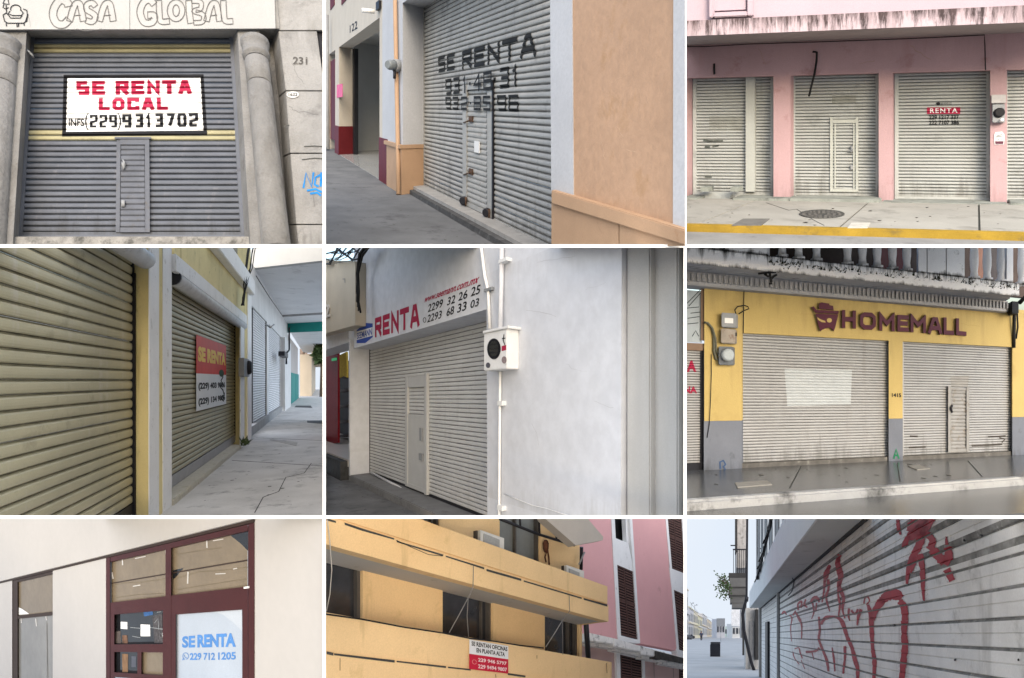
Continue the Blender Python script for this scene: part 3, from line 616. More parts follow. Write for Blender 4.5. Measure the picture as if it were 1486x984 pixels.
# wicket door of the second shutter
dm = mat('white wicket steel', (.368, .384, .352), .5, .1, 4, grime=((.160, .152, .136), .3, 6))
wd = build('wicket_door', MB().rect(fr, 583, 594, 462, 756, .06, .03).rect(fr, 684, 694, 462, 756, .06, .03).rect(fr, 594, 684, 472, 486, .06, .03).rect(fr, 594, 684, 746, 756, .06, .03)
     .rect(fr, 600, 606, 488, 745, .05, .02).rect(fr, 674, 680, 488, 745, .05, .02), dm, B)
build('latch', MB().rect(fr, 664, 673, 575, 600, .08, .04).tube([fr.Z(650, 600, .07), fr.Z(660, 594, .09), fr.Z(668, 600, .08)], .01), GREYM, wd)
# steps under the pillars
step = mat('worn green grey step', (.240, .256, .232), .9, .2, 3, grime=((.080, .088, .080), .5, 4), bump=.4)
ws = .62; tst = TB
for x0, x1, dh in ((-60, 60, .06), (195, 420, .05), (420, 780, .04), (785, 1285, .08), (1290, 1560, .06)):
    build('step', MB().box(fr, S_(x0, 780, ws) + .006, S_(x1, 780, ws) - .006, TB - .6, TB - dh + .02, -.05, ws), step, B, bevel=.012)
build('ramp', MB().prism([fr.pt(S_(70, 780, .2), TB + .02, .05), fr.pt(S_(190, 780, .2), TB + .02, .05), fr.pt(S_(190, 780, .2), TB - .28, ws), fr.pt(S_(70, 780, .2), TB - .28, ws)], fr.b * -.1), mat('pale ramp', (.336, .352, .336), .8), B)
for x in (72, 190): build('ramp_block', MB().rect(fr, x, x + 30, 738, 756, ws - .1, .3), step, B)
# canopy
wc = 2.0
Tc0 = fr.T(684, 113, wc); Tc1 = fr.T(684, 52, wc)
build('canopy', MB().box(fr, S_(-200, 100, wc) - 1, S_(1700, 100, wc), Tc0, Tc1 - .01, -.1, wc - .03), soff, B)
fas = mat('stained fascia', (.464, .376, .400), .8, .06, 1.5, grime=((.264, .208, .216), .2, 3), bump=.2, drips=((fr, Tc1, 1, .9, (.024, .016, .016), 8, .95), (fr, Tc1, 1, .8, (.128, .088, .088), 3.5, .4)))
build('fascia', MB().box(fr, S_(-200, 100, wc) - 1, S_(1700, 100, wc), Tc0 - .012, Tc1, wc - .029, wc + .02), fas, B)
build('upper_wall', MB().box(fr, S_(-200, 100, wc) - 1, S_(1700, 100, wc), Tc1 + .001, Tc1 + 2.5, .4, wc - .10), pale, B)
fm_ = build('niche_frame', MB().rect(fr, 104, 122, -60, 66, wc + .02, .2, 190).rect(fr, 255, 276, -60, 66, wc + .02, .2, 190).rect(fr, 122, 255, 46, 66, wc + .02, .2, 190), pale, B, bevel=.015)
build('niche_panel', MB().rect(fr, 126, 250, -60, 40, wc - .04, .1, 190), pale, B)
# loose cables
cable('bracket', fr, [(516, 204, .4), (531, 206, .45), (530, 240, .4), (522, 290, .42), (512, 330, .4), (500, 380, .35)], 4.0, CABLE, 'rusty bent rod hanging from the pink wall over the wicket door shutter', 'rod', .35)
cable('bracket', fr, [(126, 252, .36), (127, 292, .36)], 4, CABLE, 'short black rod end on the pink wall over the left shutter', 'rod', .35)
cable('cable', fr, [(-20, 184, .4), (90, 184, .4), (260, 174, .4), (520, 166, .4), (800, 156, .4), (1000, 148, .4), (1192, 138, .4), (1194, 180, .36), (1196, 276, .36)], 1.7, CABLE, 'thin dark cable running under the canopy and down the pink wall', 'cable', .36)
# RENTA notice
text(fr, 'gold', (1020, 416), (1062, 416), (1020, 402), mat('grey ink', (.120, .128, .120), .7, bump=0), sh2.o, sh=sh2, bold=.0)
flat('logo', fr, [fr.st(x, y) for x, y in arc(1010, 409, 8, 6, 0, 345, 12)], [tuple(range(13))], BLACK, sh2.o, 0, .01, sh2)
area('notice_band', fr, [(966, 450), (1097, 449), (1097, 423), (966, 424)], RED, sh2.o, sh=sh2, eps=.008)
text(fr, 'RENTA', (978, 446), (1086, 445), (978, 427), WHITEP, sh2.o, sh=sh2, eps=.014, bold=.02, space=1.25)
text(fr, '229 1217 337', (974, 472), (1092, 471), (974, 454), BLACK, sh2.o, sh=sh2, eps=.012, bold=.03)
text(fr, '222 7107 386', (974, 492), (1092, 491), (974, 475), BLACK, sh2.o, sh=sh2, eps=.012, bold=.03)
# electric meter on the pillar
Pm = fr.Z(1248, 490, wp)
mt = thing('electric_meter', 'grey electric meter with black dial on the pink pillar between two shutters', 'meter', Pm)
build('meter_hood', MB().rect(fr, 1219, 1277, 374, 408, wp + .16, .16), mat('pale hood', (.400, .384, .376), .6, .1, 6), mt, bevel=.008)
build('meter_box', MB().rect(fr, 1223, 1273, 410, 484, wp + .12, .12), GREYM, mt, bevel=.008)
Pd = fr.Z(1248, 446, wp + .12); rd = fr.m(19, 1248, 446, wp); nrm = fr.a.cross(fr.b); nrm = nrm if nrm.dot(fr.c) > 0 else -nrm
build('dial', MB().lathe(Pd, nrm, fr.b, [(0, rd), (.03, rd * .97), (.045, rd * .8)], 18), BLACK, mt)
build('seal', MB().lathe(fr.Z(1256, 476, wp + .12), nrm, fr.b, [(0, rd * .35), (.05, rd * .3)], 10), WHITEP, mt)
nb = build('notice', MB().slab(fr, [(1236, 522), (1262, 519), (1271, 530), (1271, 553), (1268, 570), (1232, 570), (1231, 553), (1231, 530)], wp + .012, .012), WHITEP, None, 'small white notice with maroon foot below the meter on the pink pillar', 'notice')
area('notice_foot', fr, [(1236, 568), (1266, 568), (1268, 557), (1234, 557)], mat('maroon ink', (.128, .040, .064), .7, bump=0), nb, wp + .012)
strokes('print', fr, [[(1240, 536), (1262, 530)], [(1238, 541), (1264, 536)], [(1244, 549), (1250, 549)], [(1256, 549), (1262, 548)]], 3, GREYM, nb, wp + .012)
# pavement of slabs, kerb, road
TS = fr.T(640, 797, ws)
pv = mat('pale pavement concrete', (.304, .296, .264), .85, .12, 1.2, grime=((.160, .156, .140), .4, 1.3), streak=((.192, .184, .160), .2, 1.5), bump=.25)
wk = fr.on_t(684, 897, TS)[1]
pav = build('pavement', MB().prism([fr.pt(S_(-300) - 2, TS - .02, 0), fr.pt(S_(1900), TS - .02, 0), fr.pt(S_(1900), TS - .02, wk), fr.pt(S_(-300) - 2, TS - .02, wk)], fr.b * -.3), mat('pavement joint', (.096, .096, .080), .9), None, kind='structure')
js = [fr.on_t(x, y, TS)[0] for x, y in ((265, 800), (715, 815), (1170, 815))]
pitch_ = js[1] - js[0]; ss = [js[0] - 2 * pitch_, js[0] - pitch_] + js + [js[2] + pitch_, js[2] + 2 * pitch_]
for s0, s1 in zip(ss, ss[1:]):
    build('paving_slab', MB().prism([fr.pt(s0 + .014, TS, ws - .2), fr.pt(s1 - .014, TS, ws - .2), fr.pt(s1 - .014, TS, wk - .01), fr.pt(s0 + .014, TS, wk - .01)], fr.b * -.015), pv, pav)
yel = mat('worn yellow kerb paint', (.288, .188, .024), .75, .2, 3, grime=((.104, .080, .040), .5, 2.5), bump=.2)
hk = TS - fr.T(684, 932, wk + .15)
build('kerb', MB().box(fr, S_(-300) - 2, S_(1900), TS - hk - .1, TS + .004, wk, wk + .16), yel, None, kind='structure', bevel=.02)
build('road', MB().prism([fr.pt(S_(-300) - 2, TS - hk, wk + .1), fr.pt(S_(1900), TS - hk, wk + .1), fr.pt(S_(1900), TS - hk, wk + 1.6), fr.pt(S_(-300) - 2, TS - hk, wk + 1.6)], fr.b * -.1), mat('grey road concrete', (.224, .224, .216), .85, .15, 2, grime=((.120, .120, .120), .3, 3)), None, kind='structure')
ring = [fr.zt(x, y, TS + .006) for x, y in arc(551, 844, 90, 17, 0, 345, 23)]
mh = thing('manhole_cover', 'round dark iron manhole cover in the pale pavement', 'manhole cover', fr.zt(551, 844, TS))
iron = mat('dark iron', (.056, .056, .052), .6, .2, 9)
build('rim', MB().prism([p + fr.b * .004 for p in ring], fr.b * -.012), iron, mh)
mb = MB()
for k in range(1, 4):
    for i in range(8 * k):
        a0 = 2 * math.pi * i / (8 * k); mb.prism([fr.zt(551 + (k * 22 + dx) * math.cos(a0 + da), 844 + (k * 4.1 + dx * .19) * math.sin(a0 + da), TS + .016) for dx, da in ((0, 0), (12, 0), (12, .5 / k), (0, .5 / k))], fr.b * -.008)
o = build('stud', mb, mat('worn iron', (.104, .100, .092), .6, .2, 9), mh); o['kind'] = 'stuff'
build('drain_cover', MB().prism([fr.zt(x, y, TS + .012) for x, y in ((240, 862), (345, 862), (312, 888), (196, 888))], fr.b * -.012), mat('grey drain cover', (.136, .132, .120), .8, .2, 6), None, 'grey rectangular drain cover near the yellow kerb', 'drain cover')
build('valve_cover', MB().prism([fr.zt(x, y, TS + .012) for x, y in ((668, 878), (742, 878), (730, 898), (652, 898))], fr.b * -.012), mat('white valve cover', (.448, .432, .384), .8, .2, 9, grime=((.240, .224, .200), .4, 9)), None, 'small worn whitish valve cover beside the yellow kerb', 'valve cover')
cracks(fr, B, wp + .003, [(900, 180, 14, 5, 8), (300, 190, 3, 12, 6), (700, 250, 12, -3, 6)], 8, (.3, .18, .19))
build('latch', MB().rect(fr, 664, 673, 650, 668, .08, .04), GREYM, wd)
spots(fr, TS, [(30, 810), (1330, 815), (1330, 905), (30, 885)], 5, GUM, pav, 28, (.008, .025))
mj = [(330, 800), (420, 830), (452, 826), (520, 870), (560, 890)]
for p, q in zip(mj, mj[1:]): joint(fr, TS, p, q, .006, JNT, pav, .006, 'crack')
# ================================================================ bay 4: arcade with khaki shutters
by = bay(1, 0, 0, 352, 2.435)
V1 = (466, 552)
fr = Fr(by, V1, UP, (-1100, 552), (5, 487), 6.2)
kha = mat('khaki shutter paint', (.42, .385, .26), .4, .10, .9, grime=((.25, .225, .15), .3, .9), streak=((.46, .43, .36), .22, 3), bump=0, drips=((fr, fr.T(605, 880), -1, .8, (.13, .125, .11), 3, .6),))  # bay 4 khaki, trim, soffit and paving colours lightened to offset dim arcade light
yel2 = mat('pale yellow wall paint', (.78, .66, .33), .7, .08, 1.2, streak=((.42, .33, .14), .25, 3), grime=((.4, .34, .18), .25, 3), bump=.15)
tri = mat('white trim paint', (.86, .855, .84), .6, .06, 1.5, grime=((.4, .37, .32), .25, 4), bump=.1)
S_ = lambda x, y=487, w=0: fr.S(x, y, w)
s1e = S_(461); s2e = S_(826)
wf = wfind(fr, s1e, fr.T(461, 487), 526)
TB2 = fr.T(605, 862); TFL = fr.T(605, 930, wf)
B = thing('yellow_arcade_shop', 'yellow and white arcade shop with khaki roll-up shutters', 'shop', fr.Z(565, 980, wf))
Ttop1, Tbot1 = fr.T(461, 100), TFL - .15
PROFK = [(0, 0), (.04, .5), (.12, .82), (.3, .98), (.5, 1), (.72, .92), (.82, .66), (.86, .3), (.885, .05), (.9, .32), (.95, .32), (1, 0)]
n1 = 34; pit = (fr.T(10, 487) - fr.T(10, 487 + 56 * n1)) / n1
Tb1 = fr.T(0, 487 + 56 * 9); sh1 = shutter(B, fr, S_(-260), s1e + .03, Tb1 - pit * 4, Tb1 + pit * 24, 28, .075, kha, DARKM, PROFK, label='large khaki roll-up shutter at the near end', railw=.06)
# end wall beside the first shutter, pilaster with white bands
Tcap = fr.T(860, -220, wf)
build('pilaster', MB().box(fr, s1e + .05, S_(605, 487, wf), TFL - .4, Tcap, -.1, wf - .003), yel2, B)
build('trim_band', MB().box(fr, S_(526, 487, wf), S_(561, 487, wf), TFL - .4, Tcap, wf - .02, wf + .012), tri, B, bevel=.008)
build('trim_band', MB().box(fr, S_(574, 487, wf), S_(606, 487, wf), TFL - .4, Tcap, wf - .02, wf + .012), tri, B, bevel=.008)
build('shutter_rail', MB().box(fr, s1e - .02, s1e + .055, TFL - .4, fr.T(461, 110), 0, .14), DARKM, B)
bolt = mat('rusty bolt', (.08, .06, .04), .8, .3, 20)
for y in (325, 620, 912):
    P = fr.Z(472, y, .05); build('bolt', MB().lathe(P, -fr.a, fr.b, [(0, .03), (.05, .03), (.06, .015)], 8), bolt, B)
# second shutter
n2 = 34; sh2 = shutter(B, fr, S_(560), s2e + .02, TB2 + .28, fr.T(620, 150), n2, .07, kha, DARKM, PROFK, label='second khaki roll-up shutter with a SE RENTA banner', railw=.08)
build('bottom_rail', MB().box(fr, S_(560), s2e - .02, TB2 + .02, TB2 + .28, -.03, .10), mat('grey bottom rail', (.36, .36, .37), .45, .1, 3), B)
build('backing_wall', MB().box(fr, S_(560), s2e + .02, TFL - .4, TB2 + .05, -.3, -.04), kha, B)
# far pilaster
sP0, sP1 = s2e + .06, S_(886, 487, wf)
build('pilaster', MB().box(fr, sP0, sP1, TFL - .3, Tcap, -.1, wf - .004), yel2, B)
build('trim_band', MB().box(fr, S_(848, 487, wf), S_(861, 487, wf), TFL - .3, fr.T(850, 285, wf), wf - .02, wf + .04), tri, B)
build('trim_band', MB().box(fr, S_(872, 487, wf), sP1 + .02, TFL - .3, fr.T(880, 165, wf), wf - .02, wf + .05), tri, B)
# step under the second shutter
wst = wf + .06
build('step', MB().box(fr, S_(606, 487, wf), S_(849, 487, wf), TFL - .3, TB2 + .01, .0, wst), mat('worn whitewashed step', (.55, .52, .44), .85, .15, 4, grime=((.3, .27, .16), .5, 4), bump=.35), B, bevel=.02)
# wall above the second shutter
Tl0, Tl1, Ty1, Tc1 = fr.T(606, 92, wf), fr.T(606, 20, wf), fr.T(860, 160, wf), fr.T(860, 118, wf)
build('header', MB().box(fr, S_(560), sP1, Tl0, Tcap, -.08, wf - .008), yel2, B)
build('header_trim', MB().box(fr, S_(606, 487, wf), S_(864, 487, wf), Tl0 - .06, Tl1 - .12, wf - .02, wf + .14), tri, B, bevel=.015)
build('cornice', MB().box(fr, S_(500, 487, wf), S_(880, 487, wf), Ty1 - .05, Tc1 + .1, wf - .02, wf + .35), tri, B, bevel=.02)
build('upper_window', MB().box(fr, S_(700, 487, wf), S_(838, 487, wf), Tc1 + .5, Tc1 + 2.6, wf - .05, wf + .02), mat('olive window pane', (.12, .11, .05), .3, bump=0), B)
# rolled shutter housings
hous = mat('grey white housing', (.55, .55, .55), .45, .12, 3, grime=((.25, .25, .25), .4, 5))
wh = wf - .02; rr = fr.m(27, 618, 135, wh)
P0, P1 = fr.Z(628, 130, wh), fr.Z(860, 285, wh); Pm = fr.pt(*(Vector(fr.st(628, 130, wh))), wh)
tA = fr.T(628, 130, wh); hb = build('shutter_housing', MB().lathe(fr.pt(S_(622, 130, wh), tA, wh - .05), fr.a, fr.b, [(0, rr * .8), (.05, rr)] + [((S_(862, 487, wh) - S_(622, 130, wh)), rr)] , 14), hous, B)
build('housing_end', MB().lathe(fr.pt(S_(612, 130, wh), tA, wh - .05), fr.a, fr.b, [(0, rr * 1.05), (.12, rr * 1.05)], 14), DARKM, hb)
tB = fr.T(520, 62, wh + .1); build('shutter_housing', MB().lathe(fr.pt(S_(300, 130, wh), fr.T(520, 55, wh + .1) , wh), fr.a, fr.b, [(0, rr), ((S_(527, 130, wh + .1) - S_(300, 130, wh)), rr), ((S_(527, 130, wh + .1) - S_(300, 130, wh)) + .03, rr * .85)], 14), hous, B)
# banner
wb = .13
bn = thing('rent_banner', 'red and white SE RENTA banner with two phone numbers on the khaki shutter', 'banner', fr.Z(740, 590, wb))
s0, s1 = fr.S(694, 470, wb), fr.S(799, 470, wb); tt, tb = fr.T(700, 328, wb), fr.T(690, 597, wb); tm = fr.T(694, 462, wb)
redb = mat('banner red', (.62, .05, .04), .5, .1, 2, bump=0, fine=.05)
build('banner_sheet', MB().box(fr, s0, s1, tb, tm - .001, wb - .012, wb), mat('banner white', (.74, .75, .76), .5, .04, 2, bump=0, fine=.03), bn)
build('banner_sheet', MB().box(fr, s0, s1, tm, tt, wb - .012, wb), redb, bn, label='red upper half of the banner')
yt = mat('yellow print', (.8, .52, .08), .5, bump=0, fine=0, var=.05)
def ux(x): return s0 + (s1 - s0) * x
def uy(y): return tb + (tt - tb) * y
def utext(b, x0, x1, y0, y1, m, bold=.02):
    v, f_, _ = text_geo(b, bold); flat('lettering', fr, [(ux(x0 + (x1 - x0) * x), uy(y0 + (y1 - y0) * y)) for x, y in v], f_, m, bn, wb, .006)
utext('SE RENTA', .04, .97, .655, .86, yt, .06); utext('(229) 403 9886', .05, .95, .26, .375, BLACK, .05); utext('(229) 134 9806', .05, .95, .05, .165, BLACK, .05)
flat('scribble', fr, *(lambda L_: ([(ux(a), uy(b)) for a, b in L_[0]], L_[1]))(ribbon([(.72, .5), (.80, .56), (.86, .46), (.78, .40), (.84, .34), (.74, .3), (.86, .24), (.9, .16), (.78, .1), (.88, .06), (.92, .2)], .035)), BLACK, bn, wb, .009)
flat('stamp', fr, [(ux(.8 + .1 * math.cos(a)), uy(.52 + .06 * math.sin(a))) for a in [k * .4 for k in range(16)]], [tuple(range(16))], mat('dark green spray', (.05, .08, .05), .7, bump=0), bn, wb, .012)
# electric meter on the far pilaster
Pm = fr.Z(873, 475, wf); mt = thing('electric_meter', 'grey electric meter on the far pilaster of the yellow arcade shop', 'meter', Pm)
build('meter_box', MB().rect(fr, 862, 882, 410, 474, wf + .3, .28, 872), GREYM, mt, bevel=.02)
Pd = fr.Z(876, 442, wf + .3); nn = (fr.a.cross(fr.b)); nn = nn if nn.dot(fr.c) > 0 else -nn
build('dial', MB().lathe(Pd, nn, fr.b, [(0, .28), (.1, .26), (.14, .2)], 14), BLACK, mt)
# black wires bunched on the corner
random.seed(3)
wr = thing('wire_bundle', 'tangled black wires hanging on the corner above the arcade pilaster', 'wires', fr.Z(868, 230, wf + .3))
for k in range(7):
    x0 = 872 + random.uniform(-4, 22)
    build('wire', MB().tube([fr.Z(x0 + 14, -10, wf + .3), fr.Z(x0 + 4, 40, wf + .35), fr.Z(x0 - 2, 90, wf + .3), fr.Z(866 + random.uniform(-6, 8), 150, wf + .35), fr.Z(858 + random.uniform(-6, 8), 190 + 10 * random.random(), wf + .3), fr.Z(852 + random.uniform(-3, 12), 222, wf + .25)], fr.m(1.7, 870, 100, wf), 5), CABLE, wr)
# ---------------- white building beyond
wg = mat('white arcade wall', (.72, .72, .72), .7, .07, .6, streak=((.42, .42, .41), .2, 1.2), bump=.1)
slv = mat('white slat paint', (.72, .73, .75), .5, .06, 1, bump=.05)
Wt = thing('white_arcade_building', 'white arcade building with two white shutters and a deep canopy', 'building', fr.Z(950, 620, 0))
wv = 0
sa, sz = sP1 + .02, S_(1012)
Th = fr.T(890, 232, wv); TsB = fr.T(890, 638, wv); TcW = fr.T(905, 112, wv)
build('step', MB().box(fr, sa, S_(986), TFL - .3, TsB, -.2, wv + .35), mat('grey step', (.34, .34, .34), .85, .12, 1), Wt)
for x0, x1, l in ((889, 936, 'nearer white shutter of the white building'), (944, 988, 'farther white shutter of the white building')):
    shutter(Wt, fr, S_(x0), S_(x1), TsB, Th, 44, .06, slv, DARKM, label=l, railw=.16)
build('pier', MB().box(fr, S_(936.5), S_(943.5), TsB, Th, -.1, wv + .16), wg, Wt)
build('header', MB().box(fr, sa, sz, Th, TcW + .02, -.1, wv + .16), wg, Wt)
build('pier', MB().box(fr, S_(988.5), sz, TFL - .3, Th, -.1, wv + .6), wg, Wt)
# canopy soffit and beams
sv = S_(1075); wR = 22
cei = mat('white canopy soffit', (.86, .86, .855), .8, .06, .5, grime=((.5, .5, .49), .3, .6), bump=.08)
sF, wF_ = fr.on_t(905, 95, TcW); 
build('canopy', MB().prism([fr.pt(sF, TcW, -.2), fr.pt(sv, TcW, -.2), fr.pt(sv + 8, TcW, wR), fr.pt(sF, TcW, wR)], fr.b * .25), cei, Wt)
def dkg_(): return mat('grey upper parapet', (.36, .36, .37), .8, .08, .8)
def beam(x, y, dt, ds, m, n='beam'):
    s_, w_ = fr.on_t(x, y, TcW); build(n, MB().box(fr, s_, s_ + ds, TcW - dt, TcW + .02, -.1, wR), m, Wt)
dkg = mat('grey beam', (.36, .36, .36), .8, .08, 1)
build('canopy_front', MB().box(fr, sF - .5, sF, TcW - .02, TcW + .95, -.1, wR), mat('white canopy edge', (.52, .52, .51), .7, .06, .8), Wt)
build('parapet', MB().box(fr, sF + .2, sF + .7, TcW + .25, TcW + 9, -.1, wR), dkg_(), Wt)
beam(1000, 256, .15, .3, dkg); teal = mat('teal paint', (.02, .24, .22), .6, .1, .6, bump=.1)
beam(1016, 286, .9, .5, teal, 'teal_beam')
cable('cable', fr, [(905, 118, .5), (950, 190, .5), (985, 240, .5), (1000, 262, .5)], 1.6, CABLE, 'dark cable along the edge of the arcade soffit', 'cable', .5)
lampm = DARKM
cable('bracket', fr, [(940, 290, .3), (955, 300, 1.0), (968, 290, 1.2)], 2.5, GREYM, 'bent metal bracket over the white shutters', 'bracket', .3)
# ---------------- teal building farther on
Tl = thing('teal_arcade_building', 'building with teal lower wall and pale upper wall farther along the arcade', 'building', fr.Z(1040, 560, .3))
tp = fr.T(1016, 456, .3)
s3, s4 = S_(1014, 487, .3), S_(1056, 487, .3)
cuts_ = [1014, 1031, 1045, 1056]
for x0, x1 in zip(cuts_, cuts_[1:]): build('teal_panel', MB().box(fr, S_(x0, 487, .3) + .25, S_(x1, 487, .3) - .25, TFL - .3, tp, -.3, .3), teal, Tl)
build('wall', MB().box(fr, s3, s4, TFL - .2, TcW - 1.0, -.4, .1), mat('pale pink grey wall', (.5, .46, .44), .75, .1, .5), Tl)
build('conduit', MB().tube([fr.Z(1022, 300, .8), fr.Z(1022, 380, .8), fr.Z(1012, 392, .9), fr.Z(1012, 430, .9)], fr.m(3, 1020, 380, .8), 6), DARKM, Tl)
build('meter_box', MB().rect(fr, 1006, 1018, 384, 400, 1.2, .6), DARKM, Tl)
# ---------------- the end of the street
E_ = thing('far_arcade_building', 'small cream building closing the far end of the arcade', 'building', fr.Z(1080, 530, 2))
s5, s6 = S_(1060), S_(1090)
crf = mat('warm cream wall', (.5, .42, .32), .8, .1, .2)
build('wall', MB().box(fr, s5, s6, TFL - .2, fr.T(1070, 408), 0, 2.5), crf, E_)
build('awning', MB().box(fr, s5 - 2, s6, fr.T(1070, 420), fr.T(1070, 404), 2.5, 16), mat('beige awning', (.48, .40, .28), .8, .1, .3), E_)
for x in (1068, 1078, 1092): build('column', MB().tube([fr.zt(x, 532 - (x - 1068) * .3, TFL), fr.zt(x, 532 - (x - 1068) * .3, TFL) + Vector((0, 0, 9))], .5, 8), mat('brown column', (.2, .15, .12), .8), E_)
pave4 = mat('grey arcade pavement', (.55, .54, .52), .8, .14, .8, grime=((.19, .19, .185), .4, 1.4), bump=.2, bs=25)
pv4 = build('pavement', MB().prism([fr.pt(S_(-400), TFL, -.3), fr.pt(S_(1100), TFL, -.3), fr.pt(S_(1100), TFL, 60), fr.pt(S_(-400), TFL, 60)], fr.b * -.2), pave4, None, kind='structure')
def patch(n, pts, m, l=None):
    return build(n, MB().prism([fr.zt(x, y, TFL + .012) for x, y in pts], fr.b * -.012), m, None, l, 'cover')
patch('drain_cover', [(952, 697), (962, 694), (1052, 706), (1048, 718)], mat('pale worn cover', (.4, .39, .37), .8, .25, 3), 'pale worn rectangular cover in the arcade pavement')
patch('drain_cover', [(1084, 629), (1142, 628), (1150, 641), (1086, 636)], mat('dark grate', (.09, .09, .09), .7), 'dark drain cover at the right edge of the arcade pavement')
patch('drain_cover', [(1046, 576), (1098, 576), (1104, 584), (1040, 582)], mat('dark grate', (.09, .09, .09), .7), 'dark drain cover farther along the arcade pavement')
pw = mat('weed green', (.05, .07, .03), .8)
random.seed(11); mb = MB()
for k in range(26):
    p = fr.Z(868 + random.uniform(-12, 14), 712 + random.uniform(-4, 6), wf + .2); d = Vector((random.uniform(-.3, .3), random.uniform(-.3, .3), random.uniform(.05, .35))); q = Vector((.04, .02, 0)); mb.add([p - q, p + q, p + d], [(0, 1, 2)])
build('weed', mb, pw, None, 'dark little weed at the foot of the far pilaster', 'weed')
# street beyond: trees and parked cars at the end
def leafball(mb, c, r, n, sz, sq=1):
    for k in range(n):
        d = Vector((random.gauss(0, 1), random.gauss(0, 1), random.gauss(0, 1))).normalized() * (r * random.uniform(.35, 1) ** .6); d.z *= sq
        p = c + d; x = Vector((random.gauss(0, 1), random.gauss(0, 1), random.gauss(0, 1))).normalized(); y = x.cross(Vector((random.gauss(0, 1), random.gauss(0, 1), random.gauss(0, 1)))).normalized(); s = sz * random.uniform(.6, 1.4)
        mb.add([p - x * s, p + y * s * .5, p + x * s, p - y * s * .5], [(0, 1, 2, 3)])
leafm = mat('dark leaves', (.045, .075, .03), .6, .4, 1, bump=0, fine=0)
barkm = mat('bark', (.10, .075, .055), .9, .3, 5)
s_, w_ = fr.on_t(1140, 545, TFL); Pb = fr.pt(s_, TFL, w_); yD = (Pb - CAM).y
top = fr.zt(1134, 362, TFL); 
zt_ = CAM.z - (by.px(0, 392)[1] - 492) / F * yD
tr = thing('street_tree', 'dark green street tree seen at the far end of the arcade', 'tree', Pb)
build('trunk', MB().tube([Pb, Pb + Vector((0, 0, (zt_ - Pb.z)))], [.5, .3], 7), barkm, tr)
mb = MB(); leafball(mb, Vector((Pb.x, Pb.y, zt_)), fr.m(26, 1134, 392, 0) * yD / fr.depth(1134, 392), 260, 1.1); build('crown', mb, leafm, tr)
FRD, TFD4 = fr, TFL
spots(fr, TFL, [(640, 940), (900, 700), (1140, 700), (1140, 955)], 6, GUM, pv4, 55, (.012, .04))
for p, q in (((820, 770), (1145, 790)), ((905, 690), (1145, 700)), ((970, 628), (1145, 633))): joint(fr, TFL, p, q, .03, JNT, pv4)
mj = [(900, 955), (930, 900), (985, 880), (1010, 830), (1075, 815), (1100, 780)]
for p, q in zip(mj, mj[1:]): joint(fr, TFL, p, q, .018, JNT, pv4, .006, 'crack')
# ================================================================ bay 5: white wall with RENTA lettering
by = bay(1, 1, 468, 352, 2.436)
fr = Fr(by, (263, 578), UP, (1500, 578), (1060, 500), 8.0)
ww = mat('lumpy white wall paint', (.60, .615, .65), .75, .04, .9, grime=((.52, .53, .56), .25, 1.2), drips=((fr, fr.T(800, 20, .8), 1, 1.0, (.46, .465, .48), 2, .35), (fr, fr.T(800, 970, .8), -1, .9, (.42, .42, .42), 2.5, .45)), bump=.16, bs=2.6, bd=.07)
gb = mat('grey beige fluted wall', (.47, .465, .45), .75, .07, .8, streak=((.4, .395, .38), .3, 2), bump=.15)
slw5 = mat('new white shutter', (.56, .565, .56), .45, .06, 2, streak=((.46, .46, .45), .2, 5), grime=((.42, .42, .41), .3, 3), bump=.04)
S_ = lambda x, y=500, w=0: fr.S(x, y, w)
s0 = S_(170, 600); TB = fr.T(166, 806)
wf = wfind(fr, s0, fr.T(170, 600), 96)
B = thing('white_shop', 'white painted shopfront with red RENTA lettering over a white shutter', 'shop', fr.Z(330, 880, wf))
s1 = fr.S(640, 500, 0); TT = fr.T(172, 372)
sh = shutter(B, fr, s0 - .02, s1, TB, TT + .5, 46, .03, slw5, DARKM, [(0, 0), (.05, .5), (.15, .9), (.5, 1), (.85, .95), (.95, .6), (1, 0)], label='white roll-up shutter with a narrow wicket door')
# wall with the opening: an L of wall, one piece
Tl = fr.T(122, 368, wf)
build('wall', MB().slab(fr, [(112, 374), (112, -80), (1058, -80), (1054, 1100), (583, 1100), (580, 236)], wf, wf + .08), ww, B)
build('jamb', MB().box(fr, S_(92, 600, wf), s0, TB - .6, Tl + .3, -.1, wf - .01), ww, B)
for k, (x0, x1) in enumerate(((1059, 1143), (1143, 1224), (1224, 1420))):
    build('fluted_wall', MB().box(fr, S_(x0, 500, wf) - .1 * k, S_(x1, 500, wf), TB - 3, TT + 5, -1.5, wf - .10 - .12 * k), gb, B, bevel=.02)
# wicket door
dr = mat('white door steel five', (.47, .475, .47), .45, .05, 3, grime=((.44, .44, .43), .25, 5))
yb = 905
s2, s3 = S_(300, 650, .05), S_(372, 650, .05)
tb = fr.T(300, 860, .05); ttp = fr.T(300, 476, .05)
wd = build('wicket_door', MB().box(fr, s2 - .06, s2 + .10, tb, ttp, .03, .10).box(fr, s3 - .1, s3 + .06, tb - .02, ttp + .05, .03, .12).box(fr, s2 + .1, s3 - .1, ttp - .28, ttp, .03, .09).box(fr, s2 + .1, s3 - .1, tb, tb + .1, .03, .09), dr, B)
build('door_panel', MB().box(fr, s2 + .101, s3 - .101, tb + .1, tb + (ttp - tb) * .66, .03, .075), dr, wd)
build('latch', MB().rect(fr, 342, 350, 655, 700, .12, .05).rect(fr, 340, 352, 745, 768, .12, .05), GREYM, wd)
build('threshold_bar', MB().tube([fr.Z(170, 812, .16), fr.Z(265, 862, .16), fr.Z(300, 884, .2), fr.Z(368, 912, .2), fr.Z(580, 1000, .16)], fr.m(4.5, 300, 880), 6), WHITEP, B)
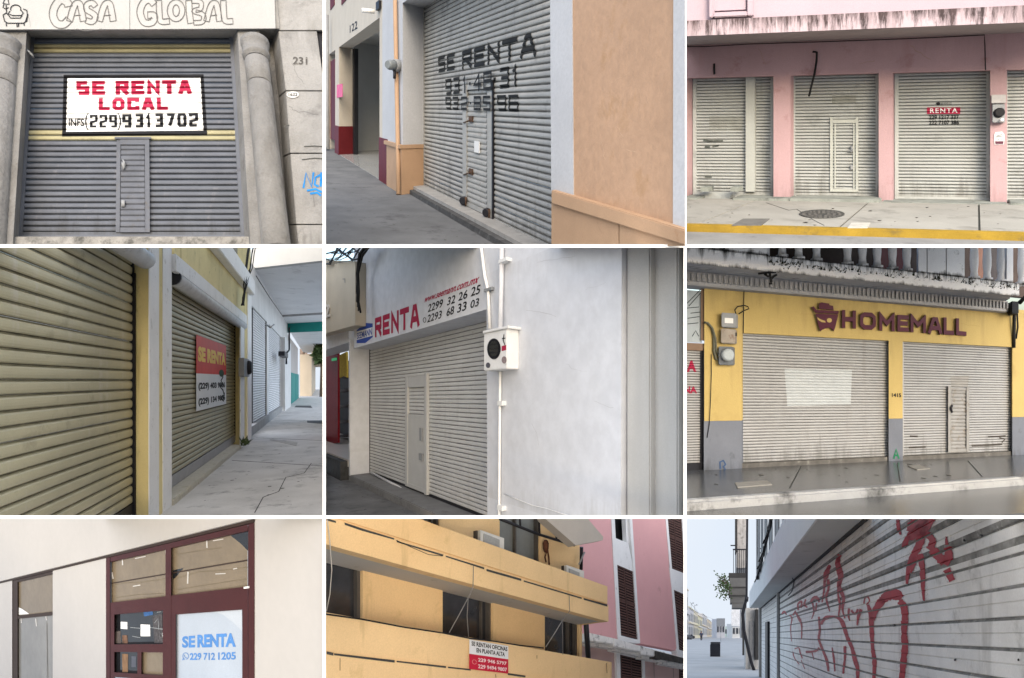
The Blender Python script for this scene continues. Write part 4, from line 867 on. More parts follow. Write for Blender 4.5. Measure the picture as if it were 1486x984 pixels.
# step and pavement
stp = mat('grey step concrete', (.2, .2, .2), .9, .14, 2, grime=((.11, .11, .11), .4, 3), bump=.3)
wst = fr.on_t(395, 958, TB - .06)[1]
_, wst2 = fr.on_t(104, 828, TB - .06)
build('step', MB().box(fr, S_(92, 600, wf) - .03, s1 + 2, TB - .9, TB - .06, -.1, max(.5, wst)), stp, B, bevel=.02)
TF = fr.T(95, 842, max(.5, wst))
pvE = build('pavement', MB().prism([fr.pt(S_(-300) - 14, TF, -.2), fr.pt(s1 + 6, TF, -.2), fr.pt(s1 + 6, TF, 12), fr.pt(S_(-300) - 14, TF, 12)], fr.b * -.1), mat('damp grey pavement', (.15, .15, .15), .7, .25, 1.2, grime=((.07, .07, .07), .5, 2), bump=.3), None, kind='structure')
# lettering on the wall
block(fr, 'RENTA', (186, 336), (343, 296), (186, 268), RED, B, wf, sw=.26, gap=.2, eps=.006)
text(fr, 'www.seemann.com.mx', (358, 214), (548, 143), (364, 196), RED, B, wf, bold=.02, eps=.006)
for b, p in (('2299', (372, 248, 424, 229, 376, 219)), ('32', (440, 224, 468, 214, 445, 194)), ('26', (480, 208, 512, 197, 484, 177)), ('25', (524, 192, 556, 181, 529, 159)),
             ('2293', (370, 284, 420, 268, 374, 256)), ('68', (438, 262, 464, 253, 442, 232)), ('33', (476, 250, 508, 239, 480, 218)), ('03', (522, 234, 552, 224, 526, 205))):
    text(fr, b, p[0:2], p[2:4], p[4:6], BLACK, B, wf, bold=.015, eps=.006)
strokes('phone_mark', fr, [arc(362, 274, 5, 9, 0, 360, 10)], 2, BLACK, B, wf)
blu = mat('blue logo paint', (.03, .07, .33), .6, bump=0)
area('logo', fr, [(121, 311), (150, 284), (178, 286), (178, 334), (152, 355), (121, 356)], blu, B, wf)
area('logo_panel', fr, [(121, 345), (121, 315), (178, 299), (178, 329)], WHITEP, B, wf, eps=.008)
text(fr, 'SEEMANN', (123, 342), (176, 327), (123, 320), blu, B, wf, bold=.02, eps=.012)
# meter box and conduits
mb_ = thing('meter_box', 'white box with a round black meter window and stickers on the white wall', 'meter box', fr.Z(625, 455, wf))
wx = wf + .28
box = build('box_body', MB().rect(fr, 570, 652, 313, 450, wx, .28, 610), WHITEP, mb_, bevel=.012)
build('box_lid', MB().rect(fr, 566, 656, 303, 312, wx + .03, .31, 610), WHITEP, mb_, bevel=.006)
flat('meter_window', fr, [fr.st(x, y, wx) for x, y in arc(607, 376, 24, 37, 0, 350, 24)], [tuple(range(25))], BLACK, mb_, wx, .008)
flat('meter_glass', fr, [fr.st(x, y, wx) for x, y in arc(607, 376, 17, 28, 0, 350, 24)], [tuple(range(25))], glass('dark meter glass', (.02, .022, .025)), mb_, wx, .014)
strokes('sticker', fr, [[(643, 325), (640, 345), (646, 362)], [(636, 340), (648, 338)]], 3, BLACK, mb_, wx)
area('sticker', fr, [(634, 366), (650, 362), (650, 380), (634, 384)], RED, mb_, wx)
flat('sticker', fr, [fr.st(x, y, wx) for x, y in arc(643, 415, 9, 13, 0, 340, 12)], [tuple(range(13))], mat('grey sticker', (.25, .2, .2), .6, .3, 20, bump=0), mb_, wx, .006)
flat('sticker', fr, [fr.st(x, y, wx) for x, y in arc(586, 434, 8, 10, 0, 340, 12)], [tuple(range(13))], mat('dark sticker', (.09, .09, .11), .6, .3, 20, bump=0), mb_, wx, .006)
cp = thing('conduit', 'white conduit running from the top of the wall into the meter box', 'conduit', fr.Z(633, 303, wf))
build('pipe', MB().tube([fr.Z(634, -60, wf + .06), fr.Z(632, 140, wf + .06), fr.Z(628, 305, wf + .1)], fr.m(9, 632, 200, wf), 10), ww, cp)
build('clamp', MB().rect(fr, 622, 650, 62, 74, wf + .12, .12), WHITEP, cp)
c2 = thing('conduit', 'thin white conduit below the meter box with two clamps', 'conduit', fr.Z(626, 950, wf))
build('pipe', MB().tube([fr.Z(628, 455, wf + .05), fr.Z(626, 700, wf + .05), fr.Z(624, 1000, wf + .05)], fr.m(5, 626, 700, wf), 8), WHITEP, c2)
for y in (568, 936): build('clamp', MB().rect(fr, 617, 634, y - 8, y + 8, wf + .1, .1), WHITEP, c2)
c3 = thing('conduit', 'narrow white conduit slanting down beside the phone numbers', 'conduit', fr.Z(588, 300, wf))
build('pipe', MB().tube([fr.Z(556, -20, wf + .04), fr.Z(574, 120, wf + .04), fr.Z(586, 170, wf + .04), fr.Z(591, 305, wf + .04)], fr.m(6, 580, 170, wf), 8), WHITEP, c3)
build('clamp', MB().rect(fr, 570, 596, 165, 175, wf + .08, .08), GREYM, c3)
cable('cable', fr, [(640, 888), (690, 908), (740, 928), (792, 940), (900, 975)], 1.5, WHITEP, 'thin white cable drooping along the bottom of the white wall', 'cable', wf + .03)
# ---------------- neighbour with the dark doorway
N_ = thing('beige_shop', 'beige neighbouring shop with a dark open doorway and a projecting sign box', 'shop', fr.Z(60, 720, wf))
be = mat('beige sign box', (.5, .45, .36), .7, .08, 1)
build('sign_box', MB().slab(fr, [(-60, 340), (-60, 60), (116, 66), (116, 292)], wf + .35, .5), be, N_)
text(fr, '2', (10, 268), (30, 262), (10, 222), mat('raised sign letter', (.6, .57, .52), .5, bump=0), N_, wf + .35, bold=.02, thick=.04, eps=.05)
strokes('sign_mark', fr, [[(72, 130), (80, 128), (80, 142)]], 3, GREYM, N_, wf + .35)
build('door_head', MB().box(fr, S_(-160, 500, wf), S_(91, 500, wf), fr.T(91, 352, wf), fr.T(91, 250, wf), -.1, wf - .02), ww, N_)
TFd = fr.T(88, 770, wf); wi = wf - 3.2
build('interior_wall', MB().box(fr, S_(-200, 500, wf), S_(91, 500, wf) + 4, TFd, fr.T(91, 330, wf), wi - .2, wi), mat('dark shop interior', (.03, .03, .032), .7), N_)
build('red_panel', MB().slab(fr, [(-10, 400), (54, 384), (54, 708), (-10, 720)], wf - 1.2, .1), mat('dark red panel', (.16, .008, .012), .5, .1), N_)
build('shop_floor', MB().box(fr, S_(-200, 500, wf), S_(91, 500, wf) - .02, TFd - .2, TFd + .03, wi, wf), mat('pale shop tile', (.46, .43, .4), .3, .06, 2, bump=0), N_)
build('door_step', MB().box(fr, S_(-200, 500, wf), S_(88, 500, wf), TF, TFd - .02, wf - .5, wf + .25), mat('dark grating', (.05, .05, .05), .8, .3, 5), N_)
for y in (470, 520, 575, 630, 680): build('shelf', MB().slab(fr, [(56, y), (92, y - 4), (92, y + 6), (56, y + 10)], wf - 2.2, .4), mat('dark shelf', (.07, .06, .055), .7), N_)
build('yellow_garment', MB().slab(fr, [(60, 398), (84, 386), (86, 478), (72, 470), (60, 478)], wf - 1.0, .08), mat('mustard cloth', (.42, .3, .05), .9, .2, 9), None, 'mustard yellow garment hanging in the dark doorway', 'garment')
build('exit_lamp', MB().slab(fr, [(32, 410), (46, 407), (46, 416), (32, 419)], wf - 1.1, .06), mat('green lit sign', (.03, .25, .1), .5, emit=.25, bump=0), None, 'small green lit sign inside the dark doorway', 'sign')
build('ceiling_lamp', MB().slab(fr, [(58, 384), (90, 374), (90, 382), (60, 390)], wf - 1.4, .06), WHITEP, N_)
random.seed(9)
for q, (x0, x1, l) in enumerate(((10, 110, 'mass of black service cables over the beige sign box'), (118, 150, 'black cables hanging down the left edge of the white wall'))):
    t = thing('cable_bundle', l, 'cables', fr.Z((x0 + x1) / 2, 120, wf + .4))
    for k in range(12 if q == 0 else 7):
        a = random.uniform(x0, x1)
        if q == 0: P = [(a - 60, 10 + random.uniform(0, 90)), (a, 20 + random.uniform(0, 60)), (a + 30, 5 + random.uniform(0, 50)), (a + 80, -20)]
        else: P = [(150 + random.uniform(-20, 60), -20), (132 + random.uniform(-6, 14), 40), (126 + random.uniform(-6, 6), 110), (122 + random.uniform(-4, 8), 170 + random.uniform(0, 40)), (134 + random.uniform(-10, 10), 230 + random.uniform(-20, 20))]
        build('cable', MB().tube([fr.Z(x, y, wf + .42 + .05 * random.random()) for x, y in P], fr.m(random.choice([1.3, 2, 2.6]), 60, 60, wf), 5), CABLE, t)
cracks(fr, B, wf, [(760, 70, 18, -3, 9), (720, 240, 16, 4, 6), (860, 430, 14, 3, 7), (930, 170, 10, -6, 6), (740, 640, 3, 15, 5), (960, 560, 12, 5, 6)], 9, (.44, .445, .46))
spots(fr, TF, [(20, 850), (60, 800), (340, 960), (40, 960)], 3, GUM, pvE, 30)
# ================================================================ bay 6: yellow HOMEMALL shop under a balcony
by = bay(1, 2, 990, 352, 2.4355)
fr = Fr(by, (3030, 585), UP, (1240, 560), (600, 765), 10.5)
yw = mat('mustard wall paint', (.448, .336, .128), .75, .06, 1.1, grime=((.352, .256, .096), .3, 1.6), streak=((.320, .232, .096), .22, 2), bump=.2, drips=((fr, fr.T(600, 200, .16), 1, .7, (.288, .216, .088), 2, .5),))
gy = mat('slate grey dado paint', (.148, .160, .188), .7, .1, 1.5, drips=((fr, fr.T(600, 790, .16), -1, .5, (.072, .076, .080), 3, .7),), grime=((.088, .096, .104), .25, 4), bump=.1)
slf = mat('greyish white shutter', (.355, .355, .352), .45, .06, 1.2, grime=((.264, .256, .244), .28, 1.3), streak=((.288, .280, .272), .2, 4), bump=0, drips=((fr, fr.T(600, 770), -1, .8, (.13, .125, .11), 3, .6),))
S_ = lambda x, y=560, w=0: fr.S(x, y, w)
TB = fr.T(600, 765); TT = fr.T(600, 342); wp = .16; TD = fr.T(760, 622, wp)
B = thing('homemall_shop', 'mustard yellow shop with raised maroon HOMEMALL letters over two shutters', 'shop', fr.Z(600, 790, wp))
xs = ((78, 210), (730, 779), (1167, 1300))
for x0, x1 in xs:
    build('pier', MB().box(fr, S_(x0, 560, wp), S_(x1, 560, wp), TD, TT, -.1, wp), yw, B)
    build('dado', MB().box(fr, S_(x0, 560, wp) - .004, S_(x1, 560, wp) + .004, TB - .5, TD - .002, -.1, wp + .012), gy, B)
build('wall', MB().box(fr, S_(78, 560, wp), S_(1300, 560, wp), TT, fr.T(600, 190), -.1, wp + .003), yw, B)
shA = shutter(B, fr, S_(206), S_(734), TB + .02, TT + .02, 43, .035, slf, slf, label='wide greyish white shutter with a pale repainted rectangle')
shB = shutter(B, fr, S_(776), S_(1170), TB + .02, TT + .02, 43, .035, slf, slf, label='greyish white shutter with a wicket door')
area('repainted_patch', fr, [(372, 578), (596, 572), (600, 450), (362, 446)], mat('fresh pale paint', (.432, .456, .464), .5, .05, 2, streak=((.440, .448, .448), .3, 5), bump=0), shA.o, sh=shA)
area('repainted_patch', fr, [(950, 510), (1010, 508), (1012, 470), (948, 474)], mat('dull grey paint', (.288, .280, .264), .6, .15, 5, bump=0), shB.o, sh=shB)
dm = mat('white wicket steel six', (.27, .265, .255), .5, .1, 4, grime=((.160, .112, .072), .4, 7))
wd = build('wicket_door', MB().rect(fr, 940, 951, 508, 742, .11, .07).rect(fr, 1005, 1015, 512, 738, .11, .07).rect(fr, 951, 1005, 514, 522, .10, .06).rect(fr, 951, 1005, 730, 741, .10, .06), dm, B)
pp = (fr.T(951, 522, .07) - fr.T(951, 730, .07)) / 16; t2 = fr.T(951, 730, .07)
for i in range(16): build('door_slat', MB().add([fr.pt(s_, t2 + (i + y) * pp, .05 + .03 * d) for y, d in PROF for s_ in (S_(951.5, 560, .07), S_(1004.5, 560, .07))], [(2 * k, 2 * k + 1, 2 * k + 3, 2 * k + 2) for k in range(len(PROF) - 1)]), dm, wd)
build('handle', MB().tube([fr.Z(954, 575, .12), fr.Z(950, 585, .16), fr.Z(953, 600, .12)], .02), DARKM, wd)
strokes('scrape', fr, [[(804, 684), (832, 685)], [(800, 724), (860, 722)], [(1080, 686), (1112, 685), (1142, 683)], [(1022, 718), (1076, 716), (1130, 712)], [(1120, 690), (1140, 694), (1128, 706)]], 6, mat('bare dark metal', (.072, .064, .056), .7, .4, 16, bump=0), shB.o, sh=shB)
# raised letters and trolley emblem
mr = mat('maroon letter plastic', (.068, .006, .018), .4, .08, 3, bump=0)
for ch, p in zip('HOMEMALL', ((565, 303, 614, 305, 240), (629, 307, 684, 310, 247), (696, 312, 750, 315, 252), (760, 315, 800, 317, 257), (806, 317, 860, 321, 258), (868, 323, 916, 325, 264), (922, 326, 958, 328, 266), (966, 328, 1002, 331, 269))):
    block(fr, ch, p[0:2], p[2:4], (p[0], p[4]), mr, B, wp, sw=.25, thick=.10, eps=.10)
em = thing('trolley_emblem', 'maroon shopping basket emblem beside the raised letters on the yellow wall', 'emblem', fr.Z(510, 310, wp))
def cut(n, pts): flat(n, fr, [fr.st(x, y, wp) for x, y in pts], [tuple(range(len(pts)))], mr, em, wp, .1, thick=.1)
cut('basket_rim', [(458, 230), (466, 228), (476, 240), (554, 244), (552, 254), (472, 250)]); cut('goods', [(484, 236), (484, 220), (494, 214), (508, 216), (520, 218), (522, 224), (534, 226), (536, 240)])
cut('basket', [(472, 253), (552, 257), (548, 272), (541, 300), (536, 314), (526, 303), (514, 302), (500, 306), (489, 314), (482, 292)])
for n_, pts in (('basket_gap', [(478, 266), (492, 274), (506, 279), (508, 285), (494, 283), (482, 276)]), ('basket_gap', arc(521, 277, 9, 8, 0, 330, 11))): flat(n_, fr, [fr.st(x, y, wp) for x, y in pts], [tuple(range(len(pts)))], yw, em, wp, .104)
text(fr, '1415', (741, 546), (774, 547), (741, 532), BLACK, B, wp, bold=.03)
grn = mat('green spray', (.016, .160, .072), .6, bump=0); strokes('graffiti', fr, [[(748, 764), (756, 730), (766, 764)], [(751, 752), (763, 752)]], 6, grn, B, wp + .012)
strokes('graffiti', fr, [[(136, 800), (134, 776), (146, 770), (154, 784), (146, 792), (156, 806)]], 6, mat('faded blue spray', (.048, .088, .176), .7, bump=0), B, wp + .012)
# shop on the left, cut off
L_ = thing('neighbour_shop', 'neighbouring shop with red lettering on its shutter and a pale printed banner above', 'shop', fr.Z(40, 790, .1))
brown = mat('brown frame', (.200, .136, .096), .7, .1, 3)
shL = shutter(L_, fr, S_(-200), S_(76), TB + .05, fr.T(40, 372), 44, .04, slf, DARKM, label='shutter with red lettering')
build('frame', MB().rect(fr, -200, 78, 345, 372, .1, .14), brown, L_); build('frame', MB().rect(fr, 66, 79, 150, 345, .1, .14), brown, L_)
bnr = build('banner', MB().rect(fr, -200, 66, 150, 342, .05, .05), mat('pale blue banner', (.368, .416, .448), .6, .1, 3, bump=0), L_)
strokes('print', fr, [[(18, 215), (70, 162)], [(24, 225), (66, 178)], [(18, 232), (60, 228)], [(30, 250), (64, 246)], [(20, 268), (62, 262)], [(20, 288), (58, 284)], [(36, 332), (48, 312), (60, 332)]], 2.5, BLACK, bnr, .05)
text(fr, 'A', (18, 458), (52, 458), (18, 416), RED, shL.o, sh=shL, bold=.05); text(fr, 'NA', (8, 533), (54, 533), (8, 508), RED, shL.o, sh=shL, bold=.04)
# balcony
wb = 1.5
Tb0 = fr.T(600, 130, wb); Tb1 = fr.T(600, 78, wb)
dirt = mat('mouldy white balcony plaster', (.86, .86, .86), .85, .06, 2, grime=((.2, .2, .19), .2, 3.5), bump=.35, drips=((fr, Tb1 + .02, 1, .3, (.016, .016, .014), 5, .95), (fr, Tb1, -1, .14, (.024, .024, .021), 4, .9), (fr, Tb0, -1, .12, (.048, .048, .044), 3, .8)))  # base white pushed up to counter shade cast by the bay above
sB0, sB1 = S_(-260, 100, wb), S_(1192, 190, wb)
Bc = thing('balcony', 'mould-stained white balcony with balusters over the yellow shop', 'balcony', fr.Z(600, 130, wb))
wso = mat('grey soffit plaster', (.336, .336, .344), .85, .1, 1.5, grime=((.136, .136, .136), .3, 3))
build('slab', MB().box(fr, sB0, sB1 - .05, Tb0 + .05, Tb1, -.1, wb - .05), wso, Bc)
build('front_band', MB().box(fr, sB0, sB1, Tb0, Tb1, wb - .05, wb), dirt, Bc, bevel=.02)
Tm0 = fr.T(600, 198, .45)
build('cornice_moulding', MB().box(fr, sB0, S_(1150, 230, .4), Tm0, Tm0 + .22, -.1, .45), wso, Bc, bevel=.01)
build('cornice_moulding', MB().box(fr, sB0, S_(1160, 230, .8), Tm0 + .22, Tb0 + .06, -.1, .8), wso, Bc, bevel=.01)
mb = MB(); s_ = sB0
while s_ < S_(1150, 230, .5): mb.box(fr, s_, s_ + .05, Tm0 + .06, Tm0 + .19, .45, .50); s_ += .105
o = build('dentil', mb, mat('dentil plaster', (.288, .288, .292), .85), Bc); o['kind'] = 'stuff'
hB = fr.m(150, 600, 40, wb); tR = Tb1 + .45 + .0
wbal = wb - .17
bx = [(x * 1206 / 1 ) for x in ()]
def zx1(x): return 990 + x / 4.824
cols = [570, 690, 800, 905] ; 
cols = [zx1(x) for x in (700, 815, 940)] + [1236 + x / 4.824 for x in (-30, 75, 178, 285, 385, 857, 947, 1045, 1190)]
zx2 = lambda x: 1236 + x / 4.824
piers = [(zx1(-80), zx1(290)), (zx1(296), zx1(596)), (zx2(466), zx2(526)), (zx2(530), zx2(660)), (zx2(664), zx2(792)), (zx2(1085), zx2(1132))]
Z2 = lambda u: (u - 990) * by.k
for u in cols:
    s_ = S_(Z2(u), 60, wbal); P = fr.pt(s_, Tb1 - .02, wbal)
    build('baluster', MB().lathe(P, fr.b, fr.a, [(0, .09), (.08, .09), (.09, .06), (.18, .052), (.3, .064), (.42, .066), (.6, .058), (.95, .05), (1.2, .06), (1.3, .09)], 10), dirt, Bc)
for u0, u1 in piers: build('balcony_pier', MB().box(fr, S_(Z2(u0), 60, wb - .02), S_(Z2(u1), 60, wb - .02), Tb1 - .02, Tb1 + 1.4, wb - .32, wb - .03), dirt, Bc, bevel=.01)
build('balcony_wall', MB().box(fr, sB0, S_(1400, 200, 0), Tb1, Tb1 + 2.4, -.3, -.12), mat('dark balcony back wall', (.080, .060, .052), .8, .3, 2), B)
for x0, x1, m in ((700, 742, (.16, .05, .05)), (750, 784, (.13, .035, .04)), (1040, 1066, (.26, .14, .1)), (1086, 1112, (.07, .06, .06))):
    build('balcony_door', MB().rect(fr, x0, x1, -40, 140, -.05, .06), mat('balcony door %d' % x0, m, .6, .15, 3), B)
random.seed(21); wdm = mat('dry moss', (.024, .026, .016), .9, .3, 9)
mb = MB()
for k in range(260):
    x = random.uniform(300, 1190); p = fr.Z(x, 52 + (x - 100) * .098 + random.gauss(0, 5), wb + .01); d = Vector((random.gauss(0, .02), -.02, random.gauss(.02, .03))); q = Vector((random.uniform(.005, .018), 0, random.uniform(-.01, .01))); mb.add([p - q, p + q, p + d], [(0, 1, 2)])
build('moss', mb, wdm, None, 'dark moss growing along the ledge below the balusters', 'moss', kind='stuff')
P = fr.Z(312, 110, 1.2); mb = MB()
for k in range(10):
    q = P + Vector((random.gauss(0, .06), -.05, random.gauss(0, .05))); mb.tube([q, q + Vector((random.gauss(0, .09), 0, random.gauss(-.05, .06)))], .018, 5)
build('wire_tangle', mb, CABLE, None, 'small black tangle of wire under the balcony edge at left', 'wires')
# meters and conduits on the left pier
m1 = thing('electric_box', 'upper grey electric box with a white label on the yellow pier', 'electric box', fr.Z(162, 300, wp))
build('box_body', MB().rect(fr, 138, 190, 247, 298, wp + .2, .2), GREYM, m1, bevel=.012); build('box_label', MB().rect(fr, 150, 180, 266, 284, wp + .208, .01), WHITEP, m1)
m2 = thing('electric_box', 'rusty lower electric box between the labelled box and the meter', 'electric box', fr.Z(162, 356, wp))
build('box_body', MB().rect(fr, 136, 187, 303, 355, wp + .18, .18), mat('rust streaked box', (.288, .256, .216), .6, .15, 5, grime=((.160, .080, .040), .5, 9)), m2, bevel=.012); build('hinge', MB().rect(fr, 187, 192, 318, 330, wp + .16, .05), DARKM, m2)
m3 = thing('electric_meter', 'square grey electric meter with round glass on the yellow pier', 'meter', fr.Z(155, 434, wp))
build('meter_base', MB().rect(fr, 128, 180, 366, 432, wp + .16, .16), mat('dark grey meter box', (.128, .140, .152), .5, .1, 4), m3, bevel=.012)
P = fr.Z(155, 397, wp + .16); build('meter_glass', MB().lathe(P, Vector((0, -1, 0)), fr.b, [(0, .105), (.1, .10), (.12, .07)], 16), mat('pale meter dial', (.360, .400, .416), .15, .1, 20, bump=0), m3)
cable('conduit', fr, [(78, 282, .2), (90, 284, .22), (104, 300, .22), (112, 330, .22), (112, 385, .22), (120, 412, .22), (130, 414, .22)], 4.5, mat('grey green conduit', (.120, .120, .088), .6), 'thick grey conduit curving from the corner into the meter', 'conduit', .2)
cable('conduit', fr, [(92, 288, .2), (108, 304, .26), (118, 340, .26), (120, 380, .24), (128, 400, .22)], 3.5, mat('grey green conduit', (.120, .120, .088), .6), 'thinner conduit beside the thick grey one, left of the boxes', 'conduit', .2)
cable('cable', fr, [(190, 252, .3), (186, 238, .3), (196, 226, .3), (218, 222, .3), (232, 226, .3), (236, 234, .3), (220, 240, .25), (200, 252, .25)], 2, CABLE, 'looped black cable above the labelled electric box', 'cable', .3)
cable('cable', fr, [(219, 150, .22), (217, 230, .2), (216, 320, .2)], 1.6, CABLE, 'thin dark cable running straight down to the shutter corner', 'cable', .2)
cable('cable', fr, [(103, 395, .2), (103, 470, .2), (100, 560, .2), (96, 640, .2), (88, 690, .2)], 1.4, CABLE, 'thin cable trailing down the left yellow pier', 'cable', .2)
ln = thing('junction_box', 'black junction box with wires under the right end of the balcony', 'junction box', fr.Z(1176, 250, .5))
build('box_body', MB().rect(fr, 1164, 1190, 206, 250, .6, .4), BLACK, ln, bevel=.02)
build('wire', MB().tube([fr.Z(1174, 250, .3), fr.Z(1172, 330, .22), fr.Z(1172, 372, .2)], .03, 6), CABLE, ln); build('wire', MB().tube([fr.Z(1184, 250, .3), fr.Z(1186, 300, .22), fr.Z(1180, 340, .2)], .015, 6), CABLE, ln); build('wire', MB().tube([fr.Z(1190, 215, .5), fr.Z(1215, 190, .7), fr.Z(1240, 200, .7)], .04, 6), CABLE, ln)
# pavement, kerb, wet road
wet = mat('wet grey pavement', (.096, .100, .102), .16, .2, 1.0, grime=((.056, .056, .056), .4, 1.6), bump=.12, spec=.5)
TS = fr.T(140, 802, wp + .02)
wk = fr.on_t(600, 866, TS)[1]
pvF = build('pavement', MB().prism([fr.pt(S_(-400), TS, -.3), fr.pt(S_(1700), TS, -.3), fr.pt(S_(1700), TS, wk), fr.pt(S_(-400), TS, wk)], fr.b * -.3), wet, None, kind='structure')
build('threshold', MB().box(fr, S_(206), S_(1170), TS - .05, TB + .02, -.2, .12), mat('rough dark threshold', (.128, .120, .108), .9, .3, 6, grime=((.280, .264, .240), .35, 6), bump=.5), B)
hk = TS - fr.T(600, 904, wk + .2)
build('kerb', MB().box(fr, S_(-400), S_(1700), TS - hk - .1, TS + .01, wk, wk + .22), mat('chipped white kerb', (.368, .368, .360), .85, .1, 3, grime=((.048, .048, .044), .62, 1.8), bump=.5), None, kind='structure', bevel=.03)
build('road', MB().prism([fr.pt(S_(-400), TS - hk, wk + .1), fr.pt(S_(1700), TS - hk, wk + .1), fr.pt(S_(1700), TS - hk, wk + 2.2), fr.pt(S_(-400), TS - hk, wk + 2.2)], fr.b * -.1), mat('wet road concrete', (.088, .088, .086), .14, .2, 1.5, grime=((.128, .124, .112), .3, 2), bump=.12, spec=.5), None, kind='structure')
for pts, l in (([(186, 848), (300, 840), (318, 854), (196, 864)], 'pale cover plate in the wet pavement near the left pier'), ([(796, 788), (838, 785), (876, 798), (830, 802)], 'pale cover plate in the wet pavement before the right shutter')):
    build('cover_plate', MB().prism([fr.zt(x, y, TS + .012) for x, y in pts], fr.b * -.012), mat('pale cover', (.288, .272, .240), .6, .15, 5), None, l, 'cover')
cracks(fr, B, wp + .003, [(420, 250, 14, 3, 5), (980, 285, 12, 2, 6), (230, 230, 3, 10, 5)], 10, (.36, .26, .1))
spots(fr, TS, [(20, 815), (1200, 765), (1200, 815), (20, 885)], 7, GUM, pvF, 35)
for x0, y0, x1, y1 in ((420, 792, 380, 868), (760, 780, 770, 846), (1010, 772, 1060, 828)): joint(fr, TS, (x0, y0), (x1, y1), .015, JNT, pvF)
# ================================================================ bay 7: cream wall with brown-framed windows
by = bay(2, 0, 0, 744, 3.122)
fr = Fr(by, (-388, 940), UP, (330, 925), (800, 500), 7.6)
cw = mat('cream white wall paint', (.440, .424, .404), .75, .035, .7, grime=((.432, .408, .376), .15, 1.2), bump=.02, bs=5, fine=.03)
fb7 = mat('maroon brown window frame', (.060, .018, .018), .4, .12, 4, bump=.04)
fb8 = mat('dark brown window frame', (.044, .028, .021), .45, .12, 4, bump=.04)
pap = mat('brown backing card behind glass', (.208, .164, .108), .25, .1, 2.5, grime=((.160, .124, .080), .3, 2), bump=.12, bs=6, spec=.6)
fro = mat('grey frosted glass', (.240, .232, .212), .18, .12, 1.4, bump=.05, bs=4, spec=.6)
gl = glass('dark window glass', (.014, .016, .018))
tape = mat('white tape', (.528, .512, .480), .5, bump=0, fine=0, var=.05)
B = thing('cream_building', 'cream white wall with brown framed windows, one with a SE RENTA poster', 'building', fr.Z(800, 770))
S_ = lambda x, y=500, w=0: fr.S(x, y, w)
TT = fr.T(820, 112); Tlow = fr.T(800, 860)
wB = .10
build('lintel_wall', MB().box(fr, S_(-200), S_(1700), TT, TT + 2.5, -.3, wB), cw, B)
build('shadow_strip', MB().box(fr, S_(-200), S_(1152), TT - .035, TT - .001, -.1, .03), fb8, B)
for x0, x1 in ((-200, 55), (239, 480), (1153, 1700)): build('wall_panel', MB().box(fr, S_(x0), S_(x1), Tlow, TT - .001 if x0 > 1000 else TT - .037, -.25, .0), cw, B)
# left window
w1 = build('window', MB().box(fr, S_(56), S_(78), Tlow, TT - .04, -.14, -.02).box(fr, S_(78), S_(238), fr.T(85, 480), fr.T(85, 466), -.12, -.03).box(fr, S_(78), S_(238), TT - .09, TT - .04, -.12, -.02), fb8, B, label='narrow dark brown framed window at the left')
build('pane', MB().box(fr, S_(78), S_(240), fr.T(85, 466), TT - .09, -.12, -.09), pap, w1)
build('pane', MB().box(fr, S_(78), S_(242), Tlow, fr.T(85, 480), -.12, -.09), fro, w1)
area('torn_corner', fr, [(82, 463), (133, 459), (100, 436), (82, 428)], WHITEP, w1, -.09)
strokes('tape', fr, [[(162, 480), (166, 515)], [(96, 480), (98, 500)], [(208, 470), (212, 488)]], 4, tape, w1, -.09)
strokes('film_edge', fr, [[(212, 500), (216, 749)]], 3, mat('film edge', (.160, .152, .136), .4, bump=0), w1, -.09)
# large window
TtA, TtB = fr.T(760, 399, -.02), fr.T(760, 378, -.02)
s0, sm0, sm1, s1 = S_(481), S_(750), S_(775), S_(1152)
fw = S_(500) - s0
w2 = build('window', MB().box(fr, s0, s0 + fw * .9, Tlow, TT - .04, -.16, .01).box(fr, s1 - fw * .75, s1, Tlow, TT - .04, -.16, .02).box(fr, s0 + fw, s1 - fw * .8, TT - .11, TT - .04, -.14, .0)
     .box(fr, sm0, sm1, Tlow, TT - .11, -.14, .005).box(fr, s0 + fw, sm0, TtA, TtB, -.14, .0).box(fr, sm1, s1 - fw * .8, TtA, TtB, -.14, .0), fb7, B, label='large maroon framed window with four kinds of pane')
for a_, b_, yl in ((s0 + fw, sm0, 'l'), (sm1, s1 - fw * .8, 'r')):
    tm = fr.T(630, 292, -.1) if yl == 'l' else fr.T(960, 222, -.1)
    tm = (TtB + TT - .11) / 2 - .01
    build('pane', MB().box(fr, a_, b_, TtB, tm - .008, -.13, -.10), pap, w2); build('pane', MB().box(fr, a_, b_, tm + .008, TT - .11, -.13, -.10), pap, w2)
    build('pane_joint', MB().box(fr, a_, b_, tm - .008, tm + .008, -.13, -.085), fb8, w2)
area('torn_corner', fr, [(1030, 92), (1132, 66), (1132, 182), (1090, 140)], gl, w2, -.10, eps=.006); area('torn_corner', fr, [(782, 262), (832, 250), (790, 300), (782, 300)], gl, w2, -.10, eps=.006)
strokes('tape', fr, [[(612, 208), (636, 203), (660, 198)], [(602, 334), (636, 328)], [(965, 128), (1012, 120)], [(976, 278), (1022, 276)], [(1056, 256), (1074, 252)]], 4, tape, w2, -.10, eps=.008)
strokes('tape', fr, [[(936, 110), (938, 160)], [(852, 268), (850, 322)], [(555, 208), (556, 238)], [(508, 270), (512, 300)], [(752, 170), (754, 210)], [(757, 260), (756, 350)], [(1146, 212), (1144, 300)]], 6, tape, w2, -.10, eps=.008)
